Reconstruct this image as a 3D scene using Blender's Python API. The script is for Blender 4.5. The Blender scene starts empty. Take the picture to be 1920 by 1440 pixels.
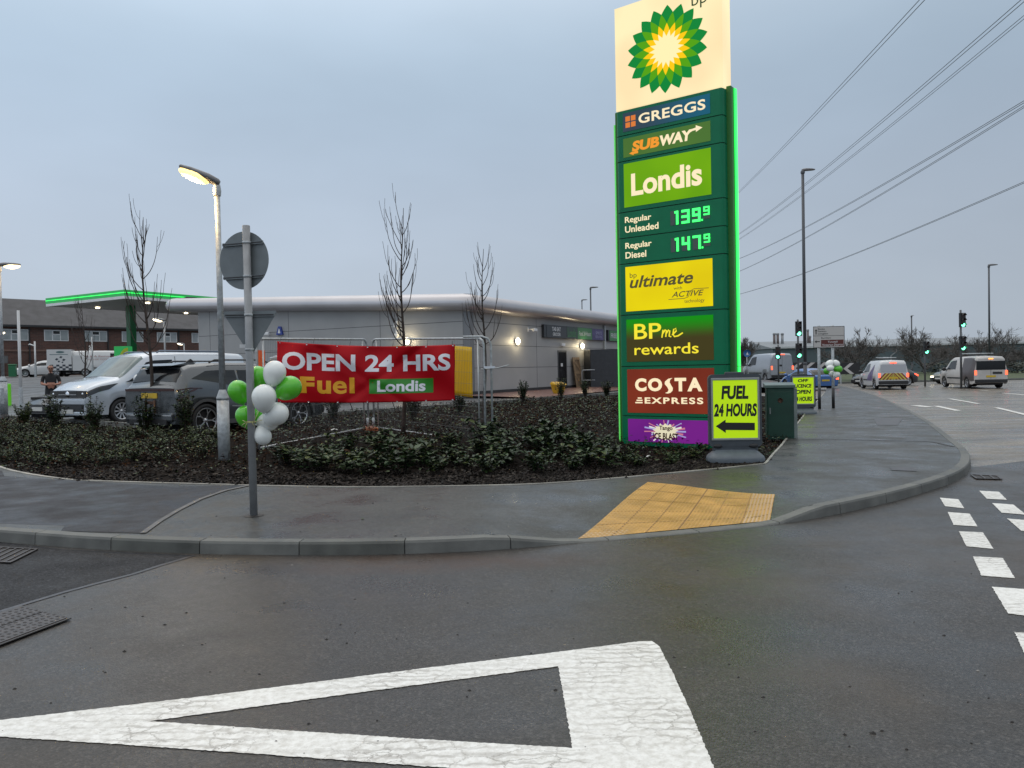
import bpy, bmesh, math, random
from math import sin, cos, tan, pi, radians, sqrt, atan2, hypot
from mathutils import Vector, Matrix, noise
from mathutils.geometry import tessellate_polygon
from mathutils.bvhtree import BVHTree

SC = bpy.context.scene
COL = SC.collection
rnd = random.Random(7)

# ------------------------------------------------------------------ camera
EYE = 1.55
FPX = 1442.0
PITCH = math.atan(28.0 / FPX)
ROLL = radians(1.15)
cam_d = bpy.data.cameras.new('camera')
cam_d.sensor_width = 36.0
cam_d.lens = 36.0 * FPX / 1920.0
cam_d.clip_start = 0.05
cam_d.clip_end = 2000.0
cam = bpy.data.objects.new('camera', cam_d)
COL.objects.link(cam)
_F = Vector((0, cos(PITCH), -sin(PITCH)))
_R0 = Vector((1, 0, 0)); _U0 = Vector((0, sin(PITCH), cos(PITCH)))
_R = cos(ROLL) * _R0 - sin(ROLL) * _U0
_U = sin(ROLL) * _R0 + cos(ROLL) * _U0
_m = Matrix((_R, _U, -_F)).transposed().to_4x4()
_m.translation = Vector((0, 0, EYE))
cam.matrix_world = _m
SC.camera = cam

# ------------------------------------------------------------------ sky, sun, exposure
w = bpy.data.worlds.new("World"); SC.world = w; w.use_nodes = True
nt = w.node_tree; N = nt.nodes; L = nt.links
bg = N['Background']; bg.inputs['Strength'].default_value = 0.1
sky = N.new('ShaderNodeTexSky'); sky.sky_type = 'NISHITA'; sky.sun_disc = False
SUN_EL = 68.0; SUN_AZ = -20.0
sky.sun_elevation = radians(SUN_EL); sky.sun_rotation = radians(SUN_AZ)
sky.air_density = 1.5; sky.dust_density = 1.0
tc = N.new('ShaderNodeTexCoord'); sep = N.new('ShaderNodeSeparateXYZ')
L.new(tc.outputs['Generated'], sep.inputs[0])
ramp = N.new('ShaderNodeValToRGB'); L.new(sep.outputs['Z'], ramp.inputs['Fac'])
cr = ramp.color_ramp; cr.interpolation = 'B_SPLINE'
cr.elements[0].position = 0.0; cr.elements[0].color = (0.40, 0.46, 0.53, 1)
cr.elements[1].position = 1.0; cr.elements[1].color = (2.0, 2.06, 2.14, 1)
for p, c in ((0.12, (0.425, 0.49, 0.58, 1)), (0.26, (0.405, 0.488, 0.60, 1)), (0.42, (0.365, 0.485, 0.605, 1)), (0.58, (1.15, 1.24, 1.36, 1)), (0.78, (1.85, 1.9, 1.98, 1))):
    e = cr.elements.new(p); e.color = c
# broad east-west falloff and faint cloud mottling
mx = N.new('ShaderNodeMath'); mx.operation = 'MULTIPLY_ADD'; mx.inputs[1].default_value = -0.22; mx.inputs[2].default_value = 1.0
L.new(sep.outputs['X'], mx.inputs[0])
nz = N.new('ShaderNodeTexNoise'); nz.inputs['Scale'].default_value = 2.2; nz.inputs['Detail'].default_value = 4
mpc = N.new('ShaderNodeMapping'); mpc.inputs['Scale'].default_value = (1, 1, 2.6); mpc.inputs['Rotation'].default_value = (0.2, 0.15, 0); L.new(tc.outputs['Generated'], mpc.inputs[0]); L.new(mpc.outputs[0], nz.inputs['Vector'])
mn = N.new('ShaderNodeMapRange'); mn.inputs[1].default_value = 0.3; mn.inputs[2].default_value = 0.7; mn.inputs[3].default_value = 10.3; mn.inputs[4].default_value = 11.7
L.new(nz.outputs['Fac'], mn.inputs[0])
mm = N.new('ShaderNodeMath'); mm.operation = 'MULTIPLY'; L.new(mx.outputs[0], mm.inputs[0]); L.new(mn.outputs[0], mm.inputs[1])
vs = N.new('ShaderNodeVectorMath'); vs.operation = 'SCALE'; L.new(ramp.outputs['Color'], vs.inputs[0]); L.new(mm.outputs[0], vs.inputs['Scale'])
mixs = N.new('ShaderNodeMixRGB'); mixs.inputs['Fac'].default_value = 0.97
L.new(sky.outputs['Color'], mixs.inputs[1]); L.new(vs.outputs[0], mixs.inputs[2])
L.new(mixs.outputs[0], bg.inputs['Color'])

sun_d = bpy.data.lights.new('sun', 'SUN'); sun_d.energy = 0.6; sun_d.angle = radians(50); sun_d.color = (1.0, 0.96, 0.9)
sun = bpy.data.objects.new('sun', sun_d); COL.objects.link(sun)
_sd = Vector((sin(radians(SUN_AZ)) * cos(radians(SUN_EL)), cos(radians(SUN_AZ)) * cos(radians(SUN_EL)), sin(radians(SUN_EL))))
sun.rotation_euler = _sd.to_track_quat('Z', 'Y').to_euler()
SC.view_settings.view_transform = 'Standard'; SC.view_settings.look = 'None'
SC.view_settings.exposure = 0.0; SC.view_settings.gamma = 1.0

# ------------------------------------------------------------------ helpers
def ss(a, b, x):
    t = (x - a) / (b - a); t = max(0.0, min(1.0, t)); return t * t * (3 - 2 * t)
def lerp(a, b, t): return a + (b - a) * t
def interp(tab, x):
    if x <= tab[0][0]: return tab[0][1]
    for (x0, y0), (x1, y1) in zip(tab, tab[1:]):
        if x <= x1: return y0 + (y1 - y0) * (x - x0) / max(1e-9, x1 - x0)
    return tab[-1][1]
def sline(x, y): return -0.917 * (x - 3.7) + 0.4 * (y - 11.2)      # metres left of the kerb line of the main road
def terrain(x, y):
    s = sline(x, y)
    sh_ = max(0.0, -x - 6) * 0.6; near = ss(10.5 + sh_, 15 + sh_, y)
    hl = 0.08 + 0.2 * ss(0, 5, s) + 1.35 * ss(30, 62, y) * ss(-6, -26, x)
    wl = ss(0.3, 5, s) * near
    hr = -0.005 * max(0.0, min(y, 90) - 14)
    return hl * wl + hr * (1 - wl)
def ray(px, py):
    return (_F + _R * ((px - 960) / FPX) - _U * ((py - 720) / FPX))
def atz(px, py, z=0.0):
    d = ray(px, py); t = (z - EYE) / d.z
    return Vector((d.x * t, d.y * t, z))
def onT(px, py, dz=0.0):
    z = dz
    for _ in range(25):
        p = atz(px, py, z); z = terrain(p.x, p.y) + dz
    return p
def atY(px, py, Y):
    d = ray(px, py); t = Y / d.y
    return Vector((d.x * t, Y, EYE + d.z * t))
def xat(px, Y, py=720):
    return atY(px, py, Y).x
def lin(r, g, b):
    f = lambda c: (c / 255 / 12.92) if c <= 10 else ((c / 255 + 0.055) / 1.055) ** 2.4
    return (f(r), f(g), f(b))

MATS = {}
def mat(name, col=(0.5, 0.5, 0.5), rough=0.5, metal=0.0, emit=None, es=0.0, var=0.0, vs=4.0, bump=0.0, bs=60.0, spec=0.5, coat=0.0, rvar=0.0, trans=0.0, alpha=1.0):
    if name in MATS: return MATS[name]
    m = bpy.data.materials.new(name); m.use_nodes = True
    n = m.node_tree.nodes; l = m.node_tree.links; b = n['Principled BSDF']
    b.inputs['Base Color'].default_value = (*col, 1); b.inputs['Roughness'].default_value = rough
    b.inputs['Metallic'].default_value = metal; b.inputs['Specular IOR Level'].default_value = spec
    b.inputs['Coat Weight'].default_value = coat; b.inputs['Coat Roughness'].default_value = 0.05
    b.inputs['Transmission Weight'].default_value = trans
    b.inputs['Alpha'].default_value = alpha
    if emit: b.inputs['Emission Color'].default_value = (*emit, 1); b.inputs['Emission Strength'].default_value = es
    if var or rvar or bump:
        t = n.new('ShaderNodeTexCoord')
    if var or rvar:
        z = n.new('ShaderNodeTexNoise'); z.inputs['Scale'].default_value = vs; z.inputs['Detail'].default_value = 6
        l.new(t.outputs['Object'], z.inputs['Vector'])
        r = n.new('ShaderNodeMapRange'); r.inputs[1].default_value = 0.3; r.inputs[2].default_value = 0.7
        l.new(z.outputs['Fac'], r.inputs[0])
    if var:
        mx = n.new('ShaderNodeMixRGB')
        mx.inputs[1].default_value = (*[c * (1 - var) for c in col], 1); mx.inputs[2].default_value = (*[min(1, c * (1 + var)) for c in col], 1)
        l.new(r.outputs[0], mx.inputs[0]); l.new(mx.outputs[0], b.inputs['Base Color'])
    if rvar:
        r2 = n.new('ShaderNodeMapRange'); r2.inputs[3].default_value = max(0.02, rough - rvar); r2.inputs[4].default_value = min(1, rough + rvar)
        l.new(r.outputs[0], r2.inputs[0]); l.new(r2.outputs[0], b.inputs['Roughness'])
    if bump:
        z2 = n.new('ShaderNodeTexNoise'); z2.inputs['Scale'].default_value = bs; z2.inputs['Detail'].default_value = 4
        l.new(t.outputs['Object'], z2.inputs['Vector'])
        bp = n.new('ShaderNodeBump'); bp.inputs['Strength'].default_value = bump; bp.inputs['Distance'].default_value = 0.01
        l.new(z2.outputs['Fac'], bp.inputs['Height']); l.new(bp.outputs[0], b.inputs['Normal'])
    MATS[name] = m; return m

def ground_mat(name, c1, c2, rlo, rhi, grain=260, gstr=0.5, speck=0.35, pscale=0.35, stain=None, stretch=(1, 1, 1), spec=0.4, chips=1.7):
    """wet bituminous surface: chippings, damp patches and slow colour drift"""
    m = bpy.data.materials.new(name); m.use_nodes = True
    n = m.node_tree.nodes; l = m.node_tree.links; b = n['Principled BSDF']
    t = n.new('ShaderNodeTexCoord'); mp = n.new('ShaderNodeMapping'); mp.inputs['Scale'].default_value = stretch
    l.new(t.outputs['Object'], mp.inputs[0])
    big = n.new('ShaderNodeTexNoise'); big.inputs['Scale'].default_value = pscale; big.inputs['Detail'].default_value = 7; big.inputs['Roughness'].default_value = 0.6
    l.new(mp.outputs[0], big.inputs['Vector'])
    rb = n.new('ShaderNodeMapRange'); rb.inputs[1].default_value = 0.34; rb.inputs[2].default_value = 0.66; l.new(big.outputs['Fac'], rb.inputs[0])
    mx = n.new('ShaderNodeMixRGB'); mx.inputs[1].default_value = (*c1, 1); mx.inputs[2].default_value = (*c2, 1); l.new(rb.outputs[0], mx.inputs[0])
    vo = n.new('ShaderNodeTexVoronoi'); vo.inputs['Scale'].default_value = grain; l.new(t.outputs['Object'], vo.inputs['Vector'])
    sh = n.new('ShaderNodeSeparateColor'); l.new(vo.outputs['Color'], sh.inputs[0])
    rs = n.new('ShaderNodeMapRange'); rs.inputs[3].default_value = 1 - speck; rs.inputs[4].default_value = 1 + speck; l.new(sh.outputs[0], rs.inputs[0])
    vm = n.new('ShaderNodeVectorMath'); vm.operation = 'SCALE'; l.new(mx.outputs[0], vm.inputs[0]); l.new(rs.outputs[0], vm.inputs['Scale'])
    v2 = n.new('ShaderNodeTexVoronoi'); v2.inputs['Scale'].default_value = grain * 0.62; l.new(t.outputs['Object'], v2.inputs['Vector'])
    s2 = n.new('ShaderNodeSeparateColor'); l.new(v2.outputs['Color'], s2.inputs[0])
    r5 = n.new('ShaderNodeMapRange'); r5.inputs[1].default_value = 0.80; r5.inputs[2].default_value = 0.86; r5.inputs[3].default_value = 1.0; r5.inputs[4].default_value = chips; l.new(s2.outputs[1], r5.inputs[0])
    v3 = n.new('ShaderNodeVectorMath'); v3.operation = 'SCALE'; l.new(vm.outputs[0], v3.inputs[0]); l.new(r5.outputs[0], v3.inputs['Scale'])
    col = v3.outputs[0]
    if stain:
        n3 = n.new('ShaderNodeTexNoise'); n3.inputs['Scale'].default_value = 0.55; n3.inputs['Detail'].default_value = 5
        mp3 = n.new('ShaderNodeMapping'); mp3.inputs['Location'].default_value = (3.1, 7.7, 0); l.new(t.outputs['Object'], mp3.inputs[0]); l.new(mp3.outputs[0], n3.inputs['Vector'])
        r3 = n.new('ShaderNodeMapRange'); r3.inputs[1].default_value = 0.52; r3.inputs[2].default_value = 0.72; r3.inputs[4].default_value = 0.75; l.new(n3.outputs['Fac'], r3.inputs[0])
        m3 = n.new('ShaderNodeMixRGB'); m3.inputs[2].default_value = (*stain, 1); l.new(r3.outputs[0], m3.inputs[0]); l.new(col, m3.inputs[1]); col = m3.outputs[0]
    l.new(col, b.inputs['Base Color'])
    n4 = n.new('ShaderNodeTexNoise'); n4.inputs['Scale'].default_value = pscale * 2.3; n4.inputs['Detail'].default_value = 8; n4.inputs['Roughness'].default_value = 0.65
    mp4 = n.new('ShaderNodeMapping'); mp4.inputs['Location'].default_value = (11, 4, 0); mp4.inputs['Scale'].default_value = stretch
    l.new(t.outputs['Object'], mp4.inputs[0]); l.new(mp4.outputs[0], n4.inputs['Vector'])
    rr = n.new('ShaderNodeMapRange'); rr.inputs[1].default_value = 0.36; rr.inputs[2].default_value = 0.62; rr.inputs[3].default_value = rlo; rr.inputs[4].default_value = rhi
    l.new(n4.outputs['Fac'], rr.inputs[0]); l.new(rr.outputs[0], b.inputs['Roughness'])
    bp = n.new('ShaderNodeBump'); bp.inputs['Strength'].default_value = gstr; bp.inputs['Distance'].default_value = 0.004
    l.new(vo.outputs['Distance'], bp.inputs['Height'])
    l.new(bp.outputs[0], b.inputs['Normal'])
    b.inputs['Specular IOR Level'].default_value = spec
    MATS[name] = m; return m

class MB:
    def __init__(s): s.v = []; s.f = []; s.mi = []; s.sm = []
    def add(s, vs, fs, m=0, smooth=False):
        o = len(s.v); s.v += [tuple(p) for p in vs]
        for f in fs: s.f.append([i + o for i in f]); s.mi.append(m); s.sm.append(smooth)
        return s
    def box(s, x0, x1, y0, y1, z0, z1, m=0, M=None):
        vs = [Vector((x, y, z)) for z in (z0, z1) for y in (y0, y1) for x in (x0, x1)]
        if M is not None: vs = [M @ p for p in vs]
        return s.add(vs, [(0, 2, 3, 1), (4, 5, 7, 6), (0, 1, 5, 4), (2, 6, 7, 3), (0, 4, 6, 2), (1, 3, 7, 5)], m)
    def tube(s, path, r, n=8, m=0, cap=True, smooth=True):
        path = [Vector(p) for p in path]; rr = r if isinstance(r, (list, tuple)) else [r] * len(path)
        k = len(path); vs = []; up = None
        for i, p in enumerate(path):
            d = (path[min(i + 1, k - 1)] - path[max(i - 1, 0)])
            if d.length < 1e-9: d = Vector((0, 0, 1))
            d.normalize()
            if up is None:
                up = Vector((0, 0, 1)) if abs(d.z) < 0.9 else Vector((1, 0, 0))
            a = (up - d * up.dot(d)); a.normalize(); up = a; b = d.cross(a)
            for j in range(n):
                t = 2 * pi * j / n; vs.append(p + (a * cos(t) + b * sin(t)) * rr[i])
        fs = [(i * n + j, i * n + (j + 1) % n, (i + 1) * n + (j + 1) % n, (i + 1) * n + j) for i in range(k - 1) for j in range(n)]
        s.add(vs, fs, m, smooth)
        if cap:
            o = len(s.v) - len(vs)
            s.f.append([o + j for j in range(n)][::-1]); s.mi.append(m); s.sm.append(False)
            s.f.append([o + (k - 1) * n + j for j in range(n)]); s.mi.append(m); s.sm.append(False)
        return s
    def cyl(s, p0, p1, r0, r1=None, n=12, m=0, cap=True): return s.tube([p0, p1], [r0, r0 if r1 is None else r1], n, m, cap)
    def lathe(s, prof, n=24, m=0, M=None, smooth=True):
        vs = []
        for r, z in prof:
            for j in range(n):
                t = 2 * pi * j / n; p = Vector((r * cos(t), r * sin(t), z)); vs.append(M @ p if M is not None else p)
        k = len(prof)
        fs = [(i * n + j, i * n + (j + 1) % n, (i + 1) * n + (j + 1) % n, (i + 1) * n + j) for i in range(k - 1) for j in range(n)]
        return s.add(vs, fs, m, smooth)
    def ell(s, c, r, nu=16, nv=10, m=0, M=None):
        prof = [(sin(pi * i / nv), -cos(pi * i / nv)) for i in range(nv + 1)]
        A = Matrix.Translation(Vector(c)) @ (M if M is not None else Matrix.Identity(4)) @ Matrix.Diagonal((*r, 1))
        return s.lathe([(max(a, 1e-4), b) for a, b in prof], nu, m, A)
    def quad(s, a, b, c, d, m=0): return s.add([a, b, c, d], [(0, 1, 2, 3)], m)
    def poly(s, pts, m=0):
        pts = [Vector(p) for p in pts]
        tri = tessellate_polygon([pts])
        nrm = Vector((0, 0, 0))
        for i in range(len(pts)):
            a, b = pts[i], pts[(i + 1) % len(pts)]; nrm += a.cross(b)
        out = []
        for t in tri:
            a, b, c = (pts[i] for i in t)
            out.append(t if (b - a).cross(c - a).dot(nrm) > 0 else t[::-1])
        return s.add(pts, out, m)
    def prism(s, pts, ex, m=0):
        pts = [Vector(p) for p in pts]; ex = Vector(ex); k = len(pts)
        nrm = Vector((0, 0, 0))
        for i in range(k): nrm += pts[i].cross(pts[(i + 1) % k])
        if nrm.dot(ex) < 0: pts = pts[::-1]
        s.poly([p + ex for p in pts], m); s.poly([p for p in pts[::-1]], m)
        return s.add(pts + [p + ex for p in pts], [(i, (i + 1) % k, k + (i + 1) % k, k + i) for i in range(k)], m)
    def grid(s, P, nx, ny, m=0, smooth=True):
        vs = [P(i, j) for j in range(ny + 1) for i in range(nx + 1)]
        W = nx + 1
        return s.add(vs, [(j * W + i, j * W + i + 1, (j + 1) * W + i + 1, (j + 1) * W + i) for j in range(ny) for i in range(nx)], m, smooth)
    def text(s, txt, O, U, V, x0, x1, y0, y1, m=0, bold=0.0, shear=0.0, sp=1.0, fn=None):
        vs, fs = text_geo(txt, bold, shear, sp)
        O, U, V = Vector(O), Vector(U), Vector(V)
        if fn is None: fn = lambda x, y: O + U * x + V * y
        return s.add([fn(lerp(x0, x1, a), lerp(y0, y1, b)) for a, b in vs], fs, m)
    def build(s, name, mats, parent=None, bevel=0.0, bseg=2, loc=None, rz=None):
        me = bpy.data.meshes.new(name); me.from_pydata(s.v, [], s.f)
        if not isinstance(mats, (list, tuple)): mats = [mats]
        for q in mats: me.materials.append(q)
        me.polygons.foreach_set('material_index', s.mi); me.polygons.foreach_set('use_smooth', s.sm)
        me.update()
        o = bpy.data.objects.new(name, me); COL.objects.link(o)
        if parent is not None: o.parent = parent
        if loc is not None: o.location = loc
        if rz is not None: o.rotation_euler[2] = rz
        if bevel:
            b = o.modifiers.new('bevel', 'BEVEL'); b.width = bevel; b.segments = bseg; b.limit_method = 'ANGLE'; b.angle_limit = radians(40)
        return o

_TX = {}
def text_geo(txt, bold, shear, sp):
    k = (txt, bold, shear, sp)
    if k in _TX: return _TX[k]
    cu = bpy.data.curves.new('lettering', 'FONT'); cu.body = txt; cu.offset = bold; cu.shear = shear; cu.space_character = sp
    cu.fill_mode = 'FRONT'; cu.resolution_u = 4
    o = bpy.data.objects.new('lettering', cu); COL.objects.link(o)
    dg = bpy.context.evaluated_depsgraph_get(); me = o.evaluated_get(dg).to_mesh()
    vs = [(v.co.x, v.co.y) for v in me.vertices]; fs = [tuple(p.vertices) for p in me.polygons]
    nz = me.polygons[0].normal.z if len(me.polygons) else 1
    if nz < 0: fs = [f[::-1] for f in fs]
    o.evaluated_get(dg).to_mesh_clear(); bpy.data.objects.remove(o); bpy.data.curves.remove(cu)
    x0 = min(v[0] for v in vs); x1 = max(v[0] for v in vs); y0 = min(v[1] for v in vs); y1 = max(v[1] for v in vs)
    vs = [((a - x0) / (x1 - x0), (b - y0) / (y1 - y0)) for a, b in vs]
    _TX[k] = (vs, fs); return _TX[k]

def tag(o, label=None, cat=None, group=None, kind=None):
    if label: o['label'] = label
    if cat: o['category'] = cat
    if group: o['group'] = group
    if kind: o['kind'] = kind
    return o
def thing(name, label, cat, loc=(0, 0, 0), rz=0.0, group=None):
    o = bpy.data.objects.new(name, None); COL.objects.link(o); o.empty_display_size = 0.2
    o.location = loc; o.rotation_euler = (0, 0, rz)
    return tag(o, label, cat, group)
def dup(o, loc=None, rz=None, label=None, scale=None, parent=None):
    c = o.copy(); COL.objects.link(c)
    if parent is not None: c.parent = parent
    if loc is not None: c.location = loc
    if rz is not None: c.rotation_euler[2] = rz
    if scale is not None: c.scale = (scale,) * 3 if not isinstance(scale, tuple) else scale
    if label: c['label'] = label
    for ch in list(o.children): dup(ch, parent=c)
    return c
def structure(mb, name, m, **k):
    return tag(mb.build(name, m, **k), kind='structure')
def resample(pts, n):
    pts = [Vector(p) for p in pts]; d = [0.0]
    for a, b in zip(pts, pts[1:]): d.append(d[-1] + (b - a).length)
    out = []
    for i in range(n):
        t = d[-1] * i / (n - 1); j = 0
        while j < len(d) - 2 and d[j + 1] < t: j += 1
        out.append(pts[j].lerp(pts[j + 1], (t - d[j]) / max(1e-9, d[j + 1] - d[j])))
    return out
def smooth_line(pts, it=2):
    for _ in range(it):
        q = [pts[0]]
        for a, b in zip(pts, pts[1:]): q += [a.lerp(b, 0.25), a.lerp(b, 0.75)]
        q.append(pts[-1]); pts = q
    return pts
def inside(poly, x, y):
    c = False; n = len(poly); j = n - 1
    for i in range(n):
        xi, yi = poly[i][0], poly[i][1]; xj, yj = poly[j][0], poly[j][1]
        if (yi > y) != (yj > y) and x < (xj - xi) * (y - yi) / (yj - yi) + xi: c = not c
        j = i
    return c

# ------------------------------------------------------------------ common materials
galv = mat('galvanised steel', (0.40, 0.43, 0.45), 0.45, 0.2, var=0.25, vs=18, rvar=0.12)
paintgrey = mat('grey painted steel', (0.27, 0.28, 0.29), 0.4, 0.1, var=0.12, vs=12)
signgrey = mat('grey sign back', (0.16, 0.18, 0.19), 0.42, 0.2, var=0.12, vs=6)
white_paint = mat('white gloss paint', (0.72, 0.73, 0.74), 0.25, coat=0.4, var=0.05, vs=3)
black_plastic = mat('black plastic', (0.02, 0.02, 0.022), 0.45, var=0.2, vs=20)
dark_glass = mat('dark window glass', (0.012, 0.014, 0.016), 0.06, spec=0.35)
rubber = mat('tyre rubber', (0.018, 0.018, 0.019), 0.7, var=0.2, vs=30)
chrome = mat('bright metal', (0.75, 0.76, 0.78), 0.15, 1.0)
alloy = mat('alloy rim', (0.55, 0.56, 0.58), 0.28, 0.9)
concrete = mat('kerb concrete', (0.135, 0.138, 0.13), 0.6, spec=0.35, var=0.25, vs=5, bump=0.25, bs=120, rvar=0.15)
blk_txt = mat('black lettering', (0.012, 0.012, 0.012), 0.5)
lamp_warm = mat('lamp warm', (1, 0.9, 0.6), 0.3, emit=(1.0, 0.72, 0.25), es=2.2)
lamp_white = mat('lamp white', (1, 0.95, 0.85), 0.3, emit=(1.0, 0.86, 0.58), es=5.0)
red_lit = mat('red lamp lit', (0.5, 0.02, 0.01), 0.2, emit=(1.0, 0.10, 0.04), es=3.0)
red_lens = mat('red lamp lens', (0.22, 0.012, 0.012), 0.12, coat=0.5)
amber_lit = mat('amber lamp lit', (0.6, 0.2, 0.02), 0.2, emit=(1.0, 0.32, 0.06), es=2.5)
green_lit = mat('green signal lit', (0.1, 0.8, 0.5), 0.2, emit=(0.16, 1.0, 0.52), es=4.0)
# ================================================================== GROUND
tar_new = ground_mat('new tarmac', (0.034, 0.0318, 0.0295), (0.049, 0.0455, 0.0425), 0.22, 0.50, grain=125, gstr=0.35, speck=0.5, chips=1.55, pscale=0.45, stain=(0.075, 0.058, 0.042))
tar_dark = ground_mat('fresh dark tarmac', (0.014, 0.0145, 0.017), (0.022, 0.023, 0.026), 0.5, 0.75, grain=90, gstr=0.5, speck=0.8, spec=0.18)
tar_path = ground_mat('footway tarmac', (0.042, 0.043, 0.041), (0.062, 0.063, 0.060), 0.22, 0.55, spec=0.32, grain=130, gstr=0.2, speck=0.45, pscale=0.6)
tar_path_dark = ground_mat('dark footway tarmac', (0.016, 0.016, 0.019), (0.028, 0.028, 0.032), 0.30, 0.65, spec=0.2, grain=130, gstr=0.2, speck=0.45, pscale=0.7)
tar_old = ground_mat('worn road tarmac', (0.095, 0.085, 0.072), (0.205, 0.183, 0.152), 0.14, 0.52, grain=90, gstr=0.2, pscale=0.55, speck=0.35, stretch=(0.55, 1.6, 1))
tar_park = ground_mat('car park tarmac', (0.060, 0.062, 0.066), (0.085, 0.087, 0.091), 0.30, 0.6, grain=80, gstr=0.2, speck=0.25)
earth = mat('bare ground', (0.055, 0.05, 0.042), 0.8, var=0.3, vs=1.0)
soil = mat('dark mulch soil', (0.011, 0.0085, 0.007), 0.9, spec=0.04, var=0.45, vs=9, bump=1.0, bs=25, rvar=0.2)
grass_m = mat('rough verge grass', (0.055, 0.075, 0.028), 0.8, var=0.35, vs=0.8, bump=0.6, bs=8)
paver = mat('red block paving', (0.16, 0.075, 0.06), 0.4, var=0.3, vs=5, rvar=0.15)

# pixel-surveyed lines turned into points on the ground
K_anchor = [(-700, 955), (-200, 1003), (0, 1017), (167, 1030), (330, 1038), (455, 1041), (610, 1042), (770, 1039.5), (930, 1032), (1075, 1020), (1200, 1010), (1330, 998), (1452, 985),
            (1540, 971), (1620, 954), (1690, 937), (1750, 919), (1790, 904), (1812, 890), (1820, 877), (1818, 862), (1806, 848), (1786, 832), (1762, 812), (1740, 796), (1715, 781), (1690, 768), (1655, 751), (1620, 738), (1590, 729.5), (1560, 722.5)]
B_anchor = [(-700, 815), (-200, 846), (-60, 860), (20, 883), (110, 898), (190, 903), (430, 910), (640, 914), (800, 913), (960, 910), (1060, 905), (1160, 897), (1240, 889.5),
            (1330, 881), (1370, 877), (1400, 874), (1422, 871.5), (1430, 870.7), (1434, 870.3), (1437, 869), (1440, 866), (1444, 861), (1452, 851), (1466, 836), (1480, 817), (1491, 801), (1502, 787), (1516, 769), (1530, 755), (1540, 744), (1547, 735)]
Kp = [onT(x, y) for x, y in K_anchor]
Bp = [atz(x, y, 0.11) if i < 8 else onT(x, y, 0.11) for i, (x, y) in enumerate(B_anchor)]
def cr_path(pts, seg):
    out = []
    n = len(pts)
    for i in range(n - 1):
        p0, p1, p2, p3 = pts[max(i - 1, 0)], pts[i], pts[i + 1], pts[min(i + 2, n - 1)]
        for k in range(seg):
            t = k / seg
            out.append(0.5 * ((2 * p1) + (p2 - p0) * t + (2 * p0 - 5 * p1 + 4 * p2 - p3) * t * t + (3 * p1 - p0 - 3 * p2 + p3) * t ** 3))
    out.append(pts[-1]); return out
SEG = 8
Kl = cr_path(Kp, SEG); Bl = cr_path(Bp, SEG)
# kerb upstand: full height, flush at the crossing
i0, i1, i2, i3 = 8 * SEG, 9 * SEG, 12 * SEG, 13 * SEG
def upstand(i):
    if i <= i0: return 0.115
    if i < i1: return lerp(0.115, 0.014, (i - i0) / (i1 - i0))
    if i <= i2: return 0.014
    if i < i3: return lerp(0.014, 0.115, (i - i2) / (i3 - i2))
    return 0.115
KT = []
for i, p in enumerate(Kl):
    b = Bl[i]; d = Vector((b.x - p.x, b.y - p.y, 0))
    t = (Kl[min(i + 1, len(Kl) - 1)] - Kl[max(i - 1, 0)]); t.z = 0; t.normalize()
    nrm = Vector((-t.y, t.x, 0))
    if nrm.dot(d) < 0: nrm = -nrm
    KT.append(nrm)
# pavement: ruled strip between the kerb and the bed, dipping at the crossing
pv = MB(); NJ = 14
def pav_pt(i, j):
    a = Kl[i] + KT[i] * 0.115; za = terrain(a.x, a.y) + upstand(i) - 0.003
    b = Bl[i].copy(); zb_ = terrain(b.x, b.y) * (1 - 0.6) + 0.11 if False else b.z
    t = j / NJ
    p = a.lerp(b, t)
    p.z = lerp(za, zb_, ss(0, 0.75, t)); return p
pv.grid(pav_pt, len(Kl) - 1, NJ) if False else None
vs_ = [pav_pt(i, j) for i in range(len(Kl)) for j in range(NJ + 1)]
W_ = NJ + 1
fs_ = [(i * W_ + j, (i + 1) * W_ + j, (i + 1) * W_ + j + 1, i * W_ + j + 1) for i in range(len(Kl) - 1) for j in range(NJ)]
pv.add(vs_, fs_, 0, True)
PAV_BVH = BVHTree.FromPolygons([Vector(v) for v in vs_], fs_)
structure(pv, 'pavement', tar_path)
def pav_z(x, y, default=0.11):
    h = PAV_BVH.ray_cast(Vector((x, y, 5)), Vector((0, 0, -1)))
    return h[0].z if h[0] is not None else default
def drape(mb, corners_px, off, nx=10, ny=10, m=0, z0=0.1):
    """bilinear patch laid on the pavement"""
    q = [atz(px, py, z) for px, py, z in corners_px]
    def P(i, j):
        p = q[0].lerp(q[1], i / nx).lerp(q[3].lerp(q[2], i / nx), j / ny)
        p.z = pav_z(p.x, p.y, q[0].z) + off; return p
    mb.grid(P, nx, ny, m, False)
    return q

# kerb stones about 0.9 m long with open joints
kb = MB()
def kerb_ring(i, hh=None, inset=0.0, drop=0.0):
    p = Kl[i]; nrm = KT[i]; z = terrain(p.x, p.y); h = upstand(i) if hh is None else hh
    ch = min(0.02, h * 0.5)
    prof = [(0.004 + inset, -0.05), (0.0 + inset, 0.0), (0.006 + inset, h - ch), (0.016 + inset, h), (0.128, h + 0.002), (0.130, h - 0.05)]
    out = []
    for a, b in prof:
        q = p + nrm * a; out.append(Vector((q.x, q.y, z + b - (0.014 if inset else 0.0))))
    return out
def interp_ring(fi, inset=0.0):
    i = int(min(max(fi, 0), len(Kl) - 1.001)); t = fi - i
    A, B = kerb_ring(i, None, inset), kerb_ring(i + 1, None, inset)
    return [a.lerp(b, t) for a, b in zip(A, B)]
cum = [0.0]
for a, b in zip(Kl, Kl[1:]): cum.append(cum[-1] + (b - a).length)
def fidx(s):
    for i in range(len(cum) - 1):
        if cum[i + 1] >= s: return i + (s - cum[i]) / max(1e-9, cum[i + 1] - cum[i])
    return len(cum) - 1.001
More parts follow.
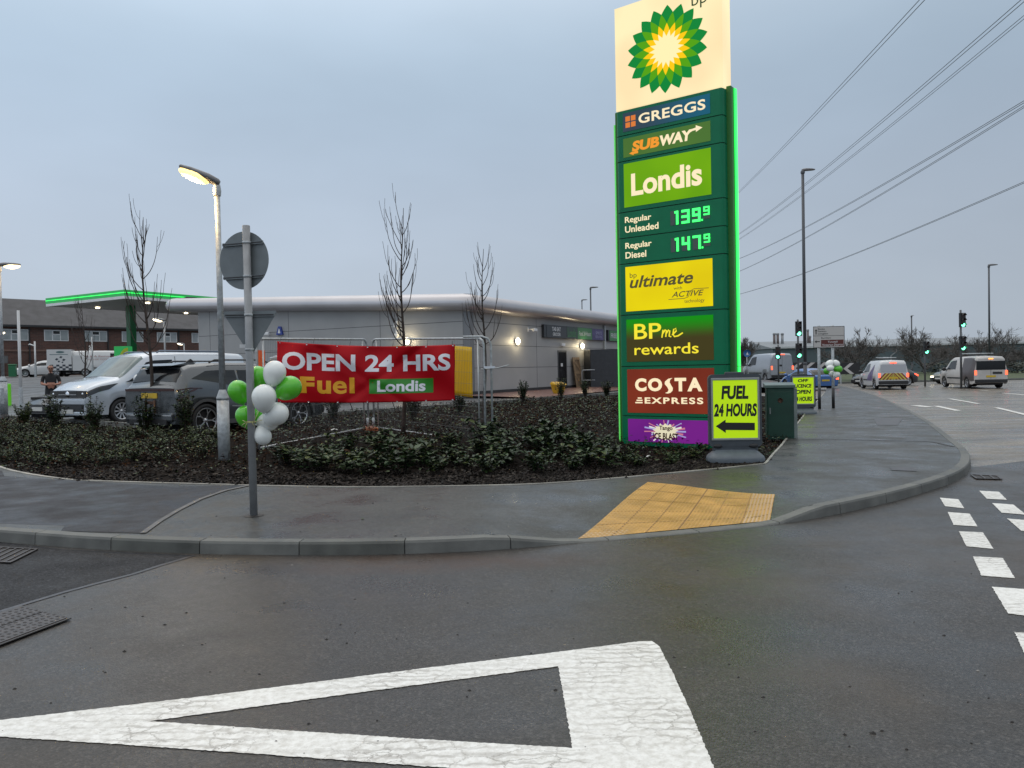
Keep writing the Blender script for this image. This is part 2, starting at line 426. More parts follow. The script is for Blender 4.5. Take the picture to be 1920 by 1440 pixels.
def sweep(mb, rings, m):
    k = len(rings[0]); vs = [p for r in rings for p in r]
    fs = [(i * k + j, (i + 1) * k + j, (i + 1) * k + j + 1, i * k + j + 1) for i in range(len(rings) - 1) for j in range(k - 1)]
    fs += [tuple(range(k))[::-1], tuple((len(rings) - 1) * k + j for j in range(k))]
    mb.add(vs, fs, m)
s_ = 0.0
while s_ < cum[-1] - 0.1:
    e_ = min(s_ + 0.905, cum[-1])
    sweep(kb, [interp_ring(fidx(s_ + (e_ - s_ - 0.009) * t / 4 + 0.0045)) for t in range(5)], rnd.choice([0, 0, 1]))
    s_ = e_
sweep(kb, [interp_ring(f, 0.008) for f in [x * 0.5 for x in range(int((len(Kl) - 1) * 2))]], 2)
concrete2 = mat('kerb concrete damp', (0.10, 0.103, 0.094), 0.5, spec=0.35, var=0.3, vs=4, bump=0.25, bs=120, rvar=0.15)
joint = mat('dark joint', (0.03, 0.03, 0.03), 0.8)
structure(kb, 'kerb', [concrete, concrete2, joint])

# thin pale edging between pavement and bed
eg = MB()
edge_m = mat('pale edging', (0.30, 0.29, 0.26), 0.6, var=0.35, vs=3)
for i in range(2 * SEG, len(Bl) - 1):
    for (p, q) in ((Bl[i], Bl[i + 1]),):
        d = (q - p); d.z = 0
        if d.length < 1e-6: continue
        nn = Vector((-d.y, d.x, 0)).normalized()
        if nn.dot(Vector((0.0, 1.0, 0))) < -0.2 : nn = -nn
        wd = 0.05 if i < 6 * SEG else 0.035
        a, b = p - nn * 0.004, q - nn * 0.004
        up = Vector((0, 0, 0.012)); dn = Vector((0, 0, -0.08))
        eg.add([a + dn, b + dn, b + up, a + up, a + nn * wd + up, b + nn * wd + up, a + nn * wd + dn, b + nn * wd + dn], [(0, 1, 2, 3), (3, 2, 5, 4), (4, 5, 7, 6)])
structure(eg, 'bed_edging', edge_m)

# darker section of footway at the left and the filler line beside it
dk = MB()
lp = [(268, 1001), (300, 978), (335, 957), (375, 937), (420, 921), (466, 911)]
lpw = [atz(x, y, 0.11) for x, y in lp]
far = [atz(x, y, 0.11) for x, y in [(-300, 985), (-300, 955), (-300, 925), (-300, 900), (-300, 880), (-300, 850)]]
def PD(i, j):
    t = j / 12 * (len(lp) - 1); k = min(int(t), len(lp) - 2); f = t - k
    a = far[k].lerp(far[k + 1], f); b = lpw[k].lerp(lpw[k + 1], f); p = a.lerp(b, i / 20)
    h = PAV_BVH.ray_cast(Vector((p.x, p.y, 5)), Vector((0, 0, -1)))
    p.z = (h[0].z + 0.004) if h[0] is not None else 0.06
    return p
dk.grid(PD, 20, 12, 0, False)
structure(dk, 'dark_footway', tar_path_dark)
fl = MB()
for a, b in zip(lpw, lpw[1:]):
    d = (b - a); nn = Vector((-d.y, d.x, 0)).normalized() * 0.028
    za, zb2 = pav_z(a.x, a.y) + 0.009, pav_z(b.x, b.y) + 0.009
    fl.quad(Vector((a.x - nn.x, a.y - nn.y, za)), Vector((b.x - nn.x, b.y - nn.y, zb2)), Vector((b.x + nn.x, b.y + nn.y, zb2)), Vector((a.x + nn.x, a.y + nn.y, za)))
structure(fl, 'edging_strip', mat('concrete filler strip', (0.11, 0.11, 0.11), 0.6, var=0.3, vs=6))

# base sheet to the horizon, roads
g = MB()
def PG(i, j):
    x = -700 + 1400 * i / 140; y = -100 + 1400 * j / 140
    return Vector((x, y, terrain(x, y) - 0.35))
g.grid(PG, 140, 140)
structure(g, 'ground', earth)
r = MB()
r.poly([(-60, -12, 0.004), (60, -12, 0.004), (60, 17.0, 0.004), (18, 13.6, 0.004), (8.0, 11.75, 0.004), (6.7, 11.1, 0.004), (2, 11.0, 0.004), (-60, 11.0, 0.004)])
structure(r, 'junction_road', tar_new)
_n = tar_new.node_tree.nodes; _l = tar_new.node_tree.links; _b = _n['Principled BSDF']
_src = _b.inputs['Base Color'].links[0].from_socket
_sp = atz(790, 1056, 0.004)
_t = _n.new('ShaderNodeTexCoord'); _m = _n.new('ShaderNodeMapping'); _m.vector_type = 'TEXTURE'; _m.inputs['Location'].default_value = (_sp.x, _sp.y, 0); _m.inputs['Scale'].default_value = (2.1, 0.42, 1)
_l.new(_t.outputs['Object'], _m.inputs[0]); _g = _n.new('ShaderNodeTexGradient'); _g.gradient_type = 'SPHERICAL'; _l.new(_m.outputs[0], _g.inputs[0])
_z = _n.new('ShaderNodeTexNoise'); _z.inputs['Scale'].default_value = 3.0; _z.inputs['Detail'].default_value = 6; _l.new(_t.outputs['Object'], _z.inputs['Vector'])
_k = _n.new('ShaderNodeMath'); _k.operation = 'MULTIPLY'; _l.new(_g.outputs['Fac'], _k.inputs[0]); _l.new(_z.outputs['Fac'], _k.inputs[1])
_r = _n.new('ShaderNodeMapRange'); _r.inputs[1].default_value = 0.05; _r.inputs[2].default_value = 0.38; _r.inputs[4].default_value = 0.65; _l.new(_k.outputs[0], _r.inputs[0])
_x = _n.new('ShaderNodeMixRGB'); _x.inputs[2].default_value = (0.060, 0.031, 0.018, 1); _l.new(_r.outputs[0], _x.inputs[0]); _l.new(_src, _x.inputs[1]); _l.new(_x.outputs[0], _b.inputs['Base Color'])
r = MB()
def PR(i, j):
    x = 0 + 130 * i / 60; y = 9 + 61 * j / 40
    return Vector((x, y, -0.005 * max(0, y - 14)))
r.grid(PR, 60, 40)
structure(r, 'main_road', tar_old)
# dark tarmac in the entrance at lower left
r = MB()
pp = [(-500, 990), (0, 1016), (120, 1030), (250, 1036), (365, 1041), (250, 1076), (120, 1110), (0, 1146), (-500, 1260)]
r.poly([atz(x, y, 0.0065) for x, y in pp])
structure(r, 'entrance_road', tar_dark)
r = MB()
sl = [atz(x, y, 0.0078) for x, y in [(365, 1041), (300, 1060), (250, 1076), (180, 1094), (120, 1110), (60, 1128), (0, 1146), (-200, 1196)]]
for a, b in zip(sl, sl[1:]):
    d = (b - a); nn = Vector((-d.y, d.x, 0)).normalized() * 0.022
    r.quad(a - nn, b - nn, b + nn, a + nn)
structure(r, 'tarmac_seam', mat('bitumen seam', (0.045, 0.042, 0.045), 0.35, var=0.5, vs=14))

# painted markings, worn by tyres
def paint_mat():
    m = bpy.data.materials.new('road paint'); m.use_nodes = True
    n = m.node_tree.nodes; l = m.node_tree.links; b = n['Principled BSDF']; b.inputs['Roughness'].default_value = 0.5
    t = n.new('ShaderNodeTexCoord')
    a = n.new('ShaderNodeTexNoise'); a.inputs['Scale'].default_value = 26; a.inputs['Detail'].default_value = 9; a.inputs['Roughness'].default_value = 0.75; a.inputs['Distortion'].default_value = 0.2
    l.new(t.outputs['Object'], a.inputs['Vector'])
    c = n.new('ShaderNodeTexVoronoi'); c.feature = 'DISTANCE_TO_EDGE'; c.inputs['Scale'].default_value = 5.5
    mp = n.new('ShaderNodeMapping'); mp.inputs['Scale'].default_value = (1, 1.8, 1); vd = n.new('ShaderNodeVectorMath'); vd.operation = 'SCALE'; vd.inputs['Scale'].default_value = 0.10; l.new(a.outputs['Color'], vd.inputs[0]); l.new(vd.outputs[0], mp.inputs['Location']); l.new(t.outputs['Object'], mp.inputs[0]); l.new(mp.outputs[0], c.inputs['Vector'])
    rc = n.new('ShaderNodeMapRange'); rc.inputs[1].default_value = 0.0; rc.inputs[2].default_value = 0.03; rc.inputs[3].default_value = 1; rc.inputs[4].default_value = 0
    l.new(c.outputs['Distance'], rc.inputs[0])
    big = n.new('ShaderNodeTexNoise'); big.inputs['Scale'].default_value = 1.3; big.inputs['Detail'].default_value = 3; l.new(t.outputs['Object'], big.inputs['Vector'])
    rb = n.new('ShaderNodeMapRange'); rb.inputs[1].default_value = 0.38; rb.inputs[2].default_value = 0.56; l.new(big.outputs['Fac'], rb.inputs[0])
    mu = n.new('ShaderNodeMath'); mu.operation = 'MULTIPLY'; l.new(rc.outputs[0], mu.inputs[0]); l.new(rb.outputs[0], mu.inputs[1])
    ra = n.new('ShaderNodeMapRange'); ra.inputs[1].default_value = 0.42; ra.inputs[2].default_value = 0.68; l.new(a.outputs['Fac'], ra.inputs[0])
    m1 = n.new('ShaderNodeMixRGB'); m1.inputs[1].default_value = (0.80, 0.80, 0.77, 1); m1.inputs[2].default_value = (0.55, 0.535, 0.49, 1); l.new(ra.outputs[0], m1.inputs[0])
    m2 = n.new('ShaderNodeMixRGB'); m2.inputs[2].default_value = (0.28, 0.265, 0.24, 1); l.new(mu.outputs[0], m2.inputs[0]); l.new(m1.outputs[0], m2.inputs[1])
    wv = n.new('ShaderNodeTexWave'); wv.wave_type = 'BANDS'; wv.bands_direction = 'Y'; wv.inputs['Scale'].default_value = 5.0; wv.inputs['Distortion'].default_value = 5.0; wv.inputs['Detail'].default_value = 4; wv.inputs['Detail Scale'].default_value = 2.5
    l.new(t.outputs['Object'], wv.inputs['Vector'])
    rw = n.new('ShaderNodeMapRange'); rw.inputs[1].default_value = 0.55; rw.inputs[2].default_value = 1.0; rw.inputs[4].default_value = 0.55; l.new(wv.outputs['Fac'], rw.inputs[0])
    mw = n.new('ShaderNodeMath'); mw.operation = 'MULTIPLY'; l.new(rw.outputs[0], mw.inputs[0]); l.new(rb.outputs[0], mw.inputs[1])
    m3 = n.new('ShaderNodeMixRGB'); m3.inputs[2].default_value = (0.30, 0.28, 0.25, 1); l.new(mw.outputs[0], m3.inputs[0]); l.new(m2.outputs[0], m3.inputs[1])
    l.new(m3.outputs[0], b.inputs['Base Color'])
    bp = n.new('ShaderNodeBump'); bp.inputs['Strength'].default_value = 0.25; bp.inputs['Distance'].default_value = 0.002; l.new(a.outputs['Fac'], bp.inputs['Height']); l.new(bp.outputs[0], b.inputs['Normal'])
    return m
paint = paint_mat()
def rough_poly(pts, step=0.012, amp=0.0028):
    out = []
    for i, p in enumerate(pts):
        q = pts[(i + 1) % len(pts)]; k = max(1, min(200, int((q - p).length / step)))
        d = (q - p); nn = Vector((-d.y, d.x, 0)); nn = nn.normalized() if nn.length else nn
        for a in range(k):
            out.append(p.lerp(q, a / k) + nn * rnd.uniform(-amp, amp))
    return out
mk = MB(); zm = 0.0075
T = lambda x, y: atz(x, y, zm)
# warning triangle: strips around the hollow centre
outer = rough_poly([T(-90, 1363.5), T(0, 1381), T(250, 1397), T(520, 1416), T(870, 1442), T(1076, 1453), T(1346, 1456), T(1300, 1346), T(1262, 1262), T(1236, 1212), T(1222, 1201.5), T(1200, 1202), T(1047, 1222), T(800, 1252), T(400, 1303), T(0, 1350)])
hole = rough_poly([T(280, 1352), T(660, 1300), T(1047, 1249), T(1060, 1325), T(1073, 1402), T(860, 1390), T(520, 1368)])
_all = outer + hole; _out = []
for t_ in tessellate_polygon([outer, hole]):
    a, b, c = (_all[i] for i in t_)
    _out.append(t_ if (b - a).cross(c - a).z > 0 else t_[::-1])
mk.add(_all, _out)
dash = [[(1762, 933), (1797, 936), (1808, 953), (1772, 949)], [(1777, 960), (1818, 963), (1833, 987), (1788, 984)], [(1798, 996), (1843, 998), (1863, 1029), (1812, 1024)],
        [(1824, 1043), (1880, 1046), (1903, 1084), (1840, 1079)], [(1860, 1100), (1930, 1105), (1965, 1160), (1890, 1150)], [(1902, 1185), (2000, 1192), (2060, 1290), (1945, 1275)],
        [(1836, 920), (1873, 922), (1888, 937), (1850, 935)], [(1860, 943), (1900, 946), (1924, 965), (1878, 961)], [(1888, 972), (1935, 976), (1965, 1000), (1915, 995)], [(1930, 1012), (1985, 1016), (2020, 1050), (1960, 1044)]]
for d_ in dash: mk.poly(rough_poly([T(*p) for p in d_]))
def long_dash(px, wd, lift=0.010):
    pts = [onT(x, y, lift) for x, y in px]
    for a, b in zip(pts, pts[1:]):
        d = b - a; nn = Vector((-d.y, d.x, 0)).normalized() * wd / 2
        mk.quad(a - nn, b - nn, b + nn, a + nn)
long_dash([(1568, 731.5), (1600, 736), (1632, 743), (1653, 749)], 0.14)
long_dash([(1715, 760), (1738, 762.5), (1745, 763)], 0.35); long_dash([(1755, 761), (1778, 766), (1797, 770)], 0.2)
long_dash([(1780, 747.5), (1808, 752), (1835, 757)], 0.16); long_dash([(1868, 764), (1895, 770.5), (1930, 779)], 0.16)
long_dash([(1570, 717.5), (1607, 718.5)], 0.25); long_dash([(1880, 737), (1900, 738.5), (1925, 741)], 0.18); long_dash([(1838, 731.6), (1853, 732.4)], 0.18)
structure(mk, 'road_markings', paint)
# faint reinstatement lines and covers in the footway
cv = MB()
iron = mat('cast iron cover', (0.075, 0.062, 0.056), 0.35, 0.5, var=0.35, vs=20, bump=0.3, bs=60)
iron2 = mat('cast iron slots', (0.02, 0.018, 0.018), 0.6)
cq = [atz(-130, 1190, 0.014), atz(40, 1137, 0.014), atz(134, 1160, 0.014), atz(-30, 1222, 0.014)]
mc = thing('manhole_cover', 'rusty cast iron cover with slots in the road at lower left', 'manhole cover', cq[0])
b_ = MB(); b_.prism([p - cq[0] for p in cq], (0, 0, 0.006)); b_.build('frame', mat('iron cover frame', (0.05, 0.045, 0.042), 0.4, 0.4), mc)
b_ = MB()
def bil(q, a, b): return q[0].lerp(q[1], a).lerp(q[3].lerp(q[2], a), b)
o_ = cq[0]
for (a0, a1, b0, b1) in ((0.03, 0.97, 0.04, 0.49), (0.03, 0.97, 0.51, 0.96)):
    b_.prism([bil(cq, a0, b0) - o_ + Vector((0, 0, 0.004)), bil(cq, a1, b0) - o_ + Vector((0, 0, 0.004)), bil(cq, a1, b1) - o_ + Vector((0, 0, 0.004)), bil(cq, a0, b1) - o_ + Vector((0, 0, 0.004))], (0, 0, 0.006))

for i in range(13):
    for j in range(10):
        if j == 5 and False: continue
        a, b = 0.07 + i * 0.0715, 0.09 + j * 0.088; o2 = 0.018 if j % 2 else 0
        b_.quad(*[bil(cq, a + da + o2, b + db) - o_ + Vector((0, 0, 0.0115)) for da, db in ((0, 0), (0.03, 0.006), (0.035, 0.04), (0.005, 0.034))], 1)
b_.build('lid', [iron, iron2], mc)
def gully(px, label, n=8, lift=0.013):
    q = [atz(x, y, lift) for x, y in px]
    gt = thing('road_gully', label, 'drain grate', q[0], group='road drain grates')
    o = q[0]
    b = MB(); b.quad(*[p - o for p in q]); b.build('pit', iron2, gt)
    b = MB()
    for i in range(n + 1):
        t = i / n; dt = 0.22 / n
        b.prism([bil(q, min(t, 1 - dt), 0) - o, bil(q, min(t + dt, 1), 0) - o, bil(q, min(t + dt, 1), 1) - o, bil(q, min(t, 1 - dt), 1) - o], (0, 0, 0.008))
    for t in (0, 0.95): b.prism([bil(q, 0, t) - o, bil(q, 1, t) - o, bil(q, 1, t + 0.05) - o, bil(q, 0, t + 0.05) - o], (0, 0, 0.009))
    b.build('grate', iron, gt)
gully([(-60, 1023), (72, 1030), (20, 1056), (-120, 1048)], 'dark drain grate against the kerb at the left edge', 10)
gully([(1818, 890), (1872, 893), (1880, 899), (1830, 898)], 'narrow drain grate beside the rounded kerb corner on the right', 3)
cb = MB()
q_ = drape(cb, [(1645, 797, 0.1), (1683, 797, 0.1), (1693, 783, 0.1), (1638, 783, 0.1)], 0.006, 6, 4)
o_ = cb.build('footway_cover', mat('footway cover', (0.05, 0.045, 0.045), 0.4, var=0.4, vs=8)); tag(o_, 'dark square chamber cover set in the wet footway', 'manhole cover')
cb = MB()
drape(cb, [(1672, 884, 0.1), (1720, 886, 0.1), (1712, 879, 0.1), (1668, 878, 0.1)], 0.006, 4, 4)
o_ = cb.build('footway_cover', mat('footway cover', None)); tag(o_, 'small stop tap cover in the footway near the kerb bend', 'manhole cover')
rs = MB()
def pav_line(px, wd, mb, z=0.11, off=0.005):
    pts = resample([atz(x, y, z) for x, y in px], 14)
    for p in pts: p.z = pav_z(p.x, p.y) + off
    for a, b in zip(pts, pts[1:]):
        d = b - a; nn = Vector((-d.y, d.x, 0)).normalized() * wd / 2
        mb.quad(a - nn, b - nn, b + nn, a + nn)
pav_line([(1471, 825), (1560, 824), (1650, 826), (1745, 828), (1788, 838)], 0.05, rs); pav_line([(1478, 800), (1560, 800), (1640, 799)], 0.04, rs)
structure(rs, 'footway_joints', mat('footway joint', (0.03, 0.03, 0.032), 0.6))

# buff tactile paving at the crossing
tp = MB()
QT = drape(tp, [(1083, 1011, 0.014), (1444, 976.5, 0.014), (1453, 937, 0.05), (1215, 905, 0.105)], 0.005, 24, 24)
tact = mat('buff tactile paving', (0.47, 0.265, 0.065), 0.42, var=0.2, vs=4, bump=0.35, bs=90, rvar=0.12)
# blisters and joints
pe = 0.0
def TPp(a, b, z):
    p = bil(QT, a, b); p.z = pav_z(p.x, p.y, 0.012) + 0.005 + z; return p
La = (QT[1] - QT[0]).length; Lb = (QT[3] - QT[0]).length
for k in range(1, 6):
    t = k / 6; pts = [TPp(t, s / 12, 0.0016) for s in range(13)]
    for a, b in zip(pts, pts[1:]):
        d = b - a; nn = Vector((-d.y, d.x, 0)).normalized() * 0.006; tp.quad(a - nn, b - nn, b + nn, a + nn, 1)
for k in range(1, 5):
    t = k / 5; pts = [TPp(s / 16, t, 0.0016) for s in range(17)]
    for a, b in zip(pts, pts[1:]):
        d = b - a; nn = Vector((-d.y, d.x, 0)).normalized() * 0.006; tp.quad(a - nn, b - nn, b + nn, a + nn, 1)
ni, nj = 44, 34
for i in range(ni):
    for j in range(nj):
        p = TPp((i + 0.5) / ni, (j + 0.5) / nj, 0); r0 = 0.014
        ring = [p + Vector((cos(t) * r0, sin(t) * r0, 0)) for t in [k * pi / 3 for k in range(6)]]
        top = [p + Vector((cos(t) * r0 * 0.6, sin(t) * r0 * 0.6, 0.004)) for t in [k * pi / 3 for k in range(6)]]
        tp.add(ring + top, [(k, (k + 1) % 6, 6 + (k + 1) % 6, 6 + k) for k in range(6)] + [tuple(range(6, 12))], 2 if (i > 36 or (j < 3 and i < 10)) else 0, True)
tag(tp.build('tactile_paving', [tact, mat('paving joint', (0.22, 0.12, 0.04), 0.7), mat('worn tactile blisters', (0.52, 0.36, 0.20), 0.5)]), kind='structure')

# bed outline, car park, paving by the shop
C_px = [(-700, 730), (-100, 775), (0, 783), (90, 788), (250, 803), (330, 803), (480, 795), (620, 778), (760, 768), (870, 760), (1000, 750), (1160, 738), (1300, 729), (1400, 722)]
Cp = [onT(x, y, 0.05) for x, y in C_px]
BED = [(p.x, p.y) for p in Bl] + [(p.x, p.y) for p in Cp[::-1]]
def bed_z(x, y):
    z = terrain(x, y) + 0.085 * (1 - ss(9.8, 16, y)) + 0.02 * ss(10.5, 16, y)
    return z + 0.035 * noise.noise(Vector((x * 0.9, y * 0.9, 0))) + 0.012 * noise.noise(Vector((x * 5, y * 5, 3)))
cells = MB(); idx = {}
def cell_sheet(mb, x0, x1, y0, y1, st, test, zf, m=0):
    ids = {}; nx = int((x1 - x0) / st); ny = int((y1 - y0) / st)
    def vid(i, j):
        if (i, j) not in ids:
            x, y = x0 + i * st, y0 + j * st; ids[(i, j)] = len(mb.v); mb.v.append((x, y, zf(x, y)))
        return ids[(i, j)]
    for i in range(nx):
        for j in range(ny):
            if test(x0 + (i + 0.5) * st, y0 + (j + 0.5) * st):
                mb.f.append([vid(i, j), vid(i + 1, j), vid(i + 1, j + 1), vid(i, j + 1)]); mb.mi.append(m); mb.sm.append(True)
def near_bed(x, y):
    return inside(BED, x, y) or any(inside(BED, x + dx, y + dy) for dx, dy in ((0.15, 0), (-0.15, 0), (0, 0.15), (0, -0.15)))
cell_sheet(cells, -22, 14, 8.8, 36, 0.16, near_bed, bed_z)
structure(cells, 'planting_bed', soil)
cp = MB()
def in_park(x, y):
    return sline(x, y) > 1.0 and y > 12.5 and not inside(BED, x, y) and not any(inside(BED, x + dx, y + dy) for dx, dy in ((0.3, 0), (-0.3, 0), (0, 0.3), (0, -0.3))) or (y > 60 and x < 0) or (x < -14 and y > 12 and not inside(BED, x, y))
cell_sheet(cp, -60, 24, 11, 64, 0.5, in_park, lambda x, y: terrain(x, y) + 0.035)
structure(cp, 'car_park', tar_park)
ck = MB()
Cs = resample(Cp, 120)
for a, b in zip(Cs, Cs[1:]):
    d = b - a; nn = Vector((-d.y, d.x, 0)).normalized() * 0.06
    za = terrain(a.x, a.y) + 0.13; zb2 = terrain(b.x, b.y) + 0.13
    A, B = Vector((a.x, a.y, za)), Vector((b.x, b.y, zb2)); dn = Vector((0, 0, -0.2))
    ck.add([A - nn + dn, B - nn + dn, B - nn, A - nn, A + nn, B + nn, B + nn + dn, A + nn + dn], [(0, 1, 2, 3), (3, 2, 5, 4), (4, 5, 6, 7)])
structure(ck, 'car_park_kerb', concrete)
# parking bay lines
pk = MB()
UX, UY = Vector((0.5, 0.866, 0)), Vector((-0.866, 0.5, 0))
for k in range(-2, 7):
    o = Vector((-7.55, 18.6, 0)) + UY * (2.55 * k)
    a, b = o, o + UX * 5.0
    nn = UY * 0.05
    q = [a - nn, b - nn, b + nn, a + nn]
    if all(in_park(p.x, p.y) for p in q): pk.quad(*[Vector((p.x, p.y, terrain(p.x, p.y) + 0.045)) for p in q])
structure(pk, 'parking_lines', paint)
# far verge beyond the main road, and a low bank
vg = MB()
def PV(i, j):
    x = -10 + 190 * i / 80; y = 66 + 60 * j / 30
    return Vector((x, y, terrain(x, y) + 0.12 + 0.9 * ss(70, 92, y) * ss(70, 30, x)))
vg.grid(PV, 80, 30)
structure(vg, 'grass_verge', grass_m)
vk = MB()
vk.box(0, 130, 65.6, 66.0, -0.4, -0.10)
structure(vk, 'far_kerb', concrete)

# grit and leaf scraps on the tarmac
gt = MB(); rg = random.Random(12)
for k in range(170):
    px, py = rg.uniform(-50, 1900), rg.uniform(1050, 1440) if k < 110 else rg.uniform(930, 1010)
    p = atz(px, py, 0.005 if k < 110 else 0.11)
    if k >= 110:
        p.z = pav_z(p.x, p.y, -9)
        if p.z < -1: continue
    a = rg.uniform(0, 6.28); s = rg.uniform(0.003, 0.009) * (1.6 if rg.random() < 0.15 else 1)
    ring = [p + Vector((cos(a + t) * s * (1.5 if i % 2 else 0.9), sin(a + t) * s * 0.8, 0)) for i, t in enumerate([j * 2 * pi / 5 for j in range(5)])]
    top = p + Vector((0, 0, s * 0.7))
    gt.add(ring + [top], [(i, (i + 1) % 5, 5) for i in range(5)], 0 if rg.random() < 0.85 else 1)
o_ = gt.build('grit', [mat('dark grit', (0.012, 0.010, 0.009), 0.7), mat('pale grit', (0.25, 0.24, 0.22), 0.6)]); tag(o_, 'scattered dark grit and leaf scraps on the wet tarmac', 'grit', kind='stuff')
# ================================================================== SHOP
AX = radians(60)
clad = mat('grey cladding', (0.35, 0.35, 0.35), 0.5, 0.05, var=0.07, vs=0.7, bump=0.12, bs=200)
groove = mat('cladding joint', (0.06, 0.06, 0.065), 0.6)
silver = mat('silver fascia', (0.50, 0.485, 0.50), 0.35, 0.5, var=0.08, vs=0.6, rvar=0.06)
roofgrey = mat('roof sheet', (0.3, 0.3, 0.31), 0.5, 0.2)
dkgrey = mat('charcoal cladding', (0.035, 0.04, 0.048), 0.5, var=0.15, vs=6)
dark_panel = mat('charcoal sign panel', (0.022, 0.026, 0.034), 0.3, var=0.1)
shop = thing('shop_building', 'grey clad single storey shop with a rounded silver eaves band', 'shop', (-1.87, 35.0, 0.22), AX)
LX, LY = 32.0, 18.6
def eave(y): return 4.02 + 0.052 * y
b = MB()
b.prism([(0, 0, 0), (0, LY, 0), (0, LY, eave(LY)), (0, 0, eave(0))], (LX, 0, 0))
b.build('wall', clad, shop)
b = MB()
for z in (3.55, 2.48, 1.40):
    b.box(-0.004, 0.02, 0.0, LY, z, z + 0.022); b.box(0, LX, -0.004, 0.02, z, z + 0.022)
for y in (0.35, 5.2, 11.4, 17.6): b.box(-0.0045, 0.02, y, y + 0.02, 0.35, eave(y))
for x in (0.30, 6.4, 15.5, 22.0): b.box(x, x + 0.02, -0.0045, 0.02, 0.35, 4.0)
b.build('panel_joints', groove, shop)
b = MB()
b.box(-0.05, LX, -0.05, 0.0, -0.4, 0.34); b.box(-0.05, 0.0, 0.0, LY, -0.4, 0.34)
b.build('plinth', mat('dark plinth', (0.03, 0.03, 0.034), 0.6, var=0.3), shop)
b = MB(); b.box(-0.012, 0.33, -0.012, 0.0, 0.34, 4.0); b.box(-0.012, 0.0, 0.0, 0.33, 0.34, 4.0)
b.build('corner_flashing', mat('corner flashing', (0.20, 0.205, 0.215), 0.4, 0.3), shop)
# rounded eaves band swept round the plan
pl = [Vector((33, -0.65, 0))]
def arc(cx, cy, r, a0, a1, n=10): return [Vector((cx + r * cos(lerp(a0, a1, k / n)), cy + r * sin(lerp(a0, a1, k / n)), 0)) for k in range(n + 1)]
RA = 0.9
pl += arc(-0.65 + RA, -0.65 + RA, RA, radians(270), radians(180))
pl += arc(-0.65 + RA, LY + 2.6 - RA, RA, radians(180), radians(90))
pl += [Vector((33, LY + 2.6, 0))]
prof = [(-1.6, 0.02), (-0.60, 0.0), (-0.25, 0.03), (-0.10, 0.09), (-0.02, 0.20), (0.0, 0.33), (-0.03, 0.48), (-0.12, 0.62), (-0.28, 0.72), (-0.6, 0.78), (-1.4, 0.82)]
rings = []
for i, p in enumerate(pl):
    t = pl[min(i + 1, len(pl) - 1)] - pl[max(i - 1, 0)]; t.normalize(); n_ = Vector((-t.y, t.x, 0)) * -1
    if n_.dot(p - Vector((15, 9, 0))) < 0 and abs(n_.x) < 2: pass
    n_ = Vector((t.y, -t.x, 0)); n_ = n_ if n_.dot(Vector((p.x - 16, (p.y - 9) * 2, 0))) > 0 else -n_
    rings.append([Vector((p.x, p.y, 0)) + n_ * a + Vector((0, 0, eave(max(-1, p.y)) + z)) for a, z in prof])
b = MB(); k = len(prof)
b.add([p for r_ in rings for p in r_], [(i * k + j, i * k + j + 1, (i + 1) * k + j + 1, (i + 1) * k + j) for i in range(len(rings) - 1) for j in range(k - 1)], 0, True)
b.build('eaves_band', silver, shop)
b = MB(); b.quad((0.5, 0.5, eave(0.5) + 0.79), (33, 0.5, eave(0.5) + 0.79), (33, LY + 1.6, eave(LY + 1.6) + 0.79), (0.5, LY + 1.6, eave(LY + 1.6) + 0.79)); b.build('roof', roofgrey, shop)
# long sign board on the side wall
sb = MB(); sb.box(7.0, 15.15, -0.16, -0.002, 2.98, 3.68); sb.build('sign_board', dark_panel, shop, bevel=0.01)
def local_sign(name, x0, x1, z0, z1, y, m, txts, tmat, parent=None, th=0.012):
    b = MB(); b.box(x0, x1, y, y + th - 0.003, z0, z1); o = b.build(name, m, shop if parent is None else parent)
    if txts:
        b = MB()
        for (t, a0, a1, c0, c1, bo) in txts:
            b.text(t, (0, y - 0.004, 0), (1, 0, 0), (0, 0, 1), a0, a1, c0, c1, 0, bo)
        b.build('lettering', tmat, o)
    return o
lett_white = mat('white sign lettering', (0.62, 0.63, 0.64), 0.4)
local_sign('sign_panel', 7.25, 9.7, 3.0, 3.66, -0.175, dark_panel, [('TAB EAT', 7.9, 8.95, 3.36, 3.58, 0.03), ('GROCER', 7.98, 8.93, 3.10, 3.28, 0.03)], lett_white)
local_sign('sign_panel', 9.72, 11.15, 3.0, 3.66, -0.177, mat('dark green sign', (0.03, 0.055, 0.045), 0.35), [('Londis', 9.85, 10.95, 3.08, 3.55, 0.015)], mat('sign green letters', (0.05, 0.20, 0.07), 0.4))
local_sign('sign_panel', 11.17, 13.2, 3.0, 3.66, -0.175, mat('shop green sign', (0.055, 0.21, 0.075), 0.4), [('Food 24 Hours', 11.35, 13.0, 3.2, 3.46, 0.01)], lett_white)
local_sign('sign_panel', 13.22, 14.9, 3.0, 3.66, -0.177, mat('purple sign', (0.065, 0.05, 0.17), 0.4, var=0.3, vs=4), [('SPIRITS', 13.75, 14.65, 3.34, 3.52, 0.01), ('BEER & WINE', 13.7, 14.7, 3.12, 3.27, 0.0)], mat('lilac letters', (0.35, 0.35, 0.55), 0.5))
sb = MB(); sb.box(15.75, 21.5, -0.16, -0.002, 2.98, 3.68); sb.build('sign_board', dark_panel, shop, bevel=0.01)
local_sign('sign_panel', 15.9, 18.6, 3.0, 3.66, -0.175, mat('shop green sign', None), [('FREE ATM', 16.1, 18.2, 3.18, 3.48, 0.012)], lett_white)
b = MB(); b.box(15.25, 15.4, -0.14, -0.003, 0.35, 3.95); b.build('downpipe', galv, shop, bevel=0.03)
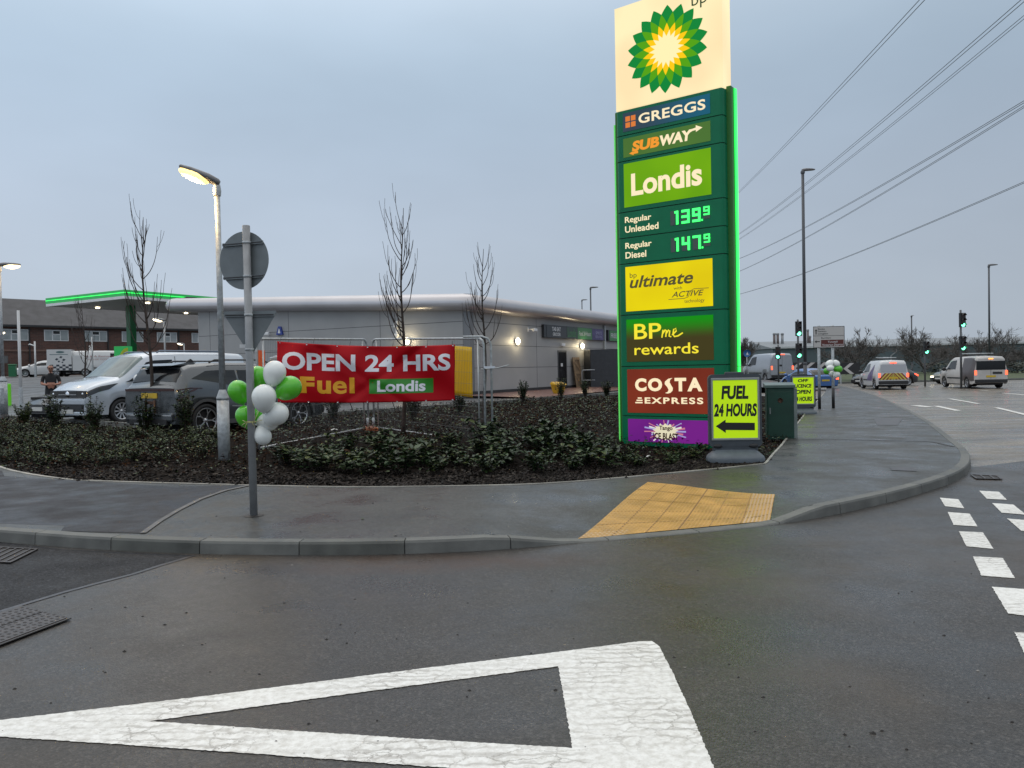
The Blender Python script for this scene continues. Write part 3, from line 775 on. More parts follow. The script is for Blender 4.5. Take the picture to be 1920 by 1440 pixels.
d = MB(); d.box(8.85, 9.95, -0.03, -0.002, 0.0, 2.32); dr = d.build('door_frame', mat('door frame', (0.06, 0.065, 0.07), 0.4), shop)
d = MB(); d.box(8.95, 9.85, -0.045, -0.031, 0.05, 2.22); dd = d.build('door', mat('dark door', (0.018, 0.018, 0.02), 0.2, var=0.3, vs=3), shop)
d = MB(); d.box(9.15, 9.4, -0.052, -0.046, 1.42, 1.6); d.build('notice', lett_white, dd)
d = MB(); d.box(9.2, 9.6, -0.14, -0.003, 2.55, 2.72); d.build('door_light', white_paint, shop, bevel=0.02)
def wall_lamp(loc, rz, label):
    t = thing('wall_lamp', label, 'wall lamp', loc, rz, 'round wall lamps on the shop')
    b = MB(); b.lathe([(0.001, 0), (0.15, 0), (0.15, 0.06), (0.12, 0.07)], 20, 0, Matrix.Rotation(radians(90), 4, 'X')); b.build('base', paintgrey, t)
    b = MB(); b.ell((0, -0.12, 0), (0.165, 0.10, 0.18), 18, 10); b.build('diffuser', lamp_white, t)
    l = bpy.data.lights.new('wall_lamp_light', 'POINT'); l.energy = 26; l.color = (1, 0.82, 0.5); l.shadow_soft_size = 0.12
    lo = bpy.data.objects.new('wall_lamp_light', l); COL.objects.link(lo); lo.parent = t; lo.location = (0, -0.32, 0)
def shop_pt(x, y, z):
    return Vector((-1.87 + x * 0.5 - y * 0.866, 35 + x * 0.866 + y * 0.5, 0.22 + z))
wall_lamp(shop_pt(4.2, -0.003, 2.72), AX, 'lit round wall lamp on the blank stretch of shop wall near its corner')
wall_lamp(shop_pt(11.9, -0.003, 2.60), AX, 'lit round wall lamp right of the shop side door, above the leaning gate')
wall_lamp(shop_pt(-0.003, 3.5, 2.76), AX - pi / 2, 'lit round wall lamp behind the red banner, on the front end wall')
def cctv(loc, rz, label):
    t = thing('security_camera', label, 'camera', loc, rz)
    b = MB(); b.box(-0.06, 0.06, -0.03, 0, -0.1, 0.1); b.cyl((0, 0, 0), (0, -0.3, 0.02), 0.025); b.build('bracket', white_paint, t)
    b = MB(); b.box(-0.02, 0.36, -0.38, -0.24, -0.10, 0.06); b.build('camera_body', white_paint, t, bevel=0.03)
cctv(shop_pt(5.5, -0.003, 3.35), AX, 'white security camera on the shop side wall left of the long sign')
cctv(shop_pt(-0.003, 12.9, 3.50), AX - pi / 2, 'small white security camera beside the blue alarm box')
b = MB(); b.prism([(-0.24, 0, -0.2), (0.24, 0, -0.2), (0.08, 0, 0.24), (-0.08, 0, 0.24)], (0, -0.1, 0))
t = thing('alarm_box', 'blue and white wedge shaped alarm box on the shop end wall', 'alarm box', shop_pt(-0.004, 12.0, 3.60), AX - pi / 2)
b.build('case', mat('alarm blue', (0.03, 0.06, 0.30), 0.3), t, bevel=0.01)
b = MB(); b.prism([(-0.1, -0.103, -0.12), (0.1, -0.103, -0.12), (0.0, -0.103, 0.15)], (0, -0.006, 0)); b.build('emblem', white_paint, t)
t = thing('vent_cowl', 'white pipe cowl on the shop end wall behind the bare tree', 'vent', shop_pt(-0.004, 4.15, 3.2), AX - pi / 2)
b = MB(); b.box(-0.12, 0.12, -0.16, 0, 0.25, 0.55); b.box(-0.05, 0.05, -0.1, 0, -0.35, 0.25); b.box(-0.12, 0.1, -0.13, 0, -0.2, -0.05); b.build('cowl', white_paint, t, bevel=0.02)

# block paving along the side wall
bp_ = MB()
def PB(i, j):
    p = shop_pt(-1.5 + 30 * i / 40, -4.2 * (1 - j / 6), 0); p.z = terrain(p.x, p.y) + 0.085 + 0.06 * ss(-4.2, -1, -4.2 * (1 - j / 6)); return p
bp_.grid(PB, 40, 6); structure(bp_, 'block_paving', paver)

# grit bin, leaning gate, fence enclosure, rail
GB = thing('grit_bin', 'bright yellow grit bin on the red paving by the shop door', 'grit bin', onT(1047, 737.5, 0.1), AX - radians(25)); GB.scale = (0.68,) * 3; t = GB
yel = mat('yellow plastic', (0.62, 0.36, 0.02), 0.4, var=0.12, vs=6)
b = MB()
b.add([(-0.33, -0.22, 0.08), (0.33, -0.22, 0.08), (0.33, 0.22, 0.08), (-0.33, 0.22, 0.08), (-0.44, -0.3, 0.55), (0.44, -0.3, 0.55), (0.44, 0.3, 0.62), (-0.44, 0.3, 0.62)],
      [(3, 2, 1, 0), (4, 5, 6, 7), (0, 1, 5, 4), (1, 2, 6, 5), (2, 3, 7, 6), (3, 0, 4, 7)])
b.box(-0.3, -0.16, -0.2, 0.2, 0, 0.09); b.box(0.16, 0.3, -0.2, 0.2, 0, 0.09)
b.build('tub', yel, t, bevel=0.02)
b = MB(); b.add([(-0.49, -0.36, 0.56), (0.49, -0.36, 0.56), (0.49, 0.34, 0.63), (-0.49, 0.34, 0.63), (-0.45, -0.32, 0.64), (0.45, -0.32, 0.64), (0.42, 0.25, 0.80), (-0.42, 0.25, 0.80)],
      [(3, 2, 1, 0), (4, 5, 6, 7), (0, 1, 5, 4), (1, 2, 6, 5), (2, 3, 7, 6), (3, 0, 4, 7)]); b.build('lid', yel, t, bevel=0.02)
wood = mat('bare timber', (0.26, 0.18, 0.11), 0.7, var=0.25, vs=7)
t = thing('wooden_gate', 'narrow timber gate with diagonal braces leaning on the shop wall', 'gate', shop_pt(10.5, -0.35, 0.10), AX)
b = MB()
tilt = Matrix.Rotation(radians(-8), 4, 'X')
b.box(0, 0.85, -0.02, 0.0, 0, 1.85, 0, tilt)
b.build('boards', mat('timber boards', (0.19, 0.13, 0.08), 0.75, var=0.3, vs=5), t)
b = MB()
for x in (0, 0.76): b.box(x, x + 0.09, -0.06, -0.022, 0, 1.85, 0, tilt)
for z in (0.0, 0.88, 1.70): b.box(0.09, 0.76, -0.058, -0.022, z, z + 0.13, 0, tilt)
b.build('frame', wood, t)
b = MB()
for z0 in (0.13, 1.01):
    b.prism([tilt @ Vector(p) for p in ((0.09, -0.022, z0 + 0.62), (0.09, -0.022, z0 + 0.74), (0.76, -0.022, z0 + 0.13), (0.76, -0.022, z0 + 0.01))], tilt @ Vector((0, -0.03, 0)) )
b.build('brace', wood, t)
t = thing('bin_store_fence', 'tall charcoal boarded fence round the bin store beside the shop', 'fence', (4.55, 44.3, terrain(4.5, 44.3) + 0.05), radians(-4))
b = MB(); b.box(0, 4.6, 0, 0.06, 0, 2.25); b.build('front_boards', dkgrey, t)
b = MB(); b.box(0.002, 0.06, 0.061, 1.6, 0, 2.25, 0, Matrix.Rotation(radians(14), 4, 'Z')); b.build('side_boards', dkgrey, t)
t = thing('hand_rail', 'low grey tubular hoop rail beside the bin store fence', 'hand rail', (4.25, 43.9, terrain(4.2, 43.9) + 0.05), radians(5))
b = MB(); b.tube([(-0.25, 0, 0), (-0.25, 0, 1.0), (-0.18, 0, 1.08), (0.5, 0, 1.08)], 0.025, 8); b.tube([(-0.25, 0, 0.5), (0.5, 0, 0.5)], 0.02, 8); b.build('rail', galv, t)

# ================================================================== FORECOURT CANOPY
can_green = mat('canopy green', (0.012, 0.16, 0.045), 0.4, emit=(0.015, 0.28, 0.06), es=0.75)  # glow put into the colour to brighten fascia and pump; no lamp behind
led = mat('green led strip', (0.1, 0.8, 0.2), 0.3, emit=(0.02, 1.0, 0.10), es=1.5)
can = thing('fuel_canopy', 'flat forecourt canopy with green fascia and glowing green line', 'canopy', (-23.0, 46.0, 0.9), AX)
CX, CY, CZ0, CZ1 = 27.0, 8.3, 5.32, 5.86
b = MB(); b.box(0.05, CX, 0.05, CY, CZ0 + 0.02, CZ1 - 0.02); b.build('soffit', mat('canopy soffit', (0.36, 0.36, 0.35), 0.5), can)
b = MB(); b.box(0, CX, -0.02, 0.05, CZ0 + 0.17, CZ1); b.box(-0.02, 0.0, -0.02, CY, CZ0 + 0.17, CZ1); b.box(-0.02, CX, CY, CY + 0.05, CZ0 + 0.17, CZ1); b.build('fascia', can_green, can)
b = MB(); b.box(-0.05, CX, -0.05, -0.021, CZ0 + 0.345, CZ0 + 0.385); b.box(-0.05, -0.021, -0.021, CY, CZ0 + 0.345, CZ0 + 0.385); b.build('light_strip', led, can)
b = MB(); b.box(0, CX, -0.03, 0.04, CZ0, CZ0 + 0.165); b.box(-0.03, 0.0, -0.03, CY, CZ0, CZ0 + 0.165); b.build('fascia_trim', white_paint, can)
for (x, y) in ((3.1, 4.1), (15, 4.1)):
    b = MB(); b.box(x - 0.21, x + 0.21, y - 0.21, y + 0.21, 1.8, CZ0 + 0.01); b.build('column', mat('column green', (0.012, 0.16, 0.05), 0.35), can)
    b = MB(); b.box(x - 0.22, x + 0.22, y - 0.22, y + 0.22, -0.6, 1.8); b.build('column_base', white_paint, can)
for (x, y) in ((2.4, 1.3), (2.4, 6.6), (9.2, 1.4), (9.2, 6.6), (15, 1.4)):
    b = MB(); b.lathe([(0.001, 0.0), (0.13, 0.0), (0.14, 0.06), (0.1, 0.07)], 16, 0, Matrix.Translation((x, y, CZ0 - 0.07)))
    b.build('downlight', lamp_white, can)
t = thing('fuel_pump', 'green fuel pump with a yellow sunburst quarter under the canopy', 'fuel pump', (-24.85, 49.3, 0.75), AX - radians(60))
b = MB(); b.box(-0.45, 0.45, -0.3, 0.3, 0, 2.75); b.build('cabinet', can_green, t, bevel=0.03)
b = MB(); b.prism([(0.449, -0.303, 1.9)] + [(0.449 - 0.55 * sin(a), -0.303, 1.9 + 0.75 * cos(a)) for a in [k * pi / 20 for k in range(11)]], (0, -0.01, 0)); b.build('sunburst', mat('pump yellow', (0.5, 0.55, 0.03), 0.4), t)

# ================================================================== BRICK TERRACE far left
def brick_mat():
    m = bpy.data.materials.new('dark red brick'); m.use_nodes = True
    n = m.node_tree.nodes; l = m.node_tree.links; bs = n['Principled BSDF']; bs.inputs['Roughness'].default_value = 0.8
    t = n.new('ShaderNodeTexCoord'); mp = n.new('ShaderNodeMapping'); mp.inputs['Rotation'].default_value = (radians(90), 0, 0); l.new(t.outputs['Object'], mp.inputs[0])
    br = n.new('ShaderNodeTexBrick'); br.inputs['Scale'].default_value = 1.0; br.inputs['Color1'].default_value = (0.115, 0.052, 0.040, 1); br.inputs['Color2'].default_value = (0.072, 0.036, 0.030, 1); br.inputs['Mortar'].default_value = (0.10, 0.085, 0.075, 1)
    br.inputs['Brick Width'].default_value = 0.45; br.inputs['Row Height'].default_value = 0.15; br.inputs['Mortar Size'].default_value = 0.012
    l.new(mp.outputs[0], br.inputs['Vector']); l.new(br.outputs['Color'], bs.inputs['Base Color']); return m
brick = brick_mat()
slate = mat('grey roof tiles', (0.052, 0.052, 0.058), 0.7, var=0.25, vs=1.5, bump=0.4, bs=12)
frame_w = mat('white window frame', (0.62, 0.64, 0.66), 0.4)
blind = mat('window with blind', (0.30, 0.33, 0.35), 0.12, var=0.2, vs=1.2)
hx, hy = -46.6, 70.0
HA = atan2(14, 12.8)
ter = thing('brick_terrace', 'long dark brick two storey terrace with slate roof behind the canopy', 'terraced houses', (hx, hy, 1.55), HA)
HL = 34.0; X0 = -14
b = MB(); b.box(X0, HL, 0, 8, -0.6, 5.15); b.build('wall', brick, ter)
b = MB(); b.prism([(X0 - 0.3, -0.45, 5.0), (X0 - 0.3, 4, 7.75), (X0 - 0.3, 8.45, 5.0), (X0 - 0.3, 8.45, 4.85), (X0 - 0.3, -0.45, 4.85)], (HL - X0 + 0.6, 0, 0)); b.build('roof', slate, ter)
b = MB(); b.box(X0, HL, -0.5, -0.42, 4.80, 4.93); b.build('gutter', black_plastic, ter)
for x in [-10.5, -6.8, -3.2, 0.3, 3.7, 7.2, 10.7, 14.2, 17.9, 21.5, 25.0, 28.6]:
    b = MB(); b.box(x, x + 2.1, -0.05, 0.02, 3.55, 4.6); wn = b.build('window', frame_w, ter)
    b = MB(); b.box(x + 0.07, x + 0.66, -0.06, -0.05, 3.62, 4.53); b.box(x + 1.42, x + 2.03, -0.06, -0.05, 3.62, 4.53); b.box(x + 0.75, x + 1.34, -0.06, -0.05, 3.62, 4.1); b.build('pane', blind, wn)
    b = MB(); b.box(x + 0.68, x + 1.4, -0.11, -0.062, 4.15, 4.56); b.build('vent_frame', frame_w, wn)
    b = MB(); b.box(x + 0.76, x + 1.32, -0.12, -0.112, 4.22, 4.50); b.build('vent_pane', dark_glass, wn)
for x in [-9, -1.5, 5.6, 12.6, 19.5, 26.5]:
    b = MB(); b.box(x, x + 2.2, -0.05, 0.02, 0.9, 2.15); wn = b.build('window', mat('dull window frame', (0.10, 0.10, 0.10), 0.5), ter)
    b = MB(); b.box(x + 0.08, x + 1.05, -0.06, -0.05, 0.98, 2.07); b.box(x + 1.15, x + 2.12, -0.06, -0.05, 0.98, 2.07); b.build('pane', mat('dull blind', (0.12, 0.125, 0.13), 0.2), wn)
for x in [-5, 2.4, 9.3, 16.4, 23.2]:
    b = MB(); b.box(x, x + 0.12, -0.12, -0.01, -0.5, 4.8); b.build('downpipe', black_plastic, ter)
# lower porch roof strip
b = MB(); b.box(X0, HL, -0.08, -0.005, 2.55, 2.72); b.build('string_course', mat('string course', (0.16, 0.10, 0.08), 0.8), ter)
t = thing('timber_fence', 'brown timber garden fence in front of the brick terrace', 'fence', (hx - 2.2 * 0.74, hy - 2.2 * 0.67 - 1.2, 1.5), HA)
b = MB()
for i in range(60): b.box(-8 + i * 0.3, -8 + i * 0.3 + 0.28, -0.02 if i % 2 else 0, 0.03, -0.2, 1.5)
b.build('boards', mat('brown fence boards', (0.075, 0.04, 0.03), 0.8, var=0.3), t)
b = MB(); b.box(-70, 8, 0, 60, -0.4, 0.0)
# the far estate road and footpath at the foot of the terrace
ef = MB()
def PE(i, j):
    u = -45 + 80 * i / 40; v = -9 + 8.9 * j / 8
    x = hx + cos(HA) * u - sin(HA) * v; y = hy + sin(HA) * u + cos(HA) * v
    return Vector((x, y, terrain(x, y) + (0.16 if j > 3 else 0.06)))
ef.grid(PE, 40, 8, 0, False)
structure(ef, 'estate_footpath', mat('pale footpath', (0.14, 0.14, 0.14), 0.5, var=0.2, vs=1))

# ================================================================== WAREHOUSES far right
wh_m = mat('green grey sheeting', (0.085, 0.115, 0.125), 0.6, var=0.12, vs=0.2)
wh_roof = mat('pale warehouse roof', (0.20, 0.22, 0.235), 0.5, var=0.1)
whw = mat('pale gutter', (0.5, 0.52, 0.53), 0.5)
t = thing('warehouse', 'long green grey warehouse with a pale gutter line beyond the road', 'warehouse', (38.9, 114.5, -0.3), radians(-2))
b = MB(); b.box(0, 90, 0, 40, 0, 4.12); b.build('wall', wh_m, t)
b = MB(); b.prism([(-0.2, -0.3, 4.17), (-0.2, 12, 5.5), (-0.2, 12, 4.13), (-0.2, -0.3, 4.13)], (90, 0, 0)); b.build('roof', wh_roof, t)
b = MB(); b.box(-0.2, 90, -0.35, -0.02, 4.10, 4.36); b.build('gutter', whw, t)
for x in (18, 40, 60, 75):
    b = MB(); b.tube([(x, -0.2, 4.1), (x, -0.2, 3.3), (x - 0.8, -0.2, 2.7), (x - 0.8, -0.2, 0)], 0.09, 6); b.build('downpipe', paintgrey, t)
def gable(loc, rz, wd, h0, h1, label, wm, dl=30):
    t = thing('warehouse', label, 'warehouse', loc, rz)
    b = MB(); b.prism([(0, 0, 0), (wd, 0, 0), (wd, 0, h0), (wd / 2, 0, h1), (0, 0, h0)], (0, dl, 0)); b.build('wall', wm, t)
    b = MB(); b.prism([(-0.3, -0.4, h0), (wd / 2, -0.4, h1 + 0.02), (wd + 0.3, -0.4, h0), (wd + 0.3, -0.4, h0 + 0.3), (wd / 2, -0.4, h1 + 0.35), (-0.3, -0.4, h0 + 0.3)], (0, dl, 0)); b.build('roof', whw, t)
wh_dk = mat('dark shed sheeting', (0.055, 0.065, 0.07), 0.65, var=0.15, vs=0.3)
gx = (1408 - 960) / FPX * 220
gable((gx, 220, -0.8), radians(-16), 6.3, 6.2, 7.7, 'dark gabled shed with pale roof edges left of the long warehouse', wh_dk, 20)
gable((gx - 6.15, 221.8, -0.8), radians(-16), 6.2, 6.2, 7.6, 'dark gabled shed half hidden behind the tall price sign', wh_dk, 20)
for (px, py0, py1, lab, wd) in ((1452, 628, 650, 'leftmost of the rusty flues on the far shed roof', 5), (1458.5, 628, 650, 'middle one of the rusty flues on the far shed roof', 5), (1467, 628, 650, 'grey flue right of the two rusty flues', 5), (1515, 621, 652, 'tall thin rusty flue left of the direction sign', 4), (1519, 633, 652, 'short rusty flue right beside the direction sign', 4)):
    p0 = atY(px, py1, 122); p1 = atY(px, py0, 122); rr = wd / 2 * 122 / FPX
    t = thing('flue', lab, 'chimney', (p0.x, p0.y, 4.5)); h = p1.z - 4.5
    b = MB(); b.cyl((0, 0, 0), (0, 0, h), rr, rr, 10); b.build('pipe', mat('rusty flue', (0.16, 0.13, 0.125), 0.7) if 'grey' not in lab else paintgrey, t)
    b = MB(); b.lathe([(rr, h), (rr * 1.2, h), (rr * 1.2, h + 0.25), (rr * 0.9, h + 0.3)], 10); b.build('cap', paintgrey, t)
hd = MB(); hr_ = random.Random(3)
for k in range(5200):
    u = hr_.random(); x = lerp(47, 84, u) + hr_.gauss(0, 0.4); y = lerp(88, 86, u) + hr_.gauss(0, 0.6); hz = (1.35 + 0.45 * noise.noise(Vector((x * 0.3, 0, 0)))) * hr_.random() ** 0.7
    c = Vector((x, y, terrain(x, y) + 0.2 + hz)); a = hr_.random() * 6.28; s = hr_.uniform(0.10, 0.22)
    d1 = Vector((cos(a), sin(a), hr_.uniform(-.5, .5))) * s; d2 = Vector((-sin(a), cos(a), hr_.uniform(-.7, .7))) * s * 0.6
    hd.quad(c - d1, c - d2, c + d1, c + d2, k % 2)
o_ = hd.build('hedge', [mat('hedge leaf dark', (0.030, 0.040, 0.028), 0.6), mat('hedge leaf', (0.05, 0.062, 0.036), 0.6)]); tag(o_, 'long dark clipped hedge on the verge in front of the warehouse', 'hedge')
# ================================================================== PRICE SIGN (totem)
pyl_green = mat('sign casing green', (0.003, 0.18, 0.08), 0.4, spec=0.25, var=0.08, vs=3)
pyl_edge = mat('sign edge green', (0.045, 0.19, 0.04), 0.4, spec=0.3)
def lit(name, col, es=1.0, base=0.10, rough=0.4):
    return mat(name, tuple(c * base for c in col), rough, emit=col, es=es, spec=0.15)
def lit_panel(name, c_mid, c_edge, es=0.9):
    """translucent panel lit from behind by lamps: slightly uneven brightness"""
    if name in MATS: return MATS[name]
    m = bpy.data.materials.new(name); m.use_nodes = True
    n = m.node_tree.nodes; l = m.node_tree.links; b = n['Principled BSDF']; b.inputs['Roughness'].default_value = 0.3
    b.inputs['Base Color'].default_value = (*[c * 0.15 for c in c_mid], 1); b.inputs['Specular IOR Level'].default_value = 0.15
    t = n.new('ShaderNodeTexCoord'); z = n.new('ShaderNodeTexNoise'); z.inputs['Scale'].default_value = 1.1; z.inputs['Detail'].default_value = 1
    l.new(t.outputs['Object'], z.inputs['Vector'])
    r = n.new('ShaderNodeMapRange'); r.inputs[1].default_value = 0.35; r.inputs[2].default_value = 0.65; l.new(z.outputs['Fac'], r.inputs[0])
    mx = n.new('ShaderNodeMixRGB'); mx.inputs[1].default_value = (*c_edge, 1); mx.inputs[2].default_value = (*c_mid, 1); l.new(r.outputs[0], mx.inputs[0])
    l.new(mx.outputs[0], b.inputs['Emission Color']); b.inputs['Emission Strength'].default_value = es
    MATS[name] = m; return m
PA = -atan2(1.2, 1.655)
PW = 2.045
pyl = thing('price_sign', 'tall green filling station price sign with lit logo panels', 'price sign', (2.02, 14.35, 0.07), PA)
Z = lambda z: z - 0.07
FY = 0.0                                     # face plane, local y=0 facing -y
def casing(z0, z1, m, name, parent=pyl, inset=0.0):
    """one face module with rounded vertical edges"""
    b = MB(); d = 0.44; r0 = 0.07
    prof = [(0, d), (0, r0)] + [(r0 - r0 * cos(a), r0 - r0 * sin(a)) for a in [radians(k * 15) for k in range(1, 7)]]
    prof += [(PW - x, y) for x, y in prof[::-1]]
    b.prism([(x, y, z0) for x, y in prof], (0, 0, z1 - z0), 0)
    return b.build(name, m, parent, bevel=0.012)
# frame slab behind, showing as a fin each side
b = MB(); b.box(-0.11, PW + 0.085, 0.17, 0.42, 0, Z(6.33)); b.build('frame', pyl_edge, pyl, bevel=0.02)
b = MB(); b.box(PW + 0.086, PW + 0.108, 0.30, 0.39, 1.45, Z(6.31)); b.build('light_strip', led, pyl)
b = MB(); b.box(PW + 0.086, PW + 0.108, 0.30, 0.39, 0.0, 1.44); b.build('light_strip', led, pyl)
b = MB(); b.box(-0.135, -0.111, 0.172, 0.30, 0, Z(6.1)); b.build('light_strip', mat('green led side', (0.2, 0.7, 0.25), 0.3, emit=(0.10, 0.75, 0.06), es=0.5), pyl)
zz = [0.09, 0.64, 1.555, 2.505, 3.45, 3.925, 4.40, 5.335, 5.805, 6.27]
mods = []
for a, c in zip(zz, zz[1:]):
    mods.append(casing(Z(a) + 0.008, Z(c) - 0.008, pyl_green, 'panel_casing'))
b = MB(); b.box(0.03, PW - 0.03, 0.02, 0.40, 0.0, Z(6.27)); b.build('core', mat('sign joint', (0.004, 0.03, 0.015), 0.6), pyl)
# top box, warm white, gently bowed
cream = lit_panel('cream lit panel', (1.0, 0.86, 0.50), (0.98, 0.75, 0.43), 0.97)
topb = MB()
r0 = 0.05; nx = 24
prof = [(0.0, 0.42), (0.0, 0.05)] + [(lerp(0.0, PW, k / nx), 0.01 - 0.016 * sin(pi * k / nx)) for k in range(nx + 1)] + [(PW, 0.05), (PW, 0.42)]
topb.prism([(x, y, Z(6.285)) for x, y in prof], (0, 0, 8.16 - 6.285))
top = topb.build('logo_box', cream, pyl, bevel=0.02)
def face_y(x): return -0.006
# sunflower emblem, 18 petals
cxl, czl, RL = 1.035, Z(7.16), 0.77
def ep(r, k, off): return Vector((cxl + r * RL * sin(k * pi / 9), face_y(cxl) - off - 0.001, czl + r * RL * cos(k * pi / 9)))
def ep2(p, off): return Vector((p.x, face_y(p.x) - off, p.z))
ph = 0.12
def star_ring(rt, rv, half, off, mi, mbx, bow=0.05):
    P2 = []
    for k in range(18):
        a = k + ph + (0.5 if half else 0)
        for (ra, ka, rb, kb) in ((rt, a, rv, a + 0.5), (rv, a + 0.5, rt, a + 1)):
            A, B = Vector((ra * sin(ka * pi / 9), ra * cos(ka * pi / 9))), Vector((rb * sin(kb * pi / 9), rb * cos(kb * pi / 9)))
            d = B - A; nn = Vector((-d.y, d.x)).normalized()
            if nn.dot(A + B) < 0: nn = -nn
            for i in range(4):
                t = i / 4; q = A.lerp(B, t) + nn * bow * 4 * t * (1 - t) * d.length
                P2.append(ep2(Vector((cxl + q.x * RL, 0, czl + q.y * RL)), off))
    mbx.poly(P2[::-1], mi)
em = MB()
star_ring(1.0, 0.82, False, 0.006, 0, em, 0.035)
star_ring(0.82, 0.585, True, 0.008, 1, em, 0.035)
star_ring(0.59, 0.42, False, 0.010, 2, em, 0.03)
st = []
for k in range(36):
    rr_ = 0.43 if k % 2 else 0.29
    a = (k * 0.5 + ph) * pi / 9
    st.append(ep2(Vector((cxl + rr_ * RL * sin(a), 0, czl + rr_ * RL * cos(a))), 0.0115))
em.poly(st[::-1], 3)
em.build('flower_emblem', [lit('emblem dark green', (0.0, 0.23, 0.035), 0.95), lit('emblem light green', (0.085, 0.36, 0.0), 0.95), lit('emblem yellow', (1.0, 0.60, 0.0), 0.95), lit('emblem cream', (1.0, 0.86, 0.45), 1.0)], top)
dkg = lit('dark green letters', (0.03, 0.10, 0.03), 0.5)
b = MB(); b.text('bp', (0, face_y(1.6) - 0.012, 0), (1, 0, 0), (0, 0, 1), 1.52, 1.80, Z(7.70), Z(7.97), 0, 0.0); b.build('lettering', dkg, top)
letter = lit('cream lit letters', (1.0, 0.84, 0.55), 0.95)
PX0, PX1 = 0.15, 1.82
def sign_panel(z0, z1, m, x0=PX0, x1=PX1):
    b = MB(); b.box(x0, x1, -0.006, 0.03, Z(z0), Z(z1)); return b.build('sign_panel', m, pyl)
YT = -0.010
def tx(b, s, x0, x1, z0, z1, bold=0.0, m=0, shear=0.0, sp=1.0, yo=YT):
    b.text(s, (0, yo, 0), (1, 0, 0), (0, 0, 1), x0, x1, Z(z0), Z(z1), m, bold, shear, sp)
# bakery panel
def grad_mat(name, c0, c1, axis, a0, a1, es=0.8):
    m = bpy.data.materials.new(name); m.use_nodes = True
    n = m.node_tree.nodes; l = m.node_tree.links; b = n['Principled BSDF']; b.inputs['Roughness'].default_value = 0.3
    t = n.new('ShaderNodeTexCoord'); s_ = n.new('ShaderNodeSeparateXYZ'); l.new(t.outputs['Object'], s_.inputs[0])
    r = n.new('ShaderNodeMapRange'); r.interpolation_type = 'SMOOTHSTEP'; r.inputs[1].default_value = a0; r.inputs[2].default_value = a1; l.new(s_.outputs[axis], r.inputs[0])
    mx = n.new('ShaderNodeMixRGB'); mx.inputs[1].default_value = (*c0, 1); mx.inputs[2].default_value = (*c1, 1); l.new(r.outputs[0], mx.inputs[0])
    l.new(mx.outputs[0], b.inputs['Emission Color']); b.inputs['Emission Strength'].default_value = es; b.inputs['Specular IOR Level'].default_value = 0.15
    b.inputs['Base Color'].default_value = (*[c * 0.15 for c in c0], 1)
    return m
pn = sign_panel(5.87, 6.21, grad_mat('blue bakery panel', (0.04, 0.07, 0.10), (0.01, 0.14, 0.24), 0, 0.3, 1.8, 0.7)); tag(pn, 'blue bakery panel with four orange squares')
b = MB(); tx(b, 'GREGGS', 0.47, 1.74, 5.955, 6.135, 0.022, sp=1.05); b.build('lettering', letter, pn)
b = MB()
for i in range(2):
    for j in range(2): 
        x, z = 0.205 + i * 0.112, Z(5.935 + j * 0.112)
        b.box(x, x + 0.092, -0.0105, -0.0075, z, z + 0.092)
b.build('square_emblem', lit('orange squares', (0.75, 0.21, 0.04), 0.9), pn, bevel=0.002)
# sandwich panel
pn = sign_panel(5.40, 5.745, lit_panel('olive green panel', (0.085, 0.20, 0.035), (0.07, 0.17, 0.03), 0.8)); tag(pn, 'olive green sandwich shop panel')
b = MB(); tx(b, 'SUB', 0.33, 0.87, 5.475, 5.665, 0.05, shear=0.12)
b.prism([(0.33, YT, Z(5.475)), (0.45, YT, Z(5.475)), (0.45, YT, Z(5.435)), (0.36, YT, Z(5.435)), (0.36, YT, Z(5.415)), (0.27, YT, Z(5.455)), (0.36, YT, Z(5.495))], (0, 0.002, 0)); b.build('lettering', lit('orange letters', (1.0, 0.36, 0.03), 0.85), pn)
b = MB(); tx(b, 'WAY', 0.88, 1.50, 5.475, 5.665, 0.05, shear=0.12)
b.prism([(1.42, YT, Z(5.60)), (1.46, YT, Z(5.66)), (1.56, YT, Z(5.675)), (1.56, YT, Z(5.715)), (1.68, YT, Z(5.655)), (1.56, YT, Z(5.60)), (1.56, YT, Z(5.635)), (1.50, YT, Z(5.63))], (0, 0.002, 0)); b.build('lettering', letter, pn)
# green shop panel
pn = sign_panel(4.485, 5.285, lit_panel('lime green panel', (0.17, 0.42, 0.0), (0.13, 0.36, 0.0), 0.9)); tag(pn, 'lime green convenience shop panel')
b = MB(); tx(b, 'Londis', 0.30, 1.66, 4.67, 5.08, 0.03); b.build('lettering', letter, pn)
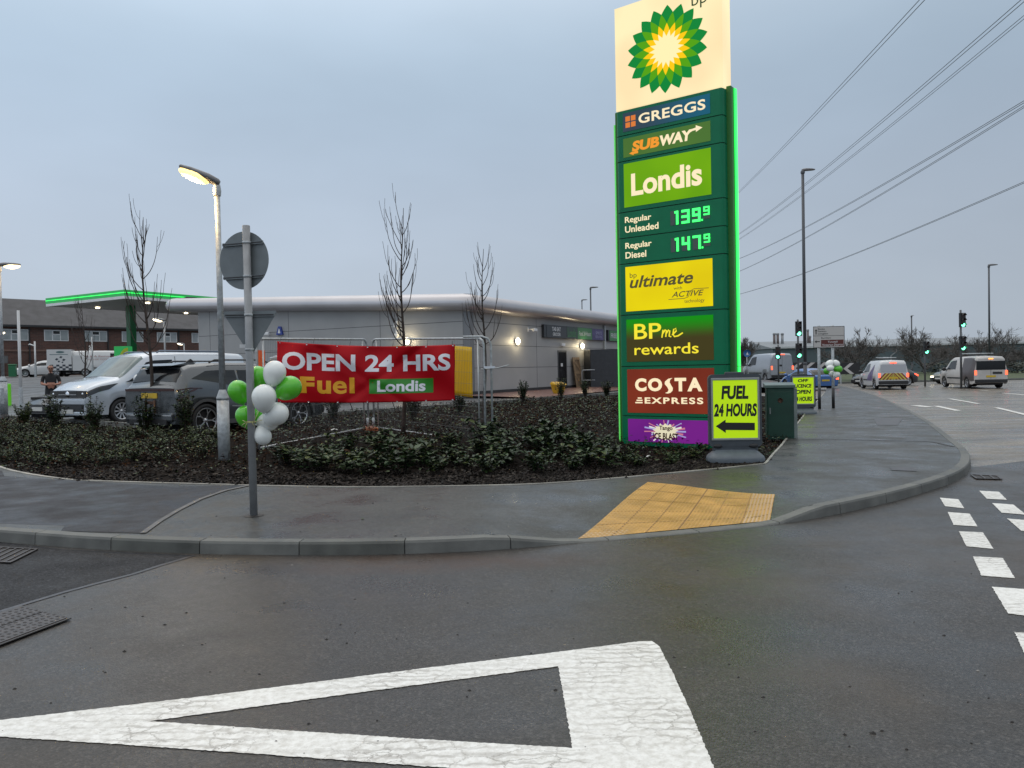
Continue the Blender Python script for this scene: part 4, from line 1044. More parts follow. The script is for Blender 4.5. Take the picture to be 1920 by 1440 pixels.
# price rows
seg_dark = mat('unlit led block', (0.07, 0.10, 0.09), 0.4)
seg_lit = mat('price led', (0.1, 0.8, 0.2), 0.3, emit=(0.03, 1.0, 0.12), es=1.6)
SEGS = {'1': 'bc', '3': 'abgcd', '9': 'abcdfg', '4': 'fgbc', '7': 'abc'}
def digit(b, ch, x, z, w_, h, t):
    s7 = {'a': (x, x + w_, z + h - t, z + h), 'g': (x, x + w_, z + h / 2 - t / 2, z + h / 2 + t / 2), 'd': (x, x + w_, z, z + t),
          'f': (x, x + t, z + h / 2 + t / 2, z + h - t), 'b': (x + w_ - t, x + w_, z + h / 2 + t / 2, z + h - t), 'e': (x, x + t, z + t, z + h / 2 - t / 2), 'c': (x + w_ - t, x + w_, z + t, z + h / 2 - t / 2)}
    ks = SEGS[ch]
    for k in ks:
        a0, a1, c0, c1 = s7[k]
        if k in 'bc' : c0, c1 = c0 - t * 0.5, c1 + t * 0.5
        if k == 'f': c0, c1 = c0 - t * 0.4, c1 + t * 0.5
        if k == 'c' and ch in '1 7 4': c0 = z
        if k == 'b' and ch in '1 4': c1 = z + h
        if k == 'f' and ch == '4': c1 = z + h
        b.box(a0, a1, -0.0125 - 0.0004 * 'abcdefg'.index(k), -0.004, c0, c1)
    if ch == '1': b.box(x + w_ - t - 0.03, x + w_ - t, -0.0121, -0.004, z + h - t, z + h - 0.004)
for (z0, z1, l1, l2, pr) in ((3.925, 4.40, 'Regular', 'Unleaded', '139'), (3.45, 3.925, 'Regular', 'Diesel', '147')):
    zc = (z0 + z1) / 2
    b = MB(); tx(b, l1, 0.16, 0.69, zc + 0.005, zc + 0.145, 0.018); tx(b, l2, 0.16, 0.83 if 'U' in l2 else 0.58, zc - 0.145, zc - 0.025, 0.018); o = b.build('lettering', letter, pyl)
    b = MB()
    for (a0, a1) in ((1.06, 1.14), (1.16, 1.22), (1.27, 1.42), (1.47, 1.62)): b.box(a0, a1, -0.004, 0.02, Z(zc - 0.12), Z(zc + 0.13))
    b.box(1.67, 1.79, -0.004, 0.02, Z(zc - 0.08), Z(zc + 0.13)); pd = b.build('price_display', seg_dark, pyl)
    b = MB()
    for ch, x, w_ in zip(pr, (1.165, 1.27, 1.47), (0.045, 0.15, 0.15)): digit(b, ch, x, Z(zc - 0.115), w_, 0.24, 0.042)
    digit(b, '9', 1.675, Z(zc - 0.02), 0.11, 0.15, 0.026); b.box(1.635, 1.66, -0.012, 0, Z(zc - 0.11), Z(zc - 0.08))
    b.build('digits', seg_lit, pd)
# fuel panel yellow
pn = sign_panel(2.57, 3.39, lit_panel('yellow fuel panel', (0.86, 0.71, 0.0), (0.76, 0.58, 0.0), 0.9)); tag(pn, 'bright yellow fuel panel')
olive = lit('olive letters', (0.16, 0.14, 0.05), 0.5)
b = MB(); tx(b, 'bp', 0.24, 0.38, 3.155, 3.275, 0.0); tx(b, 'ultimate', 0.235, 1.47, 2.99, 3.21, 0.022, shear=0.25)
tx(b, 'with', 1.10, 1.26, 2.90, 2.955, 0.0); tx(b, 'ACTIVE', 1.06, 1.66, 2.765, 2.865, 0.012, shear=0.3); tx(b, 'technology', 1.30, 1.67, 2.635, 2.715, 0.0)
b.tube([(1.0, YT, Z(2.735)), (1.30, YT, Z(2.735)), (1.37, YT, Z(2.755)), (1.42, YT, Z(2.86)), (1.48, YT, Z(2.89)), (1.75, YT, Z(2.885))], 0.005, 4); b.build('lettering', olive, pn)
# rewards panel: printed fade from green to brown
pn = sign_panel(1.64, 2.42, grad_mat('rewards panel', (0.075, 0.062, 0.014), (0.0, 0.42, 0.004), 2, Z(2.02), Z(2.42), 0.62)); tag(pn, 'dark rewards panel fading from green to brown')
ylet = lit('yellow letters', (0.95, 0.80, 0.04), 0.95)
b = MB(); tx(b, 'BP', 0.31, 0.85, 2.05, 2.33, 0.012); tx(b, 'rewards', 0.31, 1.55, 1.76, 1.955, 0.008)
def pen(pts, r): b.tube([(x, YT, Z(z)) for x, z in pts], r, 6)
pen([(0.86, 2.06), (0.885, 2.20)], 0.013); pen([(0.875, 2.13), (0.93, 2.20), (0.95, 2.19), (0.935, 2.07)], 0.013); pen([(0.945, 2.13), (0.995, 2.195), (1.015, 2.18), (1.0, 2.08), (1.04, 2.07)], 0.013)
pen([(1.06, 2.10), (1.14, 2.17), (1.13, 2.215), (1.09, 2.20), (1.075, 2.12), (1.10, 2.07), (1.17, 2.08), (1.26, 2.13)], 0.013)
b.build('lettering', ylet, pn)
# coffee panel
pn = sign_panel(0.70, 1.50, lit_panel('brick red panel', (0.26, 0.038, 0.016), (0.20, 0.028, 0.013), 0.75)); tag(pn, 'dark red coffee panel')
b = MB()
for ch, x0, x1 in (('C', 0.31, 0.54), ('O', 0.57, 0.85), ('T', 1.09, 1.31), ('A', 1.33, 1.61)): tx(b, ch, x0, x1, 1.095, 1.335, 0.05)
sx = [(1.05, 1.335), (0.97, 1.32), (0.905, 1.27), (0.90, 1.225), (0.95, 1.17), (0.975, 1.12), (0.955, 1.085), (0.905, 1.065), (0.955, 1.055), (1.01, 1.07), (1.05, 1.11), (1.055, 1.155), (1.02, 1.21), (0.995, 1.255), (1.005, 1.30)]
b.prism([(x, YT, Z(z)) for x, z in sx], (0, 0.002, 0))
tx(b, 'EXPRESS', 0.50, 1.62, 0.87, 0.985, 0.03, sp=1.25)
for i in range(3): b.box(0.31 + i * 0.025, 0.455 - (0.0 if i < 2 else 0.015), YT, YT + 0.003, Z(0.875 + i * 0.042), Z(0.875 + i * 0.042 + 0.024))
b.build('lettering', letter, pn)
# drinks panel
pn = sign_panel(0.17, 0.585, lit_panel('purple drinks panel', (0.20, 0.018, 0.27), (0.14, 0.014, 0.22), 0.8)); tag(pn, 'purple iced drink panel with a starburst')
b = MB(); r3 = random.Random(5)
for k in range(26):
    a = k / 26 * 2 * pi + r3.uniform(-.06, .06); r1 = r3.uniform(0.25, 0.44)
    ca, sa = cos(a), sin(a) * 0.45
    p = Vector((0.90 + ca * r1, -0.0085 - 0.0001 * k, Z(0.375) + max(-0.2, min(0.2, sa * r1 * 1.2)))); q = Vector((0.90, -0.0085 - 0.0001 * k, Z(0.375))); nn = Vector((-(p - q).z, 0, (p - q).x)).normalized() * r3.uniform(0.012, 0.03)
    b.poly([q - nn * 0.3, p - nn * 0.6, p + nn * 0.6, q + nn * 0.3], k % 3)
b.poly([(0.90 + (0.26 if k % 2 else 0.19) * cos(k * pi / 14), -0.0125, Z(0.365) + (0.155 if k % 2 else 0.12) * sin(k * pi / 14)) for k in range(28)], 3)
b.build('starburst', [lit('burst lilac', (0.42, 0.40, 0.75), 0.8), lit('burst pink', (0.75, 0.25, 0.35), 0.7), lit('burst white', (0.85, 0.82, 0.8), 0.8), lit('burst cream', (0.85, 0.78, 0.55), 0.85)], pn)
b = MB(); tx(b, 'Tango', 0.78, 1.04, 0.375, 0.475, 0.03, yo=-0.0145); tx(b, 'ICE BLAST', 0.66, 1.15, 0.225, 0.345, 0.035, yo=-0.0145); b.build('lettering', lit('maroon letters', (0.07, 0.015, 0.01), 0.35), pn)

# ================================================================== PAVEMENT SWING SIGNS AND CABINET
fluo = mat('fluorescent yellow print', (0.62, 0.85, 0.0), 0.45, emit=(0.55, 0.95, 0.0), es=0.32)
pgrey = mat('grey moulded plastic', (0.055, 0.066, 0.078), 0.45, var=0.15, vs=8)
pgrey2 = mat('grey moulded base', (0.095, 0.115, 0.135), 0.5, var=0.15, vs=8, bump=0.2, bs=40)
alu = mat('snap frame aluminium', (0.36, 0.38, 0.37), 0.35, 0.6)
def swing_sign(loc, rz, sc, label, lines, arrow):
    t = thing('swing_sign', label, 'pavement sign', loc, rz, 'yellow swing signs on grey bases'); t.scale = (sc,) * 3
    b = MB()
    pts = []
    for k in range(48):
        a = 2 * pi * k / 48; ca, sa = cos(a), sin(a)
        pts.append((0.43 * math.copysign(abs(ca) ** 0.45, ca), 0.27 * math.copysign(abs(sa) ** 0.6, sa)))
    rings = [[(x * s, y * s2, z) for x, y in pts] for s, s2, z in ((1.0, 1.0, 0.0), (1.0, 1.0, 0.05), (0.97, 0.95, 0.085), (0.80, 0.55, 0.15), (0.72, 0.30, 0.18))]
    n_ = 48; vs2 = [p for r_ in rings for p in r_]
    b.add(vs2, [(i * n_ + j, i * n_ + (j + 1) % n_, (i + 1) * n_ + (j + 1) % n_, (i + 1) * n_ + j) for i in range(4) for j in range(n_)], 0, True)
    b.add(rings[-1], [tuple(range(n_))], 0); b.build('base', pgrey2, t)
    b = MB()
    def rr(x0, x1, z0, z1, r, y0, y1, bb):
        p = []
        for cx, cz, a0 in ((x1 - r, z1 - r, 0), (x0 + r, z1 - r, 90), (x0 + r, z0 + r, 180), (x1 - r, z0 + r, 270)):
            for k in range(6): p.append((cx + r * cos(radians(a0 + k * 18)), y0, cz + r * sin(radians(a0 + k * 18))))
        bb.prism(p, (0, y1 - y0, 0))
    rr(-0.40, 0.40, 0.22, 1.34, 0.07, -0.05, 0.05, b); b.box(-0.34, 0.34, -0.05, 0.05, 0.16, 0.24); b.box(-0.14, 0.14, -0.045, 0.045, 1.33, 1.375)
    b.build('frame', pgrey, t, bevel=0.012)
    b = MB(); 
    for x in (-0.27, 0.27): b.ell((x, -0.05, 0.235), (0.07, 0.02, 0.035))
    b.build('spring_cap', black_plastic, t)
    b = MB()
    for a in ((-0.365, 0.365, 1.25, 1.285), (-0.365, 0.365, 0.325, 0.36), (-0.365, -0.335, 0.36, 1.25), (0.335, 0.365, 0.36, 1.25)): b.box(a[0], a[1], -0.066, -0.049, a[2], a[3])
    b.build('snap_frame', alu, t, bevel=0.005)
    b = MB(); b.box(-0.334, 0.334, -0.058, -0.049, 0.361, 1.249); ps = b.build('poster', fluo, t)
    b = MB()
    for s, x0, x1, z0, z1, sh in lines: b.text(s, (0, -0.0595, 0), (1, 0, 0), (0, 0, 1), x0, x1, z0, z1, 0, 0.045, sh)
    b.build('lettering', blk_txt, ps)
    if arrow:
        b = MB(); b.prism([(-0.30, -0.0595, 0.545), (-0.15, -0.0595, 0.645), (-0.15, -0.0595, 0.60), (0.29, -0.0595, 0.59), (0.29, -0.0595, 0.475), (-0.15, -0.0595, 0.485), (-0.15, -0.0595, 0.44)], (0, -0.001, 0)); b.build('arrow', blk_txt, ps)
    return t
p = atz(1383, 866, 0.1)
swing_sign((p.x, p.y + 0.12, 0.10), radians(-4), 0.975, 'large yellow fuel swing sign with a black arrow, in front of the price sign', [('FUEL', -0.21, 0.20, 0.955, 1.165, 0.12), ('24 HOURS', -0.325, 0.325, 0.69, 0.89, 0.12)], True)
p = onT(1503, 761, 0.12)
p = Vector((8.55, 22.6, terrain(8.55, 22.6) + 0.10))
swing_sign(p, radians(-8), 0.86, 'smaller yellow swing sign about the off licence, half behind the green cabinet', [('OFF', -0.18, 0.17, 1.09, 1.20, 0.15), ('LICENCE', -0.29, 0.27, 0.90, 1.03, 0.12), ('OPEN', -0.25, 0.25, 0.69, 0.83, 0.15), ('24 HOURS', -0.30, 0.28, 0.44, 0.60, 0.12)], False)
p = Vector((4.93, 14.9, 0.08))
t = thing('utility_cabinet', 'dark green street cabinet between the two yellow swing signs', 'cabinet', p, radians(-14))
cabg = mat('cabinet green', (0.010, 0.050, 0.034), 0.45, var=0.25, vs=3, bump=0.1, bs=30)
b = MB(); b.box(0, 0.50, 0, 0.42, 0, 1.0); b.build('body', cabg, t, bevel=0.012)
b = MB(); b.add([(-0.03, -0.03, 1.0), (0.53, -0.03, 1.0), (0.53, 0.45, 1.0), (-0.03, 0.45, 1.0), (-0.03, -0.03, 1.06), (0.53, -0.03, 1.06), (0.53, 0.45, 1.10), (-0.03, 0.45, 1.10)], [(3, 2, 1, 0), (4, 5, 6, 7), (0, 1, 5, 4), (1, 2, 6, 5), (2, 3, 7, 6), (3, 0, 4, 7)]); b.build('lid', mat('cabinet lid', (0.11, 0.16, 0.15), 0.4, var=0.2), t, bevel=0.01)
b = MB(); b.box(0.02, 0.48, -0.012, -0.001, 0.06, 0.93); dd = b.build('door', cabg, t, bevel=0.006)
b = MB(); b.lathe([(0.001, 0), (0.05, 0), (0.045, 0.006)], 16, 0, Matrix.Translation((0.25, -0.0125, 0.76)) @ Matrix.Rotation(radians(90), 4, 'X')); b.build('rust_mark', mat('rusty mark', (0.06, 0.025, 0.015), 0.8), dd)
b = MB(); b.box(0.05, 0.07, -0.03, -0.012, 0.5, 0.62); b.build('lock', paintgrey, dd)
b = MB(); b.box(0.501, 0.56, 0.02, 0.40, 0, 0.99); b.build('side_trim', mat('pale cabinet side', (0.20, 0.23, 0.23), 0.5, var=0.2), t)

# ================================================================== ROAD SIGN ON POST with balloons
sp = atz(476, 969, 0.10)
SG = radians(4)
t = thing('sign_post', 'grey post with the backs of a round and a triangular road sign', 'road sign', (sp.x, sp.y, pav_z(sp.x, sp.y)), SG)
H = 2.93
b = MB(); b.cyl((0, 0, -0.1), (0, 0, H), 0.038, 0.038, 20); b.lathe([(0.038, H), (0.036, H + 0.012), (0.001, H + 0.016)], 20); b.build('post', paintgrey, t)
b = MB(); ry = Matrix.Translation((-0.05, 0.07, 2.60)) @ Matrix.Rotation(radians(-22), 4, 'Z') @ Matrix.Rotation(radians(90), 4, 'X')
b.lathe([(0.001, 0.0), (0.295, 0.0), (0.295, -0.004), (0.001, -0.004)], 48, 0, ry, False)
rd = b.build('round_sign', signgrey, t)
b = MB()
rz_ = Matrix.Translation((-0.05, 0.07, 2.60)) @ Matrix.Rotation(radians(-22), 4, 'Z')
for z in (0.17, -0.17): b.box(-0.24, 0.24, -0.022, -0.003, z - 0.016, z + 0.016, 0, rz_); b.box(-0.24, 0.24, -0.024, -0.0225, z - 0.006, z + 0.006, 1, rz_)
b.build('channel', [signgrey, black_plastic], rd)
b = MB()
def rtri(w_, h_, r_):
    pts = []
    for (cx, cz, a0) in ((-w_ / 2 + r_, h_ / 2 - r_, 90), (0, -h_ / 2 + r_ * 1.6, 210), (w_ / 2 - r_, h_ / 2 - r_, 330)):
        for k in range(7): a = radians(a0 + k * 20); pts.append((cx + r_ * cos(a), 0.055, cz + r_ * sin(a)))
    return pts
b.prism([(x, y, z + 1.855) for x, y, z in rtri(0.53, 0.46, 0.02)], (0, 0.004, 0)); td = b.build('give_way_sign', signgrey, t)
b = MB(); b.box(-0.255, 0.255, 0.036, 0.052, 2.025, 2.06); b.box(-0.24, 0.24, 0.032, 0.0355, 2.036, 2.048, 1)
b.build('channel', [signgrey, black_plastic], td)
b = MB(); b.box(-0.11, -0.05, 0.049, 0.0535, 1.71, 1.745); b.build('label_sticker', lett_white, td)
b = MB()
for z in (2.77, 2.43, 2.04, 1.69): b.lathe([(0.0395, z - 0.012), (0.0425, z - 0.012), (0.0425, z + 0.012), (0.0395, z + 0.012)], 20)
b.build('clamp_band', galv, t)
b = MB(); b.lathe([(0.10, 0.004), (0.07, 0.008), (0.038, 0.010)], 18); b.build('base_collar', iron2, t)

ball_w = mat('white balloon', (0.80, 0.83, 0.81), 0.28, coat=0.3, var=0.04, vs=10)
ball_g = mat('green balloon', (0.10, 0.52, 0.025), 0.22, coat=0.4)
def balloon(c, r, dirv, green, label, group):
    d = Vector(dirv).normalized(); q = (-d).to_track_quat('Z', 'X').to_matrix().to_4x4()
    t = thing('balloon', label, 'balloon', c, 0, group)
    prof = []
    for k in range(17):
        a = pi * k / 16; z = -cos(a); rr_ = sin(a)
        if z < 0: z *= 1.30; rr_ *= (1 - 0.10 * abs(cos(a)))
        prof.append((max(rr_ * r, 1e-4), z * r * 1.05))
    m_ = MB(); m_.lathe(prof, 28, 0, q.inverted().transposed() if False else q @ Matrix.Rotation(pi, 4, 'X') @ Matrix.Rotation(pi, 4, 'X'))
    m_.build('skin', ball_g if green else ball_w, t)
    m_ = MB(); zt = -1.365 * r; m_.lathe([(0.003, zt + 0.012), (0.009, zt), (0.012, zt - 0.012), (0.004, zt - 0.014)], 10, 0, q); m_.build('knot', ball_g if green else ball_w, t)
    # the neck points along +dirv (towards the tie)
# each: pixel, radius px, depth, direction from balloon to its neck (image x, image up), green?
tie = (462, 792)
BL = [(515, 698, 21, 8.02, (-0.35, -1), 0, 'white balloon at the top of the bunch on the sign post'),
      (495, 744, 22.5, 7.86, (-0.1, -1), 0, 'white balloon in the middle of the bunch, beside the post'),
      (483, 706, 19, 8.22, (-0.2, -1), 1, 'green balloon half behind the top white balloon and post'),
      (543, 727, 22, 8.10, (-0.9, -0.6), 1, 'green balloon sticking out right in front of the red banner'),
      (447, 733, 19.5, 8.30, (0.3, -1), 1, 'largest green balloon to the left of the sign post'),
      (459, 779, 17.5, 8.24, (0.1, -1), 1, 'smaller green balloon low on the left of the sign post'),
      (519, 776, 21.5, 7.98, (-0.8, -0.5), 0, 'white balloon low on the right of the bunch, pointing outward'),
      (504, 790, 18, 8.15, (-0.8, -0.2), 0, 'white balloon tucked under the low outward pointing one'),
      (492, 778, 18, 8.3, (-0.5, -0.5), 1, 'green balloon mostly hidden in the middle of the bunch'),
      (493, 818, 16, 8.1, (-0.3, 1), 0, 'small white balloon hanging lowest on the sign post')]
for px, py, rp, D, (ix, iy), g_, lab in BL:
    D -= 0.27; c = atY(px, py, D); balloon(c, rp * D / FPX, (ix, 0.15, iy), g_, lab, 'balloons tied to the sign post')
tc_ = atY(468, 791, sp.y)
b = MB(); b.lathe([(0.041, -0.008), (0.044, 0), (0.041, 0.008)], 16, 0, Matrix.Translation((0, 0, 0)))
for (dx, dz) in ((0.10, 0.12), (-0.07, 0.02), (0.05, -0.04), (0.13, 0.02), (-0.05, -0.06), (-0.08, -0.03)):
    b.tube([(0.03 * (1 if dx > 0 else -1), -0.03, 0), (dx * 0.6, -0.06, dz * 0.3), (dx, -0.05, dz)], 0.0035, 5)
o_ = b.build('balloon_tie', mat('cream ribbon', (0.50, 0.48, 0.22), 0.6), loc=(sp.x, sp.y, tc_.z)); tag(o_, 'knotted cream ribbon holding the balloons to the sign post', 'ribbon')

# ================================================================== LAMPS
def lamp_post(loc, h, label, heading, lit_=True, rb=0.094, rt=0.05, hb=1.15, lum=1.0, power=0, mpost=None, arm=0.0, tilt=12, mode='led', emis=None):
    t = thing('street_lamp', label, 'street lamp', loc, heading)
    mpost = mpost or galv
    b = MB(); b.cyl((0, 0, 0.12), (0, 0, hb), rb, rb, 20); b.lathe([(rb, hb), (rb * 1.05, hb), (rb * 1.05, hb + 0.03), (rt * 1.1, hb + 0.15), (rt, hb + 0.16)], 20)
    b.cyl((0, 0, hb + 0.15), (0, 0, h), rt, rt * 0.85, 16); b.build('post', mpost, t)
    if hb > 0.5:
        b = MB(); b.cyl((0, 0, -0.2), (0, 0, 0.125), rb * 1.06, rb * 1.06, 20); b.build('root_band', black_plastic, t)
        b = MB(); b.box(-0.045, 0.045, -rb - 0.006, -rb + 0.02, 0.45, 0.95); b.build('door', mpost, t, bevel=0.004)
    # lantern points along local +x
    Mx = Matrix.Translation((0, 0, h)) @ Matrix.Rotation(radians(-tilt), 4, 'Y')
    b = MB(); b.lathe([(rt * 1.15, h - 0.18), (rt * 1.3, h - 0.10), (rt * 1.0, h), (rt * 0.6, h + 0.03)], 14)
    b.build('spigot', mpost, t)
    b = MB(); s = lum
    secs = [(-0.03, 0.05, -0.01, 0.07), (0.0, 0.085, -0.02, 0.09), (0.16, 0.12, -0.02, 0.105), (0.42, 0.125, -0.005, 0.085), (0.56, 0.09, 0.01, 0.06), (0.58, 0.05, 0.02, 0.05)]
    vs3 = []; k = 12
    for x, wd, zl, zh in secs:
        for j in range(k):
            a = 2 * pi * j / k; y = wd * cos(a); z = (zl + zh) / 2 + (zh - zl) / 2 * math.copysign(abs(sin(a)) ** 0.6, sin(a))
            vs3.append(Mx @ Vector(((x + arm) * s, y * s, z * s)))
    b.add(vs3, [(i * k + j, (i + 1) * k + j, (i + 1) * k + (j + 1) % k, i * k + (j + 1) % k) for i in range(len(secs) - 1) for j in range(k)], 0, True)
    b.add(vs3[:k], [tuple(range(k))], 0); b.add(vs3[-k:], [tuple(range(k))[::-1]], 0)
    if arm: b.tube([Mx @ Vector((0, 0, 0.02)), Mx @ Vector((arm * s + 0.1, 0, 0.03))], 0.03, 8)
    b.build('lantern', mat('lantern housing', (0.20, 0.20, 0.21), 0.4, 0.3), t)
    if lit_:
        b = MB(); b.ell((0, 0, 0), (0.235 * s, 0.128 * s, 0.085 * s), 18, 8, 0, None)
        b.v = [tuple(Mx @ (Vector(v) + Vector(((0.34 + arm) * s, 0, -0.012 * s)))) for v in b.v]
        b.build('lamp_glass', emis or lamp_warm, t)
        if power:
            l = bpy.data.lights.new('street_lamp_light', 'POINT'); l.energy = power; l.color = (1.0, 0.66, 0.30); l.shadow_soft_size = 0.12
            lo = bpy.data.objects.new('street_lamp_light', l); COL.objects.link(lo); lo.parent = t; lo.location = Mx @ Vector(((0.34 + arm) * s, 0, -0.12))
    return t
p = atz(421, 869, 0.11)
lamp_post((p.x, p.y, 0.0), 4.62, 'lit lamp post with a wide galvanised base, right behind the round sign', radians(200), True, power=110, tilt=22, lum=1.05, emis=mat('lamp hot', (1, 0.9, 0.6), 0.3, emit=(1.0, 0.66, 0.17), es=1.9))
hy_ = 24.0
p = atY(2, 700, hy_)
lamp_post((p.x + 0.05, hy_, terrain(p.x, hy_) + 0.05), 4.75, 'lamp post at the very left edge with its lit arm pointing right', radians(20), True, power=8, tilt=2, emis=mat('lamp soft', (1, 0.9, 0.7), 0.3, emit=(1.0, 0.80, 0.42), es=2.5), rb=0.115)
for (px, pyh, D, lab, hd_) in ((308, 602, 46, 'lit forecourt lamp post left of the shop, under the canopy edge', 170), (345, 646, 80, 'small distant lit lamp post left of the shop corner', 170), (-10, 627, 60, 'distant lit lamp at the left edge in front of the brick gable', 10)):
    p = atY(px, pyh, D); z0 = terrain(p.x, D)
    lamp_post((p.x, D, z0), p.z - z0, lab, radians(hd_), True, rb=0.08, rt=0.06, hb=1.0, tilt=12, emis=lamp_white, lum=1.3, mpost=mat('pale post', (0.55, 0.56, 0.57), 0.4))
for (px, pyh, pyb, D, lab, lum) in ((1505, 320, 700, 47, 'tall unlit street lamp behind the direction sign', 1.35), (1854, 498, 680, 72, 'tall unlit street lamp right of the tallest traffic light', 1.5), (1107, 540, 650, 84, 'thin unlit street lamp seen above the shop roof', 1.5), (1091, 563, 650, 120, 'most distant thin street lamp above the shop roof', 1.5), (1709, 592, 700, 95, 'thin pole of a distant street lamp beside the spreading bare tree', 0.6)):
    p = atY(px, pyh, D); z0 = terrain(p.x, D)
    lamp_post((p.x, D, z0), p.z - z0, lab, radians(8), False, rb=0.11, rt=0.10 if D < 60 else 0.09, hb=1.6, tilt=2, lum=lum, mpost=mat('dull lamp column', (0.085, 0.09, 0.10), 0.5, 0.3))
# plain posts on the car park
def plain_post(px, pyt, D, r, label, name='post', m=None, cap=True):
    p = atY(px, pyt, D); z0 = terrain(p.x, D) - 0.05
    t = thing(name, label, 'post', (p.x, D, z0))
    h = p.z - z0
    b = MB(); b.cyl((0, 0, 0), (0, 0, h), r, r * 0.8, 14); b.build('pole', m or mat('pale post', None), t)
    b = MB(); b.lathe([(r * 1.3, 0), (r * 1.3, 0.9), (r, 1.0)], 14); b.build('base', m or galv, t)
    return t
plain_post(34, 582, 30, 0.06, 'plain pale grey pole without a lamp at the left of the car park')
t = plain_post(65, 640, 62, 0.075, 'pale pole with a small camera arm before the brick terrace')
b = MB(); b.tube([(0, 0, 2.6), (-0.35, -0.1, 2.75), (-0.45, -0.1, 2.7)], 0.05, 6); b.build('camera_arm', white_paint, t)
plain_post(172, 632, 60, 0.06, 'taller of two pale poles behind the white vans'); plain_post(168, 648, 64, 0.09, 'shorter thicker pale pole behind the white vans')
# lime marker post, litter bin
t = thing('marker_post', 'lime green sign panel post next to the lamp at the left edge', 'marker post', onT(8, 761, 0.03), radians(20))
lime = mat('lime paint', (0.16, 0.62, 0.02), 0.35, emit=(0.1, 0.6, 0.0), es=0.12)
b = MB(); b.box(-0.24, 0.24, -0.08, 0.08, 0, 0.95); b.build('panel', mat('sign casing green', None), t, bevel=0.02)
b = MB(); b.box(0.14, 0.27, -0.10, 0.10, -0.02, 0.98); b.build('edge', lime, t, bevel=0.03)
p = onT(24, 707, 0.1); p = Vector((xat(24, 62, 700), 62, terrain(xat(24, 62), 62)))
t = thing('litter_bin', 'green litter bin on the footpath before the brick terrace', 'litter bin', p, radians(20))
b = MB(); b.box(-0.25, 0.25, -0.25, 0.25, 0.1, 1.0); b.build('body', mat('bin green', (0.015, 0.14, 0.055), 0.4), t, bevel=0.03)
b = MB(); b.box(-0.28, 0.28, -0.28, 0.28, 1.0, 1.12); b.build('hood', mat('bin green', None), t, bevel=0.04)

# ================================================================== DIRECTION SIGN with balloons
D = 25.0
p0 = atY(1536.5, 757, D); p1 = atY(1563, 764, D - 0.9)
t = thing('direction_sign', 'white direction sign on two posts with a brown destination patch', 'direction sign', (p0.x, D, terrain(p0.x, D) + 0.10), 0.0)
gap = 26 * D / FPX
ztop = atY(1553, 612, D).z - t.location.z; zbot = atY(1553, 652, D).z - t.location.z
for x, nm in ((0, 'post'), (gap, 'post')):
    b = MB(); b.cyl((x, 0, -0.15), (x, 0, ztop + 0.03), 0.045, 0.045, 14); po = b.build('post', galv, t)
    b = MB(); b.cyl((x, 0, 0.02), (x, 0, 0.68), 0.048, 0.048, 14); b.build('black_sleeve', black_plastic, po)
bx0, bx1 = -0.20, -0.20 + 58.5 * D / FPX
b = MB(); b.box(bx0, bx1, -0.065, -0.046, zbot, ztop); bd = b.build('board', mat('sign face white', (0.52, 0.50, 0.49), 0.45), t, bevel=0.02)
hh = ztop - zbot; ww = bx1 - bx0
f = lambda a, c: (bx0 + ww * a, zbot + hh * c)
b = MB()
def bt(s, a0, a1, c0, c1, bo=0.01, m=0):
    x0, z0 = f(a0, c0); x1, z1 = f(a1, c1); b.text(s, (0, -0.068, 0), (1, 0, 0), (0, 0, 1), x0, x1, z0, z1, m, bo)
bt('Stoke', 0.15, 0.37, 0.845, 0.915); bt('Fenton', 0.15, 0.42, 0.735, 0.805); bt('Longton', 0.15, 0.47, 0.605, 0.70); bt('Burslem', 0.25, 0.56, 0.425, 0.50)
for pts in ([(0.075, 0.63), (0.075, 0.80), (0.04, 0.79), (0.09, 0.87), (0.14, 0.79), (0.105, 0.80), (0.105, 0.63)], [(0.21, 0.27), (0.10, 0.27), (0.10, 0.225), (0.04, 0.29), (0.10, 0.355), (0.10, 0.31), (0.21, 0.31)]):
    b.prism([(f(a, c)[0], -0.067, f(a, c)[1]) for a, c in pts], (0, -0.001, 0))
x0, z0 = f(0.01, 0.555); x1, z1 = f(0.99, 0.57); b.box(x0, x1, -0.0675, -0.066, z0, z1)
for a in ((0.0, 1.0, 0.0, 0.02), (0.0, 1.0, 0.98, 1.0), (0.0, 0.015, 0.02, 0.98), (0.985, 1.0, 0.02, 0.98)):
    x0, z0 = f(a[0], a[2]); x1, z1 = f(a[1], a[3]); b.box(x0, x1, -0.0677, -0.066, z0, z1)
b.build('lettering', blk_txt, bd)
b = MB(); x0, z0 = f(0.245, 0.06); x1, z1 = f(0.965, 0.37); b.box(x0, x1, -0.0675, -0.066, z0, z1); bpn = b.build('brown_patch', mat('tourist brown', (0.11, 0.025, 0.02), 0.4), bd)
b = MB(); bt('Tunstall', 0.46, 0.77, 0.235, 0.32, 0.012); bt('Victorian District', 0.28, 0.94, 0.085, 0.185, 0.012); b.build('lettering', lett_white, bpn)
for v in b.v: pass
B2 = [(1555, 683, 7, 24.0, 0, 'white balloon at the top of the small bunch on the direction sign'), (1568.5, 682, 6, 24.0, 0, 'white balloon right of the post in the small distant bunch'), (1556, 690.5, 6, 23.9, 0, 'white balloon in the middle of the small distant bunch'),
      (1572, 692, 7, 24.0, 1, 'green balloon on the right of the small distant bunch'), (1551, 696, 6.5, 24.3, 1, 'green balloon on the left of the small distant bunch'), (1569, 702, 6, 24.0, 0, 'white balloon low on the right of the small distant bunch'), (1559, 701, 5, 24.2, 0, 'white balloon low in the middle of the small distant bunch')]
